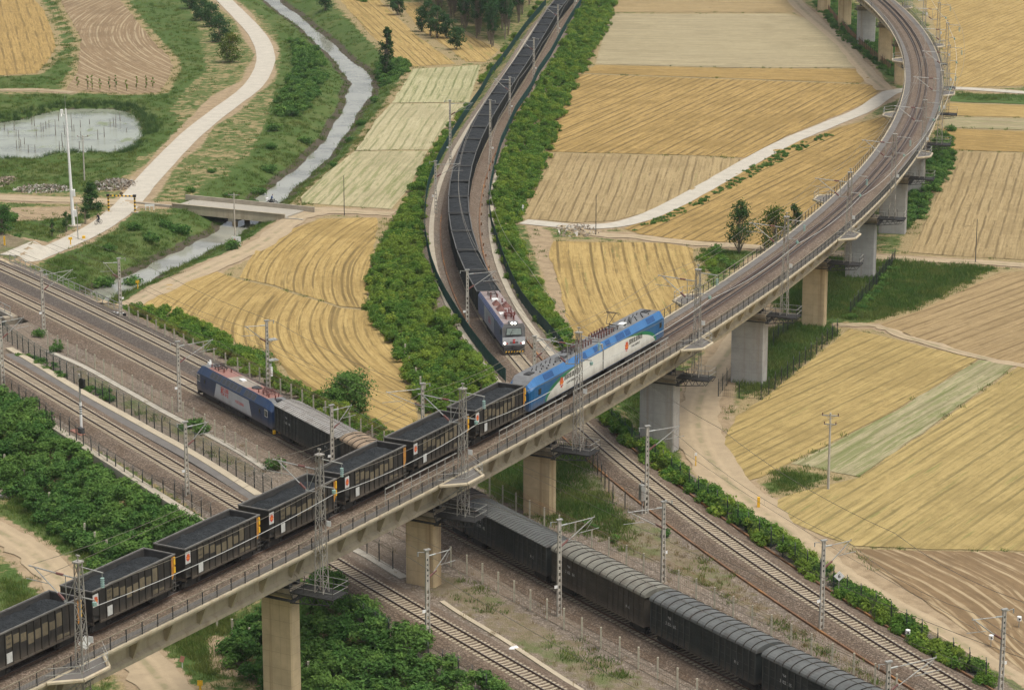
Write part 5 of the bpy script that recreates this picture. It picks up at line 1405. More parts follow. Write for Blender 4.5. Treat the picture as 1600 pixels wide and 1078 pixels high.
lo3 = make_hxd3(); place_on(T2, lo3, sE-10.45-1.15, ZR, half=7); tag(lo3, 'navy blue locomotive with silver panel and red lettering hauling black boxcars', 'locomotive')

# ---- boxcars
def make_boxcar(kind, paint, roofm, label, hl=7.74):
    r = empty('boxcar'); W = 1.5; ze = 3.95
    mb = MB(); mb.box(-hl, hl, -W, W, 1.08, ze); mb.box(-hl+.4, hl-.4, -.5, .5, .7, 1.08)
    mb.build('body', M[paint], r)
    rib = MB(); rib.box(-.06,.06,-.08,0,1.06,ze-.02); rib = rib.mesh('side_rib', M['boxcar_rib' if paint == 'boxcar' else paint])
    dw = 1.75
    left = np.linspace(-hl+.06, -dw, 8); right = np.linspace(dw, hl-.06, 8)
    for sd in (-1, 1):
        for x in list(left)+list(right):
            o = meshobj('side_rib', rib, r); o.location = (x, sd*W, 0)
            if sd > 0: o.rotation_euler = (0,0,pi)
        mb = MB(); 
        ya, yb = sorted((sd*W, sd*(W+.05)))
        for k in range(2):
            x0 = -dw+.08+k*1.72; mb.box(x0, x0+1.66, ya, yb, 1.16, ze-.12)
            for q in range(9): mb.box(x0+.04, x0+1.62, min(sd*(W+.05), sd*(W+.10)), max(sd*(W+.05), sd*(W+.10)), 1.25+q*.29, 1.36+q*.29)
        mb.build('door', M[paint], r)
        mb = MB(); mb.box(-min(dw+2.2, hl-.1), min(dw+2.2, hl-.1), min(sd*(W+.05), sd*(W+.14)), max(sd*(W+.05), sd*(W+.14)), ze-.1, ze-.03); mb.build('door_rail', M[paint], r)
        mb = MB(); mb.box(-hl, hl, min(sd*W, sd*(W+.05)), max(sd*W, sd*(W+.05)), 1.0, 1.14); mb.build('side_sill', M[paint], r)
        mb = MB()
        for grp in (left, right):
            for a, b in zip(grp[:-1], grp[1:]):
                for z in (1.75, 2.45, 3.15): mb.box(a+.1, b-.1, min(sd*W, sd*(W+.012)), max(sd*W, sd*(W+.012)), z, z+.03)
        mb.build('panel_crease', M['crease'], r)
        for k, x in ((2, left),(5, right)):
            mb = MB(); x0 = (x[k]+x[k+1])/2-.22; mb.box(x0, x0+.55, min(sd*W, sd*(W+.03)), max(sd*W, sd*(W+.03)), 2.75, 3.35); mb.build('vent_hatch', M[paint], r)
    n = 14
    if kind == 'arch':
        arc = [(W+.12, ze-.02)]+[( (W+.12)*cos(t), ze+.06+.62*sin(t)) for t in np.linspace(0, pi, 13)]+[(-W-.12, ze-.02)]
        mb = MB(); mb.prism(arc, -hl-.14, hl+.14); mb.build('roof', M[roofm], r)
        rr = MB(); a2 = [((W+.135)*cos(t), ze+.06+.66*sin(t)) for t in np.linspace(0, pi, 13)]
        for p, q in zip(a2[:-1], a2[1:]): rr.bar((0, *p), (0, *q), .045, 4, caps=False)
        rr = rr.mesh('roof_rib', M['wagon'])
        for k in range(n):
            o = meshobj('roof_rib', rr, r); o.location = (-hl+.55+(2*hl-1.1)*k/(n-1), 0, 0)
    else:
        g = [(W+.1, ze-.02),(W+.1, ze+.05),(.55, ze+.40),(0, ze+.44),(-.55, ze+.40),(-W-.1, ze+.05),(-W-.1, ze-.02)]
        mb = MB(); mb.prism(g, -hl-.1, hl+.1); mb.build('roof', M[roofm], r)
        rr = MB()
        for p, q in zip(g[1:5], g[2:6]): rr.bar((0, p[0], p[1]+.02), (0, q[0], q[1]+.02), .085, 4, caps=False)
        rr = rr.mesh('roof_rib', M[roofm])
        for k in range(30):
            o = meshobj('roof_rib', rr, r); o.location = (-hl+.2+(2*hl-.4)*k/29, 0, 0)
    for x in (-hl+1.7, hl-1.7): add_bogie(r, x)
    mb = MB(); mb.bar((-hl-.5,0,.88),(hl+.5,0,.88),.12,6); mb.build('coupler', M['bogie'], r)
    num, t2 = label
    side_text('car_number', text_mesh('car_number', num, .42, M['patch_white']), r, -.6*hl, 2.55, -W-.02)
    side_text('car_number', text_mesh('car_number', t2, .36, M['patch_white']), r, -.63*hl, 3.15, -W-.02)
    side_text('car_number', text_mesh('car_number', t2, .40, M['patch_white']), r, .65*hl, 2.2, -W-.02)
    return r
cars = [(sE+7.75,'rib','boxcar','roof_pale','black boxcar with a pale ribbed roof coupled behind the navy locomotive',7.74),
        (sE+BL+7.75,'arch','boxcar_brown','roof_tan','dusty boxcar with a tan arched roof half hidden behind the viaduct wagons',7.74),
        ((sE+2*BL+sA0)/2,'arch','boxcar_brown','roof_brown','brown dusty boxcar with arched roof coming out from under the viaduct',(sA0-sE-2*BL)/2-.4),
        (sA0+7.75,'rib','boxcar','roof_grey','black boxcar with a grey ribbed roof, between a brown and an olive arched roof',7.74),
        (sA0+BL+7.75,'arch','boxcar_brown','roof_olive','boxcar with an olive grey arched roof and dusty dark sides',7.74),
        (sA0+2*BL+7.75,'arch','boxcar','roof_grey','black boxcar with a dark grey arched roof, last but one at the bottom right',7.74),
        (sA0+3*BL+7.75,'arch','boxcar','roof_grey','black boxcar cut off by the bottom edge of the picture',7.74)]
for k, (sc_, kind, paint, roofm, lab, hl_) in enumerate(cars):
    r = make_boxcar(kind, paint, roofm, (['3463 184','3451 865','3302 215','3377 042'][k % 4], ['P64','P62'][k % 2]), hl_)
    place_on(T2, r, sc_, ZR, half=6); tag(r, lab, 'boxcar', 'boxcars of the goods train')

# ---- violet locomotive and the long coal train in the curve (T4 runs towards the camera)
def make_ss4():
    r = empty('electric_locomotive'); hl = 9.6; W = 1.55; mb = MB(); rings = []
    for x, k, t in [(-hl,1,0),(-hl+.3,1,0),(hl-1.5,1,0),(hl-.35,.99,.0),(hl-.02,.97,.02)]:
        w = W*k
        rings.append([(x-(.38 if x > hl-.4 else 0)*max(0,(z-2.3))/1.6, y, z) for y, z in [(-w,.95),(w,.95),(w,3.35),(w-.28,3.85),(-w+.28,3.85),(-w,3.35)]])
    loft(rings, [3,0,0,2,0,0], 0, 1, mb)
    mb.build('body', [M['loco_purple'], M['loco_roof'], M['loco_pinkgrey'], M['bogie']], r)
    mb = MB(); mb.box(hl-.0, hl+.05, -1.5, 1.5, 1.12, 2.15); mb.build('front_band', M['loco_silver'], r)
    xf = lambda z: hl+.02-.38*max(0, z-2.3)/1.6
    mb = MB(); mb.face([(xf(2.4)+.02,-1.08,2.4),(xf(2.4)+.02,1.08,2.4),(xf(3.35)+.02,.98,3.35),(xf(3.35)+.02,-.98,3.35)]); fr = mb.build('windscreen_frame', M['black_paint'], r)
    mb = MB(); mb.face([(xf(2.46)+.04,-.99,2.48),(xf(2.46)+.04,.99,2.48),(xf(3.27)+.04,.9,3.27),(xf(3.27)+.04,-.9,3.27)]); mb.build('windscreen', M['pale_glass'], fr)
    mb = MB(); mb.bar((xf(2.5)+.07,-.5,2.5), (xf(3.1)+.07,-.15,3.1), .025); mb.bar((xf(3.1)+.07,-.15,3.1),(xf(3.2)+.07,.1,3.2),.02); mb.build('wiper', M['black_paint'], fr)
    mb = MB(); mb.prismy([(hl-1.3,3.85),(hl-.36,3.6),(hl-.30,3.85),(hl-.38,4.12),(hl-.9,4.12)], -.6, .6); hb = mb.build('lamp_housing', M['loco_roof'], r)
    for sy in (-.2, .2):
        mb = MB(); mb.disc((hl-.28, sy, 3.92), (1,0,-.1), .13, .06, 14); mb.build('headlamp', M['lamp'], hb)
    for sy in (-1.22, 1.22):
        mb = MB(); mb.disc((hl+.06, sy, 1.38), (1,0,0), .12, .06, 12); mb.build('headlamp', M['lamp'], r)
        mb = MB(); mb.disc((hl+.06, sy*.74, 1.33), (1,0,0), .10, .06, 12); mb.build('tail_lamp', M['red'], r)
    mb = MB(); mb.box(hl+.05, hl+.065, -.55, .55, 1.28, 1.58); mb.build('nameplate', M['loco_roof'], r)
    mb = MB(); mb.disc((hl+.07, 0, 1.5), (1,0,0), .17, .03, 14); mb.face([(hl+.075,-.22,1.88),(hl+.075,.22,1.88),(hl+.075,.12,1.72),(hl+.075,-.12,1.72)]); mb.build('emblem', M['red'], r)
    mb = MB(); mb.box(hl-.3, hl+.25, -1.35, 1.35, .35, .95); mb.box(hl+.2, hl+.5, -.25, .25, .7, 1.1); mb.box(hl+.1,hl+.3,-1.3,1.3,.18,.42); mb.build('pilot', M['dark_steel'], r)
    mb = MB()
    for k in range(-3, 4): mb.prism([(k*.36-.1,.2),(k*.36+.06,.2),(k*.36+.14,.4),(k*.36-.02,.4)], hl+.30, hl+.315)
    mb.build('pilot_marking', M['yellow'], r)
    for sd in (-1, 1):
        y = sd*1.553; ya, yb = sorted((y, y+sd*.01))
        mb = MB(); mb.box(-4.6, 3.2, ya, yb, 1.05, 3.15); mb.build('silver_panel', M['loco_silver'], r)
        slat = MB(); slat.box(-4.55, 3.15, -.02, .0, 0, .05); slat = slat.mesh('slat', M['loco_purple'])
        for k in range(14):
            o = meshobj('slat', slat, r); o.location = (0, y+sd*.012 + (.0 if sd < 0 else .02), 1.12+k*.145)
        mb = MB(); mb.box(-3.9, -3.2, ya-.008, yb+.008, 1.0, 3.1); mb.build('door', M['loco_white'], r)
        slat2 = MB(); slat2.box(3.4, hl-1.3, -.015, .0, 0, .05); slat2 = slat2.mesh('slat', M['loco_navy'])
        for k in range(12):
            o = meshobj('slat', slat2, r); o.location = (0, y + (.0 if sd < 0 else .015), 1.2+k*.16)
        side_text('lettering', TXT_SS, r, 0.0, 2.1, y+sd*.024, sd)
        mb = MB()
        for k in range(16): mb.disc((-hl+1+k*1.12, sd*1.45, 3.6), (0, sd*.87, .5), .11, .03, 8)
        mb.build('roof_port', M['loco_navy'], r)
        mb = MB(); mb.box(hl-1.2, hl-.6, ya-.004, yb+.004, 2.3, 3.0); mb.build('cab_window', M['glass'], r)
    for x, y in ((-1.6,-.35),(1.4,-.35),(-.4,.75)):
        mb = MB(); mb.add([(x-.8,y-.55,3.86),(x+.8,y-.55,3.86),(x+.8,y+.55,3.86),(x-.8,y+.55,3.86),(x-.35,y,4.5),(x+.35,y,4.5)], [(0,1,5,4),(1,2,5),(2,3,4,5),(3,0,4)]); mb.build('roof_hood', M['rust_hood'], r)
    mb = MB(); mb.box(-4.4,-3.4,-.6,.2,3.85,4.1); mb.box(3.2,4.6,-.9,-.3,3.85,3.98); mb.build('roof_box', M['white_paint'], r)
    mb = MB(); fan_insulators(mb, [(-6.5,-.3,3.85),(-5.6,.4,3.85),(-4.9,-.6,3.85),(-2.8,.6,3.85),(2.9,.5,3.85),(3.6,0,3.85),(4.4,.6,3.85),(5.2,-.4,3.85),(5.9,.3,3.85),(6.6,-.5,3.85),(7.2,.4,3.85),(2.2,.9,3.85),(4.9,.9,3.85)], .55, .1)
    mb.bar((-6.5,.4,4.4),(7.2,.4,4.45),.03); mb.bar((2.5,-.4,4.45),(6.6,-.5,4.45),.03); mb.build('roof_insulator', M['insul_red'], r)
    panto(r, -7.3, 3.85, .9, 'panto', 1); panto(r, 5.6, 3.85, 0, 'insul_red', -1)
    underframe(r, -hl, hl, [-5.4, 5.4], 3.0, 2)
    return r
M['rust_hood'] = simple('rust_red_hood', (.15,.06,.045), .7, .3, 2)
TXT_SS = text_mesh('lettering', '韶山', .95, M['red'], bold=.008)
lo4 = make_ss4(); sF = T4.near((.6, 326.6)); place_on(T4, lo4, sF-9.75, ZR, half=6)
tag(lo4, 'violet blue locomotive with lit headlamps heading the coal train out of the curve', 'locomotive')

def make_c70():
    r = empty('coal_wagon'); hl = 6.45; W = 1.58; mb = MB()
    for sd in (-1, 1): mb.box(-hl, hl, min(sd*W, sd*(W-.08)), max(sd*W, sd*(W-.08)), 1.05, 3.55)
    mb.box(-hl, -hl+.08, -W+.081, W-.081, 1.05, 3.55); mb.box(hl-.08, hl, -W+.081, W-.081, 1.05, 3.55); mb.box(-hl+.09, hl-.09, -W+.09, W-.09, 1.1, 1.25)
    mb.box(-hl+.3, hl-.3, -.4, .4, .7, 1.05)
    for sd in (-1, 1):
        for k in range(9):
            x = -hl+.06+(2*hl-.12)*k/8; mb.box(x-.06, x+.06, min(sd*W, sd*(W+.08)), max(sd*W, sd*(W+.08)), 1.06, 3.5)
    mb.build('body', M['wagon_black'], r)
    mb = MB()
    for sd in (-1, 1): mb.box(-hl-.02, hl+.02, sd*W-.07, sd*W+.07, 3.551, 3.66)
    mb.box(-hl-.02, -hl+.11, -W+.071, W-.071, 3.551, 3.65); mb.box(hl-.11, hl+.02, -W+.071, W-.071, 3.551, 3.65)
    mb.build('top_rim', M['wagon_rim_dark'], r)
    meshobj('coal_load', coal_mesh('coal_load', -hl+.1, hl-.1, W-.1, 3.38, .16, 1.1, 9, 30, 8, .04), r)
    for x in (-hl+1.7, hl-1.7): add_bogie(r, x)
    mb = MB(); mb.bar((-hl-.4,0,.88),(hl+.4,0,.88),.12,6); mb.build('coupler', M['bogie'], r)
    return r
M['wagon_black'] = simple('black_coal_wagon_paint', (.018,.021,.021), .6, .3, .9, spec=.3)
M['wagon_rim_dark'] = simple('dusty_black_wagon_rim', (.085,.085,.08), .7, .3, 2)
gon = make_c70(); sW = T4.near((-6.0, 366.6))+0.0
LOADS7 = [coal_mesh('coal_load', -6.35, 6.35, 1.48, z, a, 1.1, sd, 30, 8, .04) for z, a, sd in ((3.38,.16,9),(3.30,.26,10),(3.40,.20,11),(3.26,.22,12))]
k = 0; s = sW+13.6
while s > T4.sq(720):
    r = gon if k == 0 else copy_tree(gon)
    swap_load(r, LOADS7[(k*7) % 4]); place_on(T4, r, s, ZR, half=4.2)
    tag(r, '%s open coal wagon behind the violet locomotive on the curve' % ORD[min(k, 29)], 'coal wagon', 'coal wagons of the train on the curve'); k += 1; s -= 13.6

# ================================================================== MASTS AND WIRES
def hmast_meshes(h):
    mb = MB(); wb, wt = .24, .15
    def W(z): return wb+(wt-wb)*z/h
    mb.add([(s*W(0)+d, y, 0) for s, d in ((1,0),(1,-.1)) for y in (-.13,.13)]+[(s*W(h)+d, y, h) for s, d in ((1,0),(1,-.07)) for y in (-.1,.1)],
           [(0,1,5,4),(1,3,7,5),(3,2,6,7),(2,0,4,6),(4,5,7,6)])
    mb.add([(-W(0)+d, y, 0) for d in (0,.1) for y in (-.13,.13)]+[(-W(h)+d, y, h) for d in (0,.07) for y in (-.1,.1)],
           [(0,4,5,1),(1,5,7,3),(3,7,6,2),(2,6,4,0),(4,6,7,5)])
    z = .0; holes = int(h*.62/.62)
    for k in range(holes):
        z0 = k*.62; mb.box(-W(z0)+.05, W(z0)-.05, -.07, .07, z0, z0+.26)
    mb.box(-W(h*.62)+.05, W(h*.62)-.05, -.07, .07, holes*.62, h-.02)
    for k in range(5): zz = h*.66+k*.5; mb.box(-.06,.06,-.085,.085,zz,zz+.18,1)
    return mb.mesh('pole', [M['pole_concrete'], M['dark_post']])
HM = {}
def cantilever(parent, h, L, zarm=None, name='cantilever', reg=1):
    z1 = zarm if zarm else h-.5; mb = MB()
    mb.bar((.5,0,z1-.06), (L,0,z1+.12), .045, 5, 0); mb.bar((.45,0,z1-2.0), (L-.25,0,z1+.05), .05, 5, 0)
    mb.bar((.2,0,z1-.07), (.85,0,z1-.03), .075, 7, 1); mb.bar((.2,0,z1-2.1), (.95,0,z1-1.6), .10, 7, 2)
    mb.bar((L*.55,0,z1-1.15), (L+.5*reg,0,z1-1.0), .035, 4, 0); mb.bar((L*.75,0,z1-1.05), (L*.95,0,z1-.1), .02, 4, 0)
    mb.bar((L-.05,0,z1+.12), (L-.05,0,z1+.3), .04, 4, 0)
    return mb.build(name, [M['steel'], M['insul_white'], M['insul_brown']], parent)
def concrete_mast(px, path, label, h=8.7, z=ZY, L=3.3, arm=True, extra=None, side=None, group='concrete catenary masts'):
    p = G(px[0], px[1], z); s = path.near(p); q = path.pt(s)
    a = atan2(q[1]-p[1], q[0]-p[0])
    gz = z
    r = empty('catenary_mast', (p[0], p[1], gz-.05), a); tag(r, label, 'catenary mast', group)
    key = round(h, 1)
    if key not in HM: HM[key] = hmast_meshes(key)
    meshobj('pole', HM[key], r)
    dist = hypot(q[0]-p[0], q[1]-p[1])
    if arm: cantilever(r, h, max(2.3, min(4.6, dist+.2)))
    mb = MB(); mb.bar((-.25,0,h-.15), (-1.0,0,h-.05), .035, 4, 0); mb.bar((-.95,0,h-.05), (-.95,0,h-.45), .06, 6, 1); mb.box(-.3,.3,-.16,.16,h-.02,h+.09,0); mb.build('feeder_bracket', [M['steel'], M['insul_white']], r)
    mb = MB(); mb.box(-.62,-.28,-.16,-.14,2.9,3.2); mb.build('number_plate', M['white_paint'], r)
    return r, p, s, h
MASTS = {'T1':[], 'T2':[], 'T3':[], 'T4':[]}
def cm(px, tk, label, **kw):
    r = concrete_mast(px, globals()[tk], label, **kw); MASTS[tk].append((r[2], r[0], r[3])); return r[0]
cm((69,522), 'T2', 'concrete mast beside the railway bridge railing, nearest the left edge of the double track')
cm((189,500), 'T1', 'concrete mast standing next to the striped kerb and the end of the dirt road')
cm((281,643), 'T2', 'concrete mast just left of the navy locomotive')
m4 = cm((419,607), 'T1', 'concrete mast with two grey panels on brackets behind the navy locomotive')
for zz in (3.6, 6.2):
    mb = MB()
    for k in range(3): mb.box(-1.3+k*.42, -.92+k*.42, -.5, .35, zz+.1*k*0, zz+.08)
    mb.bar((-.2,0,zz-.5), (-1.0,0,zz), .04); mb.box(-1.4,-.1,-.55,.4,zz-.05,zz)
    mb.build('bracket_panel', M['steel'], m4)
mb = MB(); mb.box(-.6,-.3,-.25,.2,1.6,2.8); mb.build('control_box', M['white_paint'], m4)
cm((293,776), 'T3', 'concrete mast over the yard track left of the coal wagons', h=8.4)
cm((520,752), 'T2', 'concrete mast standing in front of the pale ribbed boxcar roof')
cm((5,602), 'T3', 'concrete mast cut by the left edge beside the end of the platform')
cm((661,715), 'T1', 'concrete mast peeping out behind the coal wagons below the wheat field')
cm((668.5,1001), 'T3', 'concrete mast in front of the tan pier beside the empty yard track', h=8.8)
cm((873.5,962), 'T2', 'concrete mast in front of the grey ribbed boxcar', h=9.5)
cm((1035.5,910), 'T1', 'concrete mast behind the olive roofed boxcar at the grass edge', h=8.3)
m12 = cm((1010,802), 'T4', 'concrete mast beside the right hand track with a grey transformer cabinet', h=9.6)
cm((1283,985), 'T4', 'concrete mast beside the diamond shaped sign', h=8.8)
cm((1563,1088), 'T4', 'concrete mast nearest the bottom right corner, on the field side', h=8.0)
cm((1383,1188), 'T4', 'concrete mast whose top shows behind the last boxcar roofs', h=8.6)
cm((730.5,520), 'T4', 'concrete mast left of the violet locomotive')
cm((681,334), 'T4', 'concrete mast left of the coal train where the curve is tightest', h=8.8)
cm((703.5,256), 'T4', 'tall concrete mast left of the coal train, beside the pale striped field', h=11.6)
cm((766,257), 'T4', 'tall concrete mast without an arm right of the coal train', h=11.8, arm=False)
cm((796.5,190), 'T4', 'first concrete mast up the line beyond the tall armless one', h=8.9)
cm((834,128), 'T4', 'second concrete mast up the line beyond the tall armless one', h=9.6)
cm((871.5,64), 'T4', 'third concrete mast up the line beyond the tall armless one', h=8.7)
cm((898,20), 'T4', 'topmost concrete mast right of the coal train, cut by the upper edge', h=8.7)
cm((835,634), 'T4', 'concrete mast standing behind the blue and white locomotive', h=8.7, arm=True)
mb = MB(); mb.box(-.75,-.3,-.35,.35,1.6,3.3); 
for k in range(4): mb.box(-.80,-.75,-.32+k*.17,-.22+k*.17,1.7,3.2)
mb.bar((-.5,0,0),(-.5,0,1.6),.08); mb.bar((-.5,.2,3.3),(-.5,.2,3.7),.05); mb.build('transformer_cabinet', M['steel'], m12)

# lattice masts of the viaduct
def lattice_mesh(h, b=.44, t=.21):
    mb = MB()
    def c(z, sx, sy): w = b+(t-b)*z/h; return (sx*w, sy*w, z)
    for sx in (-1,1):
        for sy in (-1,1): mb.bar(c(0,sx,sy), c(h,sx,sy), .05, 4)
    n = 11
    for k in range(n):
        z0, z1 = h*k/n, h*(k+1)/n
        for (a, d) in (((-1,-1),(1,-1)),((1,-1),(1,1)),((1,1),(-1,1)),((-1,1),(-1,-1))):
            if k % 2: a, d = d, a
            mb.bar(c(z0,*a), c(z1,*d), .028, 4); mb.bar(c(z1,*a), c(z1,*d), .022, 4)
    mb.box(-t-.12, t+.12, -t-.12, t+.12, h, h+.12)
    mb.bar((0,0,h+.12),(0,0,h+.55),.05); mb.box(-.16,.16,-.06,.06,h+.5,h+.62)
    return mb.mesh('lattice_tower', M['steel_rust'])
M['steel_rust'] = simple('weathered_steel', (.33,.31,.27), .6, .25, 1.5, metal=.2, blotch=((.20,.13,.08), .9, .7))
LM = lattice_mesh(12.5)
vlabels = {1:'lattice mast standing on the refuge platform nearest the lower left corner', 2:'lattice mast in front of the fourth coal wagon behind the blue and white locomotive', 3:'lattice mast in front of the gap between the first two coal wagons',
           4:'lattice mast in front of the blue and white locomotive', 5:'lattice mast just ahead of the blue and white locomotive', 6:'second lattice mast ahead of the blue and white locomotive', 7:'third lattice mast ahead of the blue and white locomotive',
           8:'fourth lattice mast ahead of the blue and white locomotive', 9:'fifth lattice mast ahead of the blue and white locomotive'}
vm = []
for i, s in enumerate(stations):
    x, y, h = VI.at(s)
    if y < 175 or y > 720: continue
    far_left = False
    p = VI.pt(s, 4.45)
    r = empty('lattice_mast', (p[0], p[1], ZC+.86), h+pi/2)
    lab = vlabels.get(i) or '%s lattice mast ahead of the blue and white locomotive, on the outside of the bend' % ORD[i-5]
    tag(r, lab, 'catenary mast', 'lattice masts of the viaduct')
    meshobj('lattice_tower', LM, r)
    mb = MB(); zt = ZV+7.0-(ZC+.86); L = 4.9
    mb.bar((.3,0,zt-.1),(L,0,zt+.15),.06,5,0); mb.bar((1.3,0,zt-2.2),(L-.5,0,zt+.1),.05,5,0); mb.bar((.3,0,zt-2.1),(1.5,0,zt-2.2),.06,5,0)
    mb.bar((1.3,0,zt-2.2),(1.3,0,zt-.05),.04,5,0); mb.bar((.3,0,zt-.1),(1.3,0,zt-2.2),.03,5,0); mb.bar((1.5,0,zt-2.05),(2.1,0,zt-1.6),.11,7,2); mb.bar((1.5,0,zt-.03),(2.2,0,zt),.10,7,2)
    mb.bar((L*.6,0,zt-1.0),(L+.3,0,zt-.95),.035,4,0)
    mb.build('cantilever', [M['steel'], M['insul_white'], M['insul_brown']], r)
    mb = MB(); zt2 = 12.2; mb.bar((-.2,0,zt2),(-2.4,0,zt2-.1),.05,5,0); mb.bar((-.2,0,zt2-.9),(-1.4,0,zt2-.1),.03,4,0)
    mb.bar((-2.3,0,zt2-.1),(-2.3,0,zt2-.5),.02,4,0)
    for k in range(5): mb.disc((-2.3,0,zt2-.55-k*.17),(0,0,1),.16,.07,9,1)
    mb.bar((-.3,0,9.75),(-1.5,0,9.75),.06,5,0); mb.disc((-1.45,0,9.45),(0,0,1),.18,.3,9,1)
    mb.build('feeder_bracket', [M['steel'], M['green_glass']], r)
    mb = MB(); mb.box(-.75,-.3,-.5,-.47,6.0,6.5); mb.build('number_plate', M['white_paint'], r)
    vm.append((s, r))

# running wires
def line_obj(name, segs, label, cat='overhead wire'):
    root = None
    for nm, pts, r in segs:
        mb = MB(); mb.path(pts, r, 3); o = mb.build(nm if root else name, M['wire'], root)
        if root is None: root = o
    tag(root, label, cat); return root
def sagline(P0, P1, sag, n=8):
    return [tuple(Vector(P0).lerp(Vector(P1), k/n) - Vector((0,0,4*sag*(k/n)*(1-k/n)))) for k in range(n+1)]
def catenary(path, ss, z, label, off=.0, top=7.35, feeder=None):
    ss = sorted(ss); c, m, f = [], [], []; dr = MB()
    for a, b in zip(ss[:-1], ss[1:]):
        n = max(4, int((b-a)/4))
        for k in range(n):
            q = a+(b-a)*k/n; t = k/n
            c.append(path.pt(q, off, z+6.0)); m.append(path.pt(q, off, z+top-4*.75*t*(1-t)))
            if k % 2: dr.bar(c[-1], m[-1], .010, 3, caps=False)
        if feeder:
            for k in range(n): q = a+(b-a)*k/n; t = k/n; f.append(path.pt(q, feeder[0], z+feeder[1]-4*.6*t*(1-t)))
    q = ss[-1]; c.append(path.pt(q, off, z+6.0)); m.append(path.pt(q, off, z+top))
    segs = [('overhead_wire', c, .022), ('messenger_wire', m, .024)]
    if feeder: f.append(path.pt(q, feeder[0], z+feeder[1])); segs.append(('feeder_wire', f, .028))
    o = line_obj('overhead_wire', segs, label); d = dr.build('dropper', M['wire'], o); tag(d, kind='stuff')
T1s = [m[0] for m in MASTS['T1']]; T2s = [m[0] for m in MASTS['T2']]; T3s = [m[0] for m in MASTS['T3']]; T4s = [m[0] for m in MASTS['T4']]
def thin(l, d=15):
    l = sorted(l); o = [l[0]]
    for q in l[1:]:
        if q-o[-1] > d: o.append(q)
    return o
catenary(T1, thin(T1s+[min(T1s)-55, max(T1s)+50, max(T1s)+100]), ZR, 'overhead wires above the far one of the double tracks', feeder=(-4.0, 7.6))
catenary(T2, thin(T2s+[min(T2s)-50, max(T2s)+55, max(T2s)+100]), ZR, 'overhead wires above the boxcar train', feeder=(4.2, 7.6))
catenary(T3, thin(T3s+[min(T3s)-50, (min(T3s)+max(T3s))/2+14, max(T3s)+55]), ZR, 'overhead wires above the yard track with the platform', feeder=(4.0, 7.5))
catenary(T4, thin(T4s+[max(T4s)+50, min(T4s)-60], 20), ZR, 'overhead wires above the coal train on the curve', feeder=(-4.8, 7.7))
catenary(VI, [s for s, r in vm], ZV, 'overhead wires above the viaduct track', feeder=(7.3, 7.1))

ss_ = sorted(s for s, r in vm); pts_ = []
for a, b in zip(ss_[:-1], ss_[1:]):
    for k in range(8): pts_.append(VI.pt(a+(b-a)*k/8, 5.9, ZV+4.95-4*.5*(k/8)*(1-k/8)))
mb = MB(); mb.path(pts_, .03, 4); o = mb.build('earth_wire', M['wire_light']); tag(o, 'bright earth wire slung along the near side of the viaduct masts', 'overhead wire')

# ================================================================== FENCES
def resample(P, step):
    P = [np.array(p, float) for p in P]; out = [P[0]]; acc = 0
    L = np.concatenate([[0], np.cumsum([np.linalg.norm(b-a) for a, b in zip(P[:-1], P[1:])])]); n = max(1, int(L[-1]/step))
    xs = np.interp(np.linspace(0, L[-1], n+1), L, [p[0] for p in P]); ys = np.interp(np.linspace(0, L[-1], n+1), L, [p[1] for p in P])
    return list(zip(xs, ys))
def mk_post(w, h, mat, lean=0.0, bent=False):
    mb = MB(); mb.box(-w/2,w/2,-w/2,w/2,-.6,h)
    if bent: mb.bar((0,0,h),(.0,.28,h+.32),w*.45,4)
    return mb.mesh('post', mat)
def fence(label, P, step, post, h, wiremat, rails=(.1,.95), bar=0, bar_r=.01, coil=0, z=None, fixed=False, name='fence', jit=0.0, wire_r=.014):
    pts = [tuple(map(float, p[:2])) for p in P] if fixed else resample(P, step)
    o0 = pts[len(pts)//2]; zz = [(hz(*p) if z is None else z) for p in pts]
    root = empty(name, (o0[0], o0[1], zz[len(pts)//2])); tag(root, label, 'fence'); R = Vector(root.location)
    for (p, zq) in zip(pts[:300], zz):
        o = bpy.data.objects.new('post', post); COL.objects.link(o); o.parent = root; o.location = (p[0]-R.x, p[1]-R.y, zq-R.z)
        o.rotation_euler = (RNG.normal(0, jit), RNG.normal(0, jit), RNG.uniform(-.1,.1))
    if rails:
        mb = MB()
        for (a, za), (b, zb) in zip(zip(pts[:-1], zz), zip(pts[1:], zz[1:])):
            A, B = Vector((a[0],a[1],za))-R, Vector((b[0],b[1],zb))-R
            for t in rails: mb.bar(A+Vector((0,0,h*t)), B+Vector((0,0,h*t)), wire_r, 3, caps=False)
            if bar:
                n = int((B-A).length/bar)
                for k in range(1, n):
                    q = A.lerp(B, k/n); mb.bar(q+Vector((0,0,h*rails[0])), q+Vector((0,0,h*rails[-1])), bar_r, 3, caps=False)
            if coil:
                n = int((B-A).length/.22); d = (B-A).normalized(); sd = Vector((-d.y, d.x, 0))
                prev = None
                for k in range(n*6+1):
                    t = 2*pi*k/6; q = A.lerp(B, k/(n*6+.001)) + sd*(cos(t)*.22) + Vector((0,0,h+.25+sin(t)*.22))
                    if prev is not None: mb.bar(prev, q, .007, 3, caps=False)
                    prev = q
        m = mb.build('wire_mesh', wiremat, root); tag(m, kind='stuff')
    return root
P_DARK = mk_post(.10, 1.95, M['dark_post'], bent=True)
P_CON = mk_post(.17, 2.1, M['post_concrete'])
P_CON2 = mk_post(.20, 2.0, M['post_concrete'])
P_GREEN = mk_post(.08, 1.8, M['green_fence'])
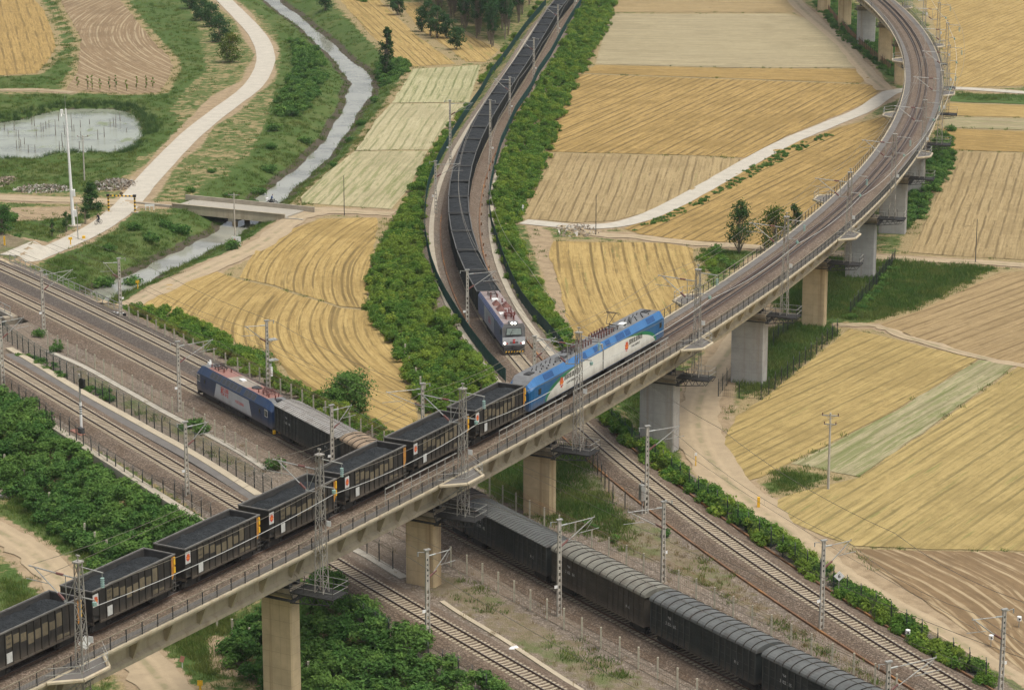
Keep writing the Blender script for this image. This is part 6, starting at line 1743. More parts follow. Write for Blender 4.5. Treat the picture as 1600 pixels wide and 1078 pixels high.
fence('dark steel fence with barbed coils above the thicket left of the viaduct', GP([(-15,603),(10,618),(26,627),(55,646),(70,657),(88,672),(103,677),(130,697),(165,720),(204,744),(239,764),(276,781),(295,795),(330,817)], ZY), 2.35, P_DARK, 1.9, M['dark_post'], (.08,.5,.95), .22, .009, 1)
fence('dark steel fence with barbed coils above the thicket right of the viaduct', GP([(505,925),(530,941),(554,963),(579,981),(629,1010),(683,1044),(712,1058),(760,1088)], ZY), 2.35, P_DARK, 1.9, M['dark_post'], (.08,.5,.95), .22, .009, 1)
fence('dark steel fence between the platform and the double track', GP([(5,528),(20,540),(39,553),(66,570),(109,595),(139,611),(169,629),(219,658),(253,678),(324,718),(360,741),(399,763),(425,779)], ZY), 2.2, P_DARK, 1.9, M['green_fence'], (.08,.5,.95), .2, .010, 1)
fence('short dark steel fence running from under the viaduct to the tan pier', GP([(535,842),(568,862),(591,877),(614,890)], ZY), 2.3, P_DARK, 1.9, M['dark_post'], (.08,.5,.95), .22, .009, 1)
fence('concrete post and wire fence beside the ballast left of the navy locomotive', GP([(75,541),(102,553),(129,567),(160,585),(189,602),(221,618),(252,637),(285,654),(320,673),(355,695),(400,722),(440,744)], ZY), 2.9, P_CON, 2.0, M['rust_duct'], (.05,.92), .3, .006)
fence('concrete post and wire fence in front of the boxcars right of the viaduct', GP([(590,823),(618,837),(680,872),(735,901),(787,930),(840,960),(895,991),(952,1020),(1012,1053),(1060,1079),(1120,1113)], ZY), 2.9, P_CON, 2.0, M['rust_duct'], (.05,.92), .3, .006)
fence('concrete post fence with wire coils between the double track and the wheat field', GP([(202,502),(231,516),(259,531),(305,554.6),(340,571),(387,590),(438,617),(490,644),(540,668),(590,696),(640,722)], ZY), 2.9, P_CON, 2.0, M['rust_duct'], (.05,.92), .3, .006, 1)
fence('concrete post fence with wire coils behind the boxcars along the grass', GP([(745,765),(781,785),(828,811),(875,835),(928,860),(981,884),(1040,912),(1094,939),(1150,966),(1215,998),(1279,1029),(1347,1061),(1400,1088)], ZY), 2.9, P_CON, 2.0, M['rust_duct'], (.05,.92), .3, .006, 1)
fence('dark mesh fence along the hedge right of the empty track', GP([(946,655),(966,674),(1000,704),(1060,752),(1127,803),(1188,846),(1251,888),(1340,945),(1400,980),(1449,1010),(1540,1066)], ZY), 2.6, P_DARK, 1.8, M['green_fence'], (.08,.5,.95), .16, .012)
fence('green mesh fence along the left side of the coal train curve', GP([(853,0),(823,35),(796,73),(766,110),(750,141),(731,170),(713,202),(697,231),(683,257),(671,288),(666,312),(664,338),(664,371),(669,397),(674,418),(683,443),(696,469),(709,491),(725,517),(743,542),(765,571),(790,597)], ZY), 3.0, P_GREEN, 1.8, M['green_fence'], (.06,.5,.97), .09, .022)
fence('green mesh fence along the right side of the coal train curve', GP([(913,0),(893,30),(878,56),(861,88),(841,117),(830,142),(806,178),(795,202),(783,228),(775,257),(769,284),(764,310),(765,335),(769,361),(778,388),(786,412),(797,440),(812,470),(832,497),(855,520),(880,547)], ZY), 3.0, P_GREEN, 1.8, M['green_fence'], (.06,.5,.97), .09, .022)
fence('dark post fence enclosing the green plot round the two big grey piers', GP([(1142,594),(1122,620),(1155,622),(1192,624),(1218,602),(1244,580),(1276,553),(1308,524)]), 2.6, P_DARK, 1.9, M['dark_post'], (.08,.5,.95), .25, .009)
fence('weathered mesh fence overgrown with weeds beside the green meadow', GP([(1328,492),(1362,455),(1398,410)]), 2.6, P_DARK, 1.9, M['dark_post'], (.08,.5,.95), .2, .012)
fence('dark fence behind the grey pier on the green plot', GP([(1208,539),(1244,503),(1262,480)]), 2.6, P_DARK, 1.8, M['dark_post'], (.08,.5,.95), .25, .009)
fence('brown mesh fence beside the dirt road and the far piers', GP([(1285,8),(1306,33),(1330,58),(1348,76),(1375,98),(1392,112)]), 2.8, P_DARK, 1.8, M['rust_duct'], (.08,.5,.95), .2, .014)
fence('rusty wire fence curving round the rich grass beside the right hand track', GP([(905,712),(930,735),(946,765),(960,790),(985,798),(1010,800)], ZY), 2.4, P_DARK, 1.5, M['rust_duct'], (.1,.9), .3, .006)
fence('row of leaning pale concrete posts below the shrubs left of the viaduct', GP([(8,743),(22,754.5),(38,765),(56,783),(79,798),(95,812),(115,830.5),(132,845),(150,859),(168,871),(186,881)], ZL), 2.5, P_CON2, 2.0, M['rust_duct'], None, fixed=True, name='post_row', jit=.03)
fence('row of leaning pale concrete posts below the shrubs right of the viaduct', GP([(339,984),(364,999),(390,1014.6),(436,1045),(483,1072)], ZL), 2.5, P_CON2, 2.0, M['rust_duct'], None, fixed=True, name='post_row', jit=.03)
fence('line of old concrete posts at the foot of the left hand hedge', GP([(632,560),(640,580),(650,598),(657,612),(664,622)]), 2.5, P_CON2, 1.8, M['rust_duct'], None, fixed=True, name='post_row', jit=.03)

# ================================================================== POLES, SIGNS AND SMALL THINGS
def pole(px, h, r0, label, mat='pole_concrete', arms=0, name='utility_pole', lean=0.0, cat='utility pole', z=None):
    p = G(px[0], px[1], 0 if z is None else z); g = hz(*p)
    r = empty(name, (p[0], p[1], g)); r.rotation_euler = (0, lean, RNG.uniform(-.3,.3)); tag(r, label, cat)
    mb = MB(); mb.bar((0,0,-.3),(0,0,h),r0,8,0,r0*.6); mb.build('shaft', M[mat], r)
    for k in range(arms):
        z1 = h-.35-k*1.0; L = .95-.25*k; mb = MB(); mb.box(-L,L,-.05,.05,z1,z1+.1); mb.bar((-.5*L,0,z1),(0,0,z1-.5),.03); mb.bar((.5*L,0,z1),(0,0,z1-.5),.03); c = mb.build('crossarm', M['steel'], r)
        for q in (-.9,0,.9):
            mb = MB(); mb.bar((q*L,0,z1+.1),(q*L,0,z1+.34),.06,6); mb.build('insulator', M['insul_brown'], c)
    return r
pole((132,282), 8.2, .15, 'concrete utility pole with a cross arm in the reeds beside the pond', arms=1)
up = pole((367.5,383), 8.6, .14, 'concrete utility pole beside the river bridge with a white board at its foot', arms=1)
mb = MB(); mb.box(-.45,1.0,-.25,-.18,.5,1.7); mb.box(-.45,-.35,-.25,-.18,-.3,.5); mb.box(.9,1.0,-.25,-.18,-.3,.5); mb.box(-.12,.12,-.3,-.255,.6,1.3,1); mb.build('notice_board', [M['white_paint'], M['red']], up)
pole((538,337), 6.8, .08, 'thin dark pole at the end of the pale striped field', 'dark_steel')
pole((931,367), 6.6, .08, 'thin dark pole beside the fork of the concrete road', 'dark_steel')
pole((1524,410), 6.8, .08, 'thin dark pole beside the track above the green meadow', 'dark_steel')
pole((1294,764), 8.8, .16, 'concrete utility pole with cross arms alone in the wheat stubble', arms=2)
pole((122,374), 6.0, .09, 'slim grey lamp post beside the concrete road', 'steel', name='lamp_post', cat='lamp post')
# white camera mast
p = G(115, 353); r = empty('camera_mast', (p[0], p[1], hz(*p))); r.rotation_euler = (0, -.026, 0); tag(r, 'tall white tapered camera mast beside the road junction', 'mast')
mb = MB(); mb.bar((0,0,-.3),(0,0,19.4),.30,10,0,.13); mb.build('shaft', M['white_paint'], r)
mb = MB(); mb.bar((0,0,19.4),(0,0,21.6),.03,5); mb.build('lightning_rod', M['steel'], r)
mb = MB(); mb.bar((0,0,18.3),(-.6,0,18.6),.05,5); mb.box(-.85,-.45,-.2,.2,18.6,19.3); mb.bar((-.7,-.1,18.6),(-.75,-.3,18.2),.12,6); mb.build('camera', M['white_paint'], r)
mb = MB(); mb.box(.2,.6,-.3,.2,5.0,6.1); mb.box(.25,.6,-.25,.2,1.6,2.7); mb.build('equipment_box', M['white_paint'], r)
mb = MB(); mb.box(-.9,1.2,-.8,.8,-.3,.18); mb.build('foundation', M['pale_concrete'], r)
# yard signal
p = G(127.5, 675, ZY); r = empty('railway_signal', (p[0], p[1], ZY), -.9); tag(r, 'railway signal with a black round head on a striped white post', 'signal')
mb = MB(); mb.bar((0,0,0),(0,0,3.6),.16,10); mb.build('lower_post', M['white_paint'], r)
mb = MB(); mb.bar((0,0,3.6),(0,0,7.0),.11,8); mb.build('upper_post', M['steel'], r)
mb = MB(); 
for k in range(4): mb.bar((0,-.0,2.2+k*.28),(0,0,2.32+k*.28),.166,10)
mb.build('stripe', M['black_paint'], r)
mb = MB(); mb.disc((.45,-.0,6.2),(.3,-1,0),.42,.08,16); mb.disc((.45,-.0,5.75),(.3,-1,0),.42,.08,16); mb.box(.15,.75,.05,.35,5.5,6.5); mb.bar((0,0,6.0),(.4,0,6.0),.05); mb.build('signal_head', M['black_paint'], r)
mb = MB(); mb.box(-1.3,1.3,-.9,1.0,-.2,.12); mb.build('brick_base', M['brick_red'], r)
mb = MB(); mb.box(.3,1.1,-.7,-.2,.12,.75); mb.build('relay_box', M['dark_steel'], r)
# height gate across the concrete road
g0, g1 = G(170,331), G(211,332); r = empty('height_gate', ((g0[0]+g1[0])/2, (g0[1]+g1[1])/2, 0), atan2(g1[1]-g0[1], g1[0]-g0[0])); tag(r, 'yellow and black striped height limit gate over the concrete road', 'height gate')
gl = hypot(g1[0]-g0[0], g1[1]-g0[1])/2; gh = 2.75
for sx in (-1, 1):
    mb = MB()
    for k in range(9): mb.bar((sx*gl,0,k*gh/9),(sx*gl,0,(k+1)*gh/9),.15,8,k % 2)
    mb.build('post', [M['yellow'], M['black_paint']], r)
    mb = MB(); mb.box(sx*gl-.55,sx*gl+.55,-.4,.4,-.3,.12); mb.build('foundation', M['pale_concrete'], r)
mb = MB()
for k in range(14): mb.bar((-gl+k*2*gl/14,0,gh),(-gl+(k+1)*2*gl/14,0,gh),.13,8,k % 2)
mb.box(-gl-.25,-gl+.25,-.2,.2,gh-.15,gh+.25,1); mb.box(gl-.25,gl+.25,-.2,.2,gh-.15,gh+.25,1)
mb.build('crossbar', [M['yellow'], M['black_paint']], r)
mb = MB(); mb.disc((.0,0,gh+.42),(0,1,0),.3,.05,16,0); mb.build('round_sign', M['patch_tan'], r)
# small markers
def marker(px, label, h, w, mat, name='marker_post', cat='marker post', board=None, z=None, text=None):
    p = G(px[0], px[1], (ZL if px[1] > 1030 and px[0] < 330 else 0) if z is None else z); r = empty(name, (p[0], p[1], hz(*p) if z is None else z)); tag(r, label, cat)
    mb = MB(); mb.box(-w/2,w/2,-w/2,w/2,-.3,h); mb.build('stake', M[mat], r)
    if board:
        bw, bhh, bm, rot = board; mb = MB(); mb.box(-bw/2,bw/2,-w/2-.05,-w/2-.01,-bhh/2,bhh/2); o = mb.build('board', M[bm], r); o.location = (0,0,h); o.rotation_euler = (0,rot,0)
        if text: t = meshobj('lettering', text_mesh('lettering', text[0], text[1], M['black_paint'], bold=.01), o); t.location = (0,-w/2-.056,0); t.rotation_euler = (pi/2,-rot,0)
    return r
marker((1185,793), 'short yellow marker post on the field edge beside the dirt road', 1.2, .28, 'yellow')
marker((8,399), 'yellow marker post beside the end of the bridge railing', 1.4, .22, 'yellow')
marker((110.5,383), 'yellow sign on a yellow post below the concrete road', 1.1, .16, 'yellow', board=(.62,.42,'yellow',0))
marker((215,440), 'yellow sign on a yellow post on the dry river bank', 1.1, .16, 'yellow', board=(.55,.42,'yellow',0))
marker((131,373), 'orange marker block at the edge of the concrete road', .5, .45, 'yellow')
marker((313,1076), 'yellow box shaped marker in the grass beneath the viaduct', .7, .2, 'yellow', board=(.5,.5,'yellow',0))
marker((285,1042), 'small leaning red and white sign beneath the viaduct', .9, .07, 'white_paint', board=(.4,.6,'brick_red',.3), cat='sign', name='warning_sign')
marker((808,338), 'white square sign on a post at the hedge foot', 1.0, .08, 'white_paint', board=(.55,.5,'white_paint',0), cat='sign', name='notice_sign')
marker((817,333), 'narrow white sign on a post next to the square one at the hedge foot', 1.1, .08, 'white_paint', board=(.28,.6,'white_paint',.1), cat='sign', name='notice_sign')
marker((1087,729), 'thin black and yellow marker with a white cap on the dirt road edge', 1.5, .12, 'yellow', board=(.25,.35,'white_paint',0))
marker((1310,935), 'white diamond shaped track sign with a black figure beside the hedge', 2.3, .06, 'steel', board=(.72,.72,'white_paint',radians(45)), z=ZY, text=('6',.55), cat='sign', name='diamond_sign')
p = VI.pt(stations[1]+1.0, 4.0); r = empty('diamond_sign', (p[0], p[1], ZV-.5)); tag(r, 'blank white diamond sign on the viaduct walkway next to the lowest lattice mast', 'sign'); mb = MB(); mb.box(-.03,.03,-.03,.03,0,1.5); mb.build('stake', M['steel'], r)
mb = MB(); mb.box(-.42,.42,-.02,.02,-.42,.42); o = mb.build('board', M['white_paint'], r); o.location = (0,-.06,1.9); o.rotation_euler = (0, radians(45), .6)
for i, (q, lab) in enumerate((((1418,1002),'white round marker on a short stake beside the ballast edge'), ((1548,1010),'white round marker on a stake at the edge of the ploughed field'), ((1592,980),'white round marker on a stake amid the ploughed field'))):  # round white markers on stakes, each with a small black face
    r = marker(q, lab, .9, .07, 'steel', 'round_marker', 'lamp', z=ZY if i == 0 else None); mb = MB(); mb.bar((0,-.0,.75),(0,0,1.15),.22,10); mb.bar((0,-.24,.95),(0,-.2,.95),.1,8,1); mb.build('marker_body', [M['white_paint'], M['black_paint']], r)
# striped kerb block and white barrier, litter
p = G(186, 494, ZY); r = MB(); 
for k in range(6): r.box(-1.1+k*.37,-1.1+(k+1)*.37,-.2,.2,0,.5,k % 2)
o = r.build('striped_block', [M['white_paint'], M['black_paint']], None, (p[0], p[1], ZY)); o.rotation_euler = (0,0,-.5); tag(o, 'black and white striped concrete block beside the double track', 'kerb block')
p = G(234, 328); r = empty('barrier', (p[0], p[1], hz(*p))); tag(r, 'small white barrier frame at the bridge approach', 'barrier')
mb = MB(); mb.box(-.8,.8,-.03,.03,.65,1.0); mb.build('board', M['white_paint'], r)
for x in (-.7,0,.7): mb = MB(); mb.box(x-.05,x+.05,-.05,.05,-.2,.66); mb.build('leg', M['white_paint'], r)
mb = MB(); mb.add([(-.5,-.25,0),(.5,-.2,0),(.45,.25,0),(-.4,.2,0),(-.3,-.1,.22),(.25,.05,.28)], [(0,1,5,4),(1,2,5),(2,3,4,5),(3,0,4)]); p = G(803,1013,ZY); o = mb.build('plastic_bag', M['white_paint'], None, (p[0],p[1],ZY+.03)); tag(o, 'white plastic bag lying on the bare yard soil', 'litter')
# rubble heaps
def heap(name, px, rx, ry, n, label, mats):
    p = G(px[0], px[1], ZL if px[1] > 740 else 0); g = hz(*p); mb = MB(); rr = np.random.default_rng(int(px[0]))
    for k in range(n):
        a, d = rr.uniform(0, 2*pi), sqrt(rr.uniform(0, 1)); x, y = cos(a)*d*rx, sin(a)*d*ry; z = .9*(1-d)*rr.uniform(.2, 1.1); s = rr.uniform(.12, .45)
        q = [tuple(Vector((x, y, z))+Vector(rr.normal(0, s*.55, 3))) for _ in range(4)]
        mb.add(q, [(0,1,2),(0,2,3),(0,3,1),(1,3,2)], int(rr.integers(0, len(mats))))
    o = mb.build(name, mats, None, (p[0], p[1], g)); tag(o, label, 'rubble', kind='stuff')
heap('rubble_heap', (178,289), 3.8, 6, 700, 'heap of broken concrete and white rubbish beside the road', [M['rubble'], M['rubble'], M['rubble_white']])
heap('rubble_heap', (66,296), 5.2, 4, 500, 'low rubble spread along the junction road', [M['rubble'], M['rubble_white']])
heap('rubble_heap', (4,284), 2.2, 5, 250, 'rubble at the left edge below the pond', [M['rubble'], M['rubble']])
heap('rubble_heap', (8,772), 1.6, 2.0, 160, 'grey stones at the lower left edge', [M['rubble'], M['rubble_white']])
heap('rubble_heap', (900,361), 4.0, 5.0, 200, 'bare heap of pale sheets and soil at the road fork', [M['rubble'], M['rubble_white']])
# dead sticks in the pond
stk = [(7,186,204),(13,198,211),(22,184,205),(25,199,213),(30,199,220),(26.5,215,234),(30.5,217,233),(33,214,230),(38,212,226),(44.5,223,240),(54,172,198),(57,195,213),(55,222,240),(64.5,186,207),(68,187,207),(72,184,203),(77,183,201),(87,178,213),(93,216,235),(97,203,222),(99,211,232),(102,183,212),(105,190,213),(113,169,206),(126,183,200),(127,202,218),(124,216,234),(143,227,235),(153,197,219),(163,193,215),(172.5,182,199),(178.5,178,199),(181,174,199),(188,170,190),(198,204,207),(180,225,235),(50,176,196),(92,170,190),(116,190,207),(140,183,195)]
for u, v0, v1 in stk:
    p = G(u, v1, -.9); h = max(.9, (v1-v0)/8.4*.8); mb = MB(); k = RNG.normal(0, .04, 2); mb.bar((0,0,-.8),(k[0]*h,k[1]*h,h),.09,5,0,.045)
    o = mb.build('dead_stick', M['dead_wood'], None, (p[0], p[1], -.9)); tag(o, 'bare dead stick standing upright in the pond water', 'stick', 'dead sticks in the pond')

# people: bodies grown as one skinned surface
def person_mesh(name, J, E, R, mats, face_mat):
    me = bpy.data.meshes.new(name); me.from_pydata(J, E, []); o = bpy.data.objects.new(name, me); COL.objects.link(o)
    o.modifiers.new('skin', 'SKIN'); sub = o.modifiers.new('sub', 'SUBSURF'); sub.levels = 1; sub.render_levels = 1
    for v, r in zip(me.skin_vertices[0].data, R): v.radius = (r, r)
    me.skin_vertices[0].data[0].use_root = True
    ev = o.evaluated_get(bpy.context.evaluated_depsgraph_get()); m2 = bpy.data.meshes.new_from_object(ev); m2.name = name
    COL.objects.unlink(o); bpy.data.objects.remove(o)
    m2.materials.clear()
    for m in mats: m2.materials.append(m)
    for p in m2.polygons: p.material_index = face_mat(p.center); p.use_smooth = True
    return m2
def seated(seat, hands, feet, knee):
    hip = (0,0,seat); J = [hip,(.10,0,seat+.28),(.22,0,seat+.52),(.27,0,seat+.62),(.31,0,seat+.72),(.32,0,seat+.84)]; R = [.17,.15,.17,.07,.10,.09]; E = [(0,1),(1,2),(2,3),(3,4),(4,5)]
    for sg in (-1, 1):
        n = len(J); J += [(.02,sg*.11,seat-.02),(knee[0],sg*.13,knee[1]),(feet[0],sg*.12,feet[1]),(feet[0]+.17,sg*.12,feet[1]-.04)]; R += [.11,.075,.05,.04]; E += [(0,n),(n,n+1),(n+1,n+2),(n+2,n+3)]
        n = len(J); J += [(.22,sg*.20,seat+.48),((.22+hands[0])/2-.06,sg*.27,(seat+.48+hands[1])/2-.08),(hands[0],sg*.22,hands[1]),(hands[0]+.08,sg*.21,hands[1]-.01)]; R += [.07,.05,.035,.03]; E += [(2,n),(n,n+1),(n+1,n+2),(n+2,n+3)]
    return J, E, R
def two_wheeler(name, px, rz, label, cat, heavy, plabel, cloth, zup=None):
    p = G(px[0], px[1]); g = hz(*p)+.09 if zup is None else zup
    r = empty(name, (p[0], p[1], g), rz); tag(r, label, cat)
    R = .33 if not heavy else .29; wb = .53 if not heavy else .62
    for x in (-wb, wb):
        mb = MB(); n = 16; tr = .03 if not heavy else .07
        pts = [(x+cos(2*pi*k/n)*R, 0, R+.02+sin(2*pi*k/n)*R) for k in range(n+1)]; mb.path(pts, tr, 5)
        for k in range(0, n, 2): mb.bar((x,0,R+.02), pts[k], .008, 3, caps=False)
        mb.build('wheel', M['black_paint'], r)
    mb = MB(); t = .025 if not heavy else .06
    mb.bar((-wb,0,R),( -.15,0,.85),t); mb.bar((-wb,0,R),(0,0,.32),t); mb.bar((0,0,.32),(-.17,0,.88),t); mb.bar((0,0,.32),(wb-.16,0,.80),t); mb.bar((-.15,0,.80),(wb-.18,0,.86),t); mb.bar((wb,0,R),(wb-.2,0,1.0),t)
    if heavy: mb.box(-.35,.3,-.14,.14,.35,.62); mb.box(-.75,-.1,-.15,.15,.68,.80)
    mb.build('frame', M['dark_steel'], r)
    mb = MB(); mb.bar((wb-.22,-.28,1.02),(wb-.22,.28,1.02),.02); mb.build('handlebar', M['steel'], r)
    mb = MB(); mb.box(-.32,-.05,-.09,.09,.86,.93); mb.build('saddle', M['black_paint'], r)
    if heavy: mb = MB(); mb.box(-1.0,-.6,-.3,.3,.75,1.15); mb.build('luggage_box', M['white_paint'], r)
    J, E, Rr = seated(.98, (wb-.25, 1.06), (.06, .30), (.34, .66))
    me = person_mesh('person', J, E, Rr, [M['cloth_dark'], cloth, M['skin'], M['black_paint']], lambda c: 3 if c.z > 1.76 or (c.z > 1.68 and c.x < .28) else 2 if c.z > 1.58 else 1 if (c.z > 1.02) else 0)
    o = meshobj('person', me); o.location = (p[0]-.15*cos(rz), p[1]-.15*sin(rz), g); o.rotation_euler = (0,0,rz); tag(o, plabel, 'person')
two_wheeler('bicycle', (154,351), -2.2, 'bicycle being ridden down the concrete road below the height gate', 'bicycle', False, 'cyclist in dark clothes riding on the concrete road', M['cloth_dark'])
two_wheeler('motorcycle', (425,322), .15, 'dark motorcycle with a white box crossing the river bridge', 'motorcycle', True, 'motorcycle rider in a blue top on the river bridge', M['cloth_blue'], .24)

# ================================================================== VEGETATION
def leaf_cluster(name, n, rad, size, mat, seed, squash=.8, shell=.55, tuft=False):
    r = np.random.default_rng(seed)
    V = np.zeros((n*4, 3)); 
    d = r.normal(0, 1, (n, 3)); d /= np.linalg.norm(d, axis=1)[:, None]
    rr = rad*(shell+(1-shell)*r.uniform(0, 1, n)**.6)
    # lumpy outline
    lump = 1+.28*np.sin(d[:,0]*5+seed)*np.sin(d[:,1]*4+seed*2)+.18*np.sin(d[:,2]*7+seed)
    c = d*(rr*lump)[:, None]; c[:,2] *= squash
    nrm = d+r.normal(0, .55, (n, 3)); nrm[:,2] += .35; nrm /= np.linalg.norm(nrm, axis=1)[:, None]
    a = np.cross(nrm, r.normal(0, 1, (n, 3))); a /= np.linalg.norm(a, axis=1)[:, None]; b = np.cross(nrm, a)
    s = size*r.uniform(.6, 1.3, n)[:, None]
    for k, (x, y) in enumerate(((-1,0),(0,-.55),(1,0),(0,.55))): V[k::4] = c+a*s*x+b*s*y
    return V
def quads_mesh(name, V, mat):
    n = len(V)//4; me = bpy.data.meshes.new(name)
    me.vertices.add(len(V)); me.vertices.foreach_set('co', V.astype(np.float32).ravel())
    me.loops.add(n*4); me.loops.foreach_set('vertex_index', np.arange(n*4, dtype=np.int32))
    me.polygons.add(n); me.polygons.foreach_set('loop_start', np.arange(0, n*4, 4, dtype=np.int32))
    me.update(calc_edges=True); me.materials.append(mat); return me
def blades_mesh(name, n, h, spread, w, mat, seed):
    r = np.random.default_rng(seed); V = np.zeros((n*4, 3))
    p = r.normal(0, spread, (n, 2)); t = r.uniform(0, 2*pi, n); hh = h*r.uniform(.5, 1.2, n); l = r.normal(0, .35, (n, 2))*hh[:, None]
    dx, dy = np.cos(t)*w, np.sin(t)*w
    V[0::4] = np.stack([p[:,0]-dx, p[:,1]-dy, np.full(n, -.05)], 1); V[1::4] = np.stack([p[:,0]+dx, p[:,1]+dy, np.full(n, -.05)], 1)
    V[2::4] = np.stack([p[:,0]+l[:,0]+dx*.3, p[:,1]+l[:,1]+dy*.3, hh], 1); V[3::4] = np.stack([p[:,0]+l[:,0]-dx*.3, p[:,1]+l[:,1]-dy*.3, hh], 1)
    return quads_mesh(name, V, mat)
def source(name, meshes):
    c = bpy.data.collections.new(name)
    for i, me in enumerate(meshes):
        o = bpy.data.objects.new(name+'_piece', me); c.objects.link(o)
    return c
def scatter(name, P, S, src, label=None, cat=None, tilt=.15):
    """one countless mass: points with scale and turn, the pieces placed by geometry nodes"""
    P = np.asarray(P, np.float32); n = len(P)
    if n == 0: return
    me = bpy.data.meshes.new(name); me.vertices.add(n); me.vertices.foreach_set('co', P.ravel())
    a = me.attributes.new('rot', 'FLOAT_VECTOR', 'POINT'); R = np.stack([RNG.normal(0, tilt, n), RNG.normal(0, tilt, n), RNG.uniform(0, 2*pi, n)], 1).astype(np.float32); a.data.foreach_set('vector', R.ravel())
    a = me.attributes.new('scl', 'FLOAT_VECTOR', 'POINT'); a.data.foreach_set('vector', np.asarray(S, np.float32).ravel())
    o = meshobj(name, me); tag(o, label, cat, kind='stuff')
    g = bpy.data.node_groups.new(name+'_scatter', 'GeometryNodeTree')
    g.interface.new_socket(name='Geometry', in_out='INPUT', socket_type='NodeSocketGeometry'); g.interface.new_socket(name='Geometry', in_out='OUTPUT', socket_type='NodeSocketGeometry')
    N = g.nodes; L = g.links
    gi, go = N.new('NodeGroupInput'), N.new('NodeGroupOutput')
    m2p = N.new('GeometryNodeMeshToPoints'); iop = N.new('GeometryNodeInstanceOnPoints'); ci = N.new('GeometryNodeCollectionInfo')
    ci.inputs['Collection'].default_value = src; ci.inputs['Separate Children'].default_value = True; ci.inputs['Reset Children'].default_value = True
    ra = N.new('GeometryNodeInputNamedAttribute'); ra.data_type = 'FLOAT_VECTOR'; ra.inputs['Name'].default_value = 'rot'
    sa = N.new('GeometryNodeInputNamedAttribute'); sa.data_type = 'FLOAT_VECTOR'; sa.inputs['Name'].default_value = 'scl'
    e2r = N.new('FunctionNodeEulerToRotation')
    L.new(gi.outputs[0], m2p.inputs['Mesh']); L.new(m2p.outputs[0], iop.inputs['Points']); L.new(ci.outputs[0], iop.inputs['Instance'])
    iop.inputs['Pick Instance'].default_value = True
    rv = N.new('FunctionNodeRandomValue'); rv.data_type = 'INT'; rv.inputs[4].default_value = 0; rv.inputs[5].default_value = len(src.objects)-1
    L.new(rv.outputs[2], iop.inputs['Instance Index'])
    L.new(ra.outputs['Attribute'], e2r.inputs[0]); L.new(e2r.outputs[0], iop.inputs['Rotation']); L.new(sa.outputs['Attribute'], iop.inputs['Scale'])
    L.new(iop.outputs[0], go.inputs[0])
    o.modifiers.new('scatter', 'NODES').node_group = g
    return o
def fill(poly, step, jitter=.45):
    P = np.array(poly); x0, y0 = P.min(0); x1, y1 = P.max(0)
    X, Y = np.meshgrid(np.arange(x0, x1, step), np.arange(y0, y1, step)); X = X.ravel()+RNG.uniform(-jitter, jitter, X.size)*step; Y = Y.ravel()+RNG.uniform(-jitter, jitter, Y.size)*step
    m = inside(X, Y, poly); return X[m], Y[m]
SRC_H = source('hedge_clump', [quads_mesh('hedge_clump', leaf_cluster('c', 150, 1.0, .24, None, k, .85, .5), M['leaf_hedge']) for k in range(4)])
SRC_D = source('shrub_clump', [quads_mesh('shrub_clump', leaf_cluster('c', 150, 1.0, .23, None, 10+k, .85, .5), M['leaf_dark']) for k in range(4)])
SRC_G = source('grass_tuft', [blades_mesh('grass_tuft', 28, .42, .34, .030, M['grass'], k) for k in range(3)])
SRC_R = source('rich_tuft', [blades_mesh('rich_tuft', 34, .48, .38, .035, M['grass_rich'], 20+k) for k in range(3)])
SRC_Y = source('dry_tuft', [blades_mesh('dry_tuft', 16, .45, .25, .022, M['grass_dry'], 30+k) for k in range(3)])
SRC_W = source('reed_clump', [blades_mesh('reed_clump', 26, 1.4, .30, .035, M['reed'], 40+k) for k in range(3)])

def hedge(name, px, z, src, label, hmin=1.5, hmax=2.9, step=1.05, rad=(.85,1.35), base=None, cat='hedge', gaps=0.0):
    """a belt of separate bushes: each one a dome of leafy pieces, with dark gaps between"""
    poly = GP(px, z)
    bx_, by_ = fill(poly, step*1.55, .42)
    if gaps: m = RNG.uniform(0, 1, bx_.size) > gaps; bx_, by_ = bx_[m], by_[m]
    if not len(bx_): return
    ed = -sdist(bx_, by_, poly); Hb = hgt(bx_, by_)
    nz = .5+.5*np.sin(bx_*.35+1.0)*np.sin(by_*.27+.4)
    P, S = [], []
    for x, y, e, g, q in zip(bx_, by_, ed, Hb, nz):
        top = (hmin+(hmax-hmin)*min(1.1, max(0, .2+.5*q+RNG.normal(0, .25))))*(.62+.38*min(1, max(0, e/1.4)))
        W = step*1.05*RNG.uniform(.55, 1.25); k = 6
        for i in range(k):
            t = i/k; a = i*2.4+RNG.uniform(0, 6); d = W*sqrt((i+.3)/k)*.85
            r = RNG.uniform(rad[0], rad[1])*(.60-.14*t)*RNG.uniform(.75, 1.15)
            zz = g+max(r*.4, (top-r*.75)*(1-.72*(d/W)**2))
            P.append((x+cos(a)*d, y+sin(a)*d, zz)); S.append((r, r, r*RNG.uniform(.75, 1.0)))
    return scatter(name, np.array(P), np.array(S), src, label, cat)
hedge('left_hedge', [(846,-6),(818,28),(790,66),(760,104),(742,134),(722,166),(704,196),(690,226),(676,252),(664,284),(659,312),(657,338),(657,371),(661,397),(666,420),(676,446),(689,473),(702,495),(718,522),(736,547),(758,576),(780,602),(770,640),(740,640),(700,640),(660,612),(648,590),(626,545),(600,500),(578,470),(574,440),(580,405),(592,378),(612,345),(632,305),(655,262),(688,205),(720,165),(745,130),(768,98),(800,55),(832,10),(840,-6)], 2.2, SRC_H, 'dense green shrub belt along the left side of the coal train curve')
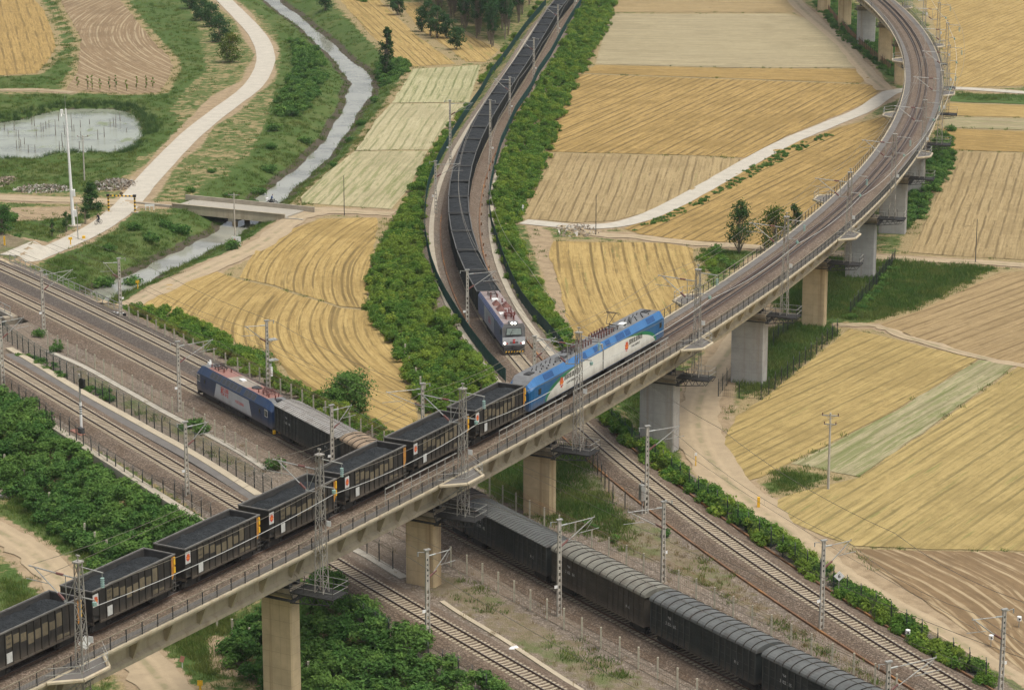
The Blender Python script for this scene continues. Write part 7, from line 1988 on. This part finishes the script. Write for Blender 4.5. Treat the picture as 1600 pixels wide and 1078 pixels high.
hedge('right_hedge', [(918,-6),(898,30),(883,58),(866,90),(847,120),(836,145),(812,180),(801,205),(789,232),(781,260),(775,286),(770,312),(771,336),(775,360),(784,387),(793,412),(806,440),(822,468),(843,495),(862,516),(888,545),(912,548),(900,520),(880,490),(862,462),(838,425),(822,395),(808,360),(802,335),(822,300),(842,262),(852,232),(868,195),(884,150),(902,112),(925,75),(948,35),(962,-6)], 2.2, SRC_H, 'dense green shrub belt along the right side of the coal train curve', .9, 2.9)
hedge('lower_shrubs', [(-60,602),(0,622),(50,652),(95,690),(130,712),(180,745),(230,775),(285,808),(325,832),(300,850),(240,850),(190,868),(160,846),(120,812),(90,790),(60,765),(30,742),(0,722),(-60,700)], .9, SRC_D, 'thicket of dark green shrubs below the fenced path, left of the viaduct', 1.8, 3.6, rad=(.95,1.6))
hedge('lower_shrubs', [(340,965),(400,945),(470,935),(520,932),(560,965),(610,1000),(680,1045),(740,1082),(800,1120),(500,1120),(480,1080),(440,1050),(395,1015),(360,990)], .6, SRC_D, 'thicket of dark green shrubs under the viaduct at the bottom edge', 1.8, 3.6, rad=(.95,1.6))
hedge('track_hedge', [(938,628),(962,650),(990,676),(1030,705),(1080,740),(1140,785),(1200,828),(1260,868),(1320,910),(1400,962),(1460,1000),(1560,1064),(1548,1076),(1450,1018),(1380,972),(1310,926),(1240,880),(1180,842),(1120,800),(1060,760),(1010,722),(975,692),(948,664)], 1.9, SRC_H, 'strip of bright green shrubs between the right hand track and the dirt road', 1.2, 2.5, .9)
hedge('fence_scrub', [(188,482),(215,478),(262,481),(300,490),(338,510),(365,530),(400,545),(432,572),(470,606),(520,634),(575,655),(640,684),(660,715),(610,704),(540,674),(470,640),(420,610),(370,580),(320,552),(270,524),(225,503)], 1.0, SRC_H, 'green scrub behind the wire fence below the wheat field', .8, 2.3, 1.0, (.7,1.2), cat='scrub')
hedge('platform_scrub', [(10,538),(60,558),(100,580),(105,592),(60,572),(15,548)], 2.0, SRC_D, 'rank green weeds behind the platform fence', .5, 1.4, .9, (.4,.7), cat='weeds')
hedge('platform_scrub', [(130,590),(185,618),(190,632),(140,608)], 2.0, SRC_D, 'patch of weeds behind the platform fence near the signal', .5, 1.3, .9, (.4,.7), cat='weeds')
hedge('river_scrub', [(455,62),(500,78),(512,105),(500,130),(478,165),(455,182),(432,172),(436,150),(455,120),(462,92)], .8, SRC_D, 'dark bushes crowding the left river bank', 1.2, 3.2, 1.3, (.9,1.6), cat='bushes')
hedge('bank_scrub', [(585,85),(608,88),(640,95),(640,106),(610,120),(590,118)], .8, SRC_D, 'bushes at the foot of the lone poplar on the river bank', .8, 2.2, 1.1, (.7,1.2), cat='bushes')
hedge('road_hedge', [(985,354),(1040,334),(1105,304),(1160,268),(1215,236),(1290,206),(1300,209),(1235,240),(1170,276),(1110,310),(1045,340),(990,359)], .4, SRC_D, 'low ragged hedge along the right hand concrete road', .2, .9, .8, (.3,.6), gaps=.35)
hedge('viaduct_scrub', [(1462,205),(1482,208),(1490,235),(1478,270),(1460,300),(1440,330),(1420,345),(1395,352),(1410,318),(1435,285),(1452,245)], 1.0, SRC_D, 'dark bushes growing beneath the far bend of the viaduct', .8, 2.8, 1.1, (.8,1.3), cat='bushes')
hedge('viaduct_scrub', [(1270,0),(1310,0),(1345,38),(1400,75),(1415,110),(1398,118),(1350,85),(1320,60)], .6, SRC_D, 'scrub round the feet of the far viaduct piers', .4, 1.5, 1.3, (.6,1.0), cat='bushes')
hedge('meadow_scrub', [(1090,390),(1128,392),(1140,405),(1120,425),(1098,420)], .5, SRC_H, 'green weeds left of the thin tree beside the viaduct', .4, 1.4, 1.1, (.5,.9), cat='weeds')
hedge('fence_weeds', [(1320,490),(1360,448),(1390,412),(1402,416),(1372,455),(1335,496)], .6, SRC_D, 'weeds climbing the mesh fence beside the meadow', .6, 1.6, .9, (.5,.8), cat='weeds')
hedge('wood_edge', [(560,0),(585,-4),(600,-10),(560,-14)], 1, SRC_D, 'bushes at the upper edge of the river bank', 1, 2.5, 1.5, (.9,1.4), cat='bushes')
# loose bushes along the bank and verges
bx = []
for u, v, s in [(500,122,1.5),(445,180,1.6),(470,90,1.8),(430,205,1.2),(452,165,1.6),(365,388,1.2),(283,352,1.3),(262,352,1.0),(205,420,1.5),(160,425,1.3),(178,390,1.0),(230,372,1.1),(210,360,1.0),(425,232,1.1),(420,258,1.2),(405,285,1.0),(480,212,1.2),(470,140,1.6),(355,300,.7),(330,270,.7),(300,300,.8),(395,300,.9),
                (1118,398,1.2),(1130,412,.9),(1145,418,.8),(868,545,1.1),(905,566,1.0),(1010,690,1.0),(960,870,.6),(920,850,.7),(1040,860,.7),(300,690,1.0),(318,696,.9),(430,752,1.0),(60,545,.8),(90,566,.9),(400,565,1.3),(310,520,.9),
                (545,210,.9),(560,185,1.0),(520,255,.9),(585,150,1.0),(620,110,1.0),(1485,205,1.0),(10,348,1.4),(25,376,.9)]:
    p = G(u, v); g = hz(*p)
    for k in range(5): bx.append((p[0]+RNG.normal(0, .5*s), p[1]+RNG.normal(0, .5*s), g+s*.45+RNG.uniform(0, .35)*s, s*RNG.uniform(.5, .8)))
bx = np.array(bx); scatter('loose_bushes', bx[:, :3], np.repeat(bx[:, 3:4], 3, 1), SRC_D, 'scattered low bushes on the banks and verges', 'bushes')

# grass: countless tufts where the ground is green
def visible_points(n, ymin=196, ymax=760):
    t = RNG.uniform(0, 1, n); Y = 1/(1/ymin+(1/ymax-1/ymin)*t)**1.0; X = RNG.uniform(-1, 1, n)*(Y*.205+6); return X, Y
X, Y = visible_points(210000)
h, d, gr, e, pdst = hgt(X, Y, True)
lush = np.full(X.shape, .16); lush = np.maximum(lush, .8*sstep(14, 3, e)); lush = np.maximum(lush, .95*sstep(12, 2, pdst))
for px in LUSH: lush = np.maximum(lush, .85*sstep(1.5, -1.5, sdist(X, Y, GP(px, ZL if px[0][1] > 740 and px[0][0] < 300 else 0))))
ok = (gr < .3) & (e > .6) & (pdst > .4)
for pl in FIELD_POLYS: ok &= ~inside(X, Y, pl)
for nm, lst in ROADS.items():
    for P, w in lst:
        dd, _ = seg_dist(X, Y, P); ok &= dd > (w if np.isscalar(w) else max(w))*.5+.3
        lush = np.where(dd < (w if np.isscalar(w) else max(w))*.5+2.0, lush*.25, lush)
for px in BARE: lush = np.where(inside(X, Y, GP(px, ZL if px[0][1] > 740 and px[0][0] < 330 else 0)), lush*.2, lush)
patch = .5+.5*np.sin(X*.23+2)*np.sin(Y*.19)+.35*np.sin(X*.71+Y*.53)
u_ = RNG.uniform(0, 1, X.size)
ok &= u_ < lush*(.35+.65*np.clip(patch, 0, 1))
P = np.stack([X, Y, h], 1)[ok]; sc_ = RNG.uniform(.6, 1.25, len(P)); lv = lush[ok]
big = lv > .5
scatter('grass', P[~big], np.stack([sc_[~big]]*2+[sc_[~big]*.8], 1), SRC_G, 'short grass over the open ground', 'grass')
scatter('tall_grass', P[big], np.stack([sc_[big]*1.2]*2+[sc_[big]], 1), SRC_G, 'taller green grass on banks and meadows', 'grass')
def meadow(name, px, src, step, label, s=(.8,1.4), z=0):
    poly = GP(px, z); X, Y = fill(poly, step); ed = -sdist(X, Y, poly)+RNG.normal(0, .5, X.size); pt = np.sin(X*.5+1)*np.sin(Y*.23)+np.sin(X*.21-Y*.37)
    m = (RNG.uniform(0, 1, X.size) < np.clip(.25+ed/2.2, 0, 1)*np.clip(1.15-.35*(pt > .6), 0, 1)); X, Y, ed = X[m], Y[m], ed[m]; H = hgt(X, Y); q = (.55+.45*np.clip(ed/2, 0, 1))*RNG.uniform(s[0], s[1], X.size)*(.7+.5*np.clip(np.sin(X*.6)*np.sin(Y*.35)+.4, 0, 1)); scatter(name, np.stack([X, Y, H], 1), np.stack([q*1.2, q*1.2, q], 1), src, label, 'grass')
meadow('rich_grass', [(735,712),(790,690),(860,685),(905,705),(935,735),(950,770),(975,805),(1000,835),(975,850),(900,838),(850,822),(800,795),(750,770)], SRC_R, .62, 'rich green grass between the boxcars and the right hand track', z=ZY)
meadow('rich_grass', [(1388,406),(1450,408),(1560,418),(1500,455),(1440,482),(1372,502),(1312,500),(1200,482),(1218,442),(1300,402)], SRC_R, .8, 'rich green meadow right of the viaduct')
meadow('rich_grass', [(1195,512),(1305,503),(1305,522),(1275,550),(1240,580),(1192,618),(1150,612),(1150,560)], SRC_R, .7, 'rich green grass on the fenced plot by the grey piers')
meadow('rich_grass', [(1192,752),(1232,732),(1278,742),(1262,764),(1205,778)], SRC_R, .6, 'dark green patch in the corner of the wheat stubble', (.5,.9))
meadow('maize', [(1486,145),(1640,149),(1640,162),(1486,157)], SRC_R, 1.0, 'green strip of young crop right of the viaduct bend', (.7,1.0))
# reeds round the pond
pp = catmull(POND+[POND[0]], 8)[:, :2]; cpd = pp.mean(0); rv = []
for p in pp:
    if p[1] < cpd[1] and RNG.uniform() < .4: continue
    for k in range(5):
        q = p+(p-cpd)/np.linalg.norm(p-cpd)*RNG.uniform(.6, 4.0)+RNG.normal(0, .6, 2); rv.append((q[0], q[1], hz(*q)))
rv = np.array(rv); s_ = RNG.uniform(.4, .8, len(rv)); scatter('reeds', rv, np.stack([s_*1.3, s_*1.3, s_], 1), SRC_W, 'reeds and rushes round the pond', 'reeds')
# dry weeds in the yard
X, Y = visible_points(26000, 200, 330); h, d, gr, e, pdst = hgt(X, Y, True)
ok = gr > .6
for tk in (T1, T2, T3, T4):
    dd, _ = seg_dist(X, Y, [tk.pt(s)[:2] for s in np.linspace(0, tk.L, 60)]); ok &= dd > 3.0
m = np.zeros(X.shape, bool)
for px in DRYYARD: m |= inside(X, Y, GP(px, ZY))
n2 = np.sin(X*.9+1)*np.sin(Y*.8)+np.sin(X*.37+Y*.21)
ok &= (m & (RNG.uniform(0, 1, X.size) < .42*(n2 > -.1))) | (RNG.uniform(0, 1, X.size) < .04)
P = np.stack([X, Y, h], 1)[ok]; s_ = RNG.uniform(.4, 1.0, len(P)); scatter('dry_weeds', P, np.stack([s_]*3, 1), SRC_Y, 'dry weeds on the bare ground of the yard', 'weeds')

ok2 = (gr > .6) & m & (RNG.uniform(0, 1, X.size) < .30*(np.sin(X*.33+2)*np.sin(Y*.19)+.4*np.sin(X*.8+Y*.5) > .25))
for tk in (T1, T2, T3, T4):
    dd, _ = seg_dist(X, Y, [tk.pt(s)[:2] for s in np.linspace(0, tk.L, 60)]); ok2 &= dd > 3.2
P = np.stack([X, Y, h], 1)[ok2]; s_ = RNG.uniform(.5, 1.1, len(P)); scatter('yard_grass', P, np.stack([s_*1.3, s_*1.3, s_], 1), SRC_G, 'patches of green weeds on the yard ground', 'weeds')

# trees ------------------------------------------------------------------
def tree_parts(h, r, seed, mat, shape='round', clumps=16, leaf=.22, per=110, base=.28, trunk_r=None):
    rg = np.random.default_rng(seed); mb = MB(); tr = trunk_r or h*.016+.05
    pts = [Vector((rg.normal(0, .02*h)*(k > 0), rg.normal(0, .02*h)*(k > 0), h*k/5*.9)) for k in range(6)]
    for k in range(5): mb.bar(pts[k] if k else Vector((0,0,-.3)), pts[k+1], tr*(1-k/5.6), 7, 0, tr*(1-(k+1)/5.6))
    Vs = []
    for k in range(clumps):
        t = (k+.5)/clumps; z = h*(base+(1-base)*t)
        if shape == 'round': prof = sqrt(max(.05, 1-((t-.42)/.62)**2))
        elif shape == 'column': prof = .55+.45*sin(pi*min(1, t*1.05))
        elif shape == 'cone': prof = 1.05-t*.9
        else: prof = .45+.75*sin(pi*min(1, t+.12))*(1-.3*t)
        a = rg.uniform(0, 2*pi)+k*2.4; dd = r*prof*rg.uniform(.35, .95) if k < clumps-1 else 0
        c = Vector((cos(a)*dd, sin(a)*dd, min(h*.97, z+rg.normal(0, .03*h)))); cr = r*rg.uniform(.34, .55)*(.75+.4*prof)
        q = int(min(4, max(0, (z/h)*4.4-1))); mb.bar(pts[q], c, tr*.38, 5, 0, tr*.12)
        Vs.append(leaf_cluster('', per, cr, leaf, None, seed*31+k, .85, .3)+np.array(c))
    return mb, np.concatenate(Vs)
def tree(px, h, r, label, mat='leaf_tree', shape='round', seed=1, name='tree', cat='tree', z=None, **kw):
    p = G(px[0], px[1], 0); g = hz(*p); o = empty(name, (p[0], p[1], g), RNG.uniform(0, 6)); tag(o, label, cat, 'trees' if False else None)
    mb, V = tree_parts(h, r, seed, mat, shape, **kw)
    mb.build('trunk', M['trunk'], o); meshobj('crown', quads_mesh('crown', V, M[mat]), o); return o
tree((1155,395), 8.2, 1.9, 'tall thin tree with a bare lower trunk left of the viaduct', shape='loose', seed=3, base=.22, clumps=30, per=80, leaf=.18)
tree((1212,395), 7.2, 2.6, 'bushy yellowish green tree right behind the viaduct railing', 'leaf_yellow', 'loose', seed=4, base=.12, clumps=34, per=80, leaf=.18)
tree((1240,372), 5.6, 1.2, 'small dark tree behind the viaduct railing, right of the yellowish one', shape='loose', seed=44, base=.2, clumps=16, per=70, leaf=.18)
tree((549,646), 4.9, 2.7, 'round dark green tree between the boxcars and the wheat field', 'leaf_dark', 'round', seed=5, base=.1, clumps=52, per=130, leaf=.17)
tree((522,655), 2.8, 1.7, 'lower bush like tree left of the round dark green one', 'leaf_dark', 'round', seed=6, base=.1, clumps=16, per=100, leaf=.16)
tree((143,328), 4.6, 1.9, 'conifer like dark tree beside the height gate', 'leaf_tree', 'cone', seed=7, base=.12, clumps=26, per=90, leaf=.16, name='conifer_tree')
tree((82,370), 2.9, .6, 'small sapling left of the white camera mast foundation', seed=8, base=.3, clumps=9, per=60, leaf=.14, name='sapling')
tree((104,362), 3.4, .8, 'sapling right behind the white camera mast', seed=9, base=.3, clumps=10, per=60, leaf=.14, name='sapling')
tree((133,350), 3.6, .8, 'sapling between the camera mast and the cyclist', seed=10, base=.3, clumps=10, per=60, leaf=.14, name='sapling')
tree((4,382), 4.6, 2.0, 'round tree cut by the left edge above the double track', 'leaf_dark', seed=11, base=.12, clumps=22, per=90, leaf=.18)
tree((605,112), 11.2, 1.5, 'lone dark columnar poplar on the river bank', shape='column', seed=12, base=.10, clumps=40, per=80, leaf=.22, name='poplar_tree')
for k, (u, v, hh, rr, lab) in enumerate([(659,50,6.2,1.7,'leftmost tree of the small clump between the stubble strips'),(672,56,9.0,2.2,'tallest tree of the small clump between the stubble strips'),(683,60,8.0,2.2,'middle tree of the small clump between the stubble strips'),(698,60,5.6,2.2,'rightmost tree of the small clump between the stubble strips'),(713,78,5.4,2.0,'single round tree right of the small clump between the stubble strips'),(622,24,4.6,1.9,'round tree at the upper end of the stubble strips'),(612,10,6.0,2.2,'tree partly cut by the upper edge beside the stubble strips'),(508,16,6.5,2.2,'dark tree on the right river bank at the upper edge')]):
    tree((u, v), hh, rr, lab, 'leaf_wood', 'round', seed=50+k, base=.22, clumps=22, per=70, leaf=.24)
for k, (u, v, hh, rr, lab) in enumerate([(297,14,6.0,2.3,'topmost tree of the roadside row, cut by the upper edge'),(314,32,6.4,2.6,'second tree from the top of the roadside row'),(330,42,6.0,2.4,'third tree from the top of the roadside row'),(345,66,6.4,2.6,'fourth tree from the top of the roadside row'),(359,98,6.8,2.7,'lowest and yellowest tree of the roadside row')]):
    tree((u, v), hh, rr, lab, 'leaf_yellow' if k == 4 else 'leaf_wood', 'round', seed=70+k, base=.12, clumps=26, per=80, leaf=.22)
# ditch trees just above the field path: a row of saplings
for k, (u, v) in enumerate([(122,138),(137,140),(145,141),(156,142),(171,142),(181,142),(198,143),(214,141),(228,142),(239,139)]):
    p = G(u, v); o = empty('sapling', (p[0], p[1], 0)); tag(o, 'thin sapling in the row along the lower end of the ploughed field', 'sapling', 'saplings below the ploughed field')
    mb, V = tree_parts(2.6+.8*(k % 3)*.5, .35, 90+k, None, 'column', 6, .14, 34, .2, .04); mb.build('trunk', M['trunk'], o); meshobj('crown', quads_mesh('crown', V, M['leaf_hedge']), o)
# poplar wood at the upper edge
protos = []
for k in range(4):
    o = empty('poplar_tree', (0,0,0)); mb, V = tree_parts(13.5+k, 1.9, 200+k, None, 'column', 26, .26, 60, .38, .16); mb.build('trunk', M['poplar_bark'] if 'poplar_bark' in M else M['trunk'], o); meshobj('crown', quads_mesh('crown', V, M['leaf_wood']), o); protos.append(o)
wood = GP([(640,-30),(655,2),(690,24),(725,50),(772,78),(784,70),(806,42),(832,8),(850,-30)])
X, Y = fill(wood, 3.6, .25); dd = -sdist(X, Y, wood); keep = (dd < 16) & (Y < 790); X, Y = X[keep], Y[keep]
order = np.argsort(Y); used = [False]*4
for i, j in enumerate(order[:170]):
    k = int(RNG.integers(0, 4)); o = protos[k] if not used[k] else copy_tree(protos[k]); used[k] = True
    o.location = (X[j], Y[j], 0); o.rotation_euler = (0,0,RNG.uniform(0, 6)); s = RNG.uniform(.8, 1.1); o.scale = (s, s, s)
    tag(o, 'slender poplar with a bare trunk in the dark wood at the upper edge', 'tree', 'poplars of the wood')
for k in range(4):
    if not used[k]:
        for c in list(protos[k].children): bpy.data.objects.remove(c)
        bpy.data.objects.remove(protos[k])

# ------------------------------------------------------------------ haze
def add_haze(density, col=(.80,.86,.90)):
    mb = MB(); mb.box(-420, 420, -60, 1500, -5, CAM_H+6)
    t = NT('summer_haze'); t.t.nodes.remove(t.p); v = t.n('ShaderNodeVolumePrincipled'); v.inputs['Density'].default_value = density; v.inputs['Color'].default_value = (*col, 1); v.inputs['Anisotropy'].default_value = .2
    t.l(v.outputs[0], t.t.nodes['Material Output'].inputs['Volume'])
    o = mb.build('haze', t.m); tag(o, kind='stuff')
add_haze(.00007)
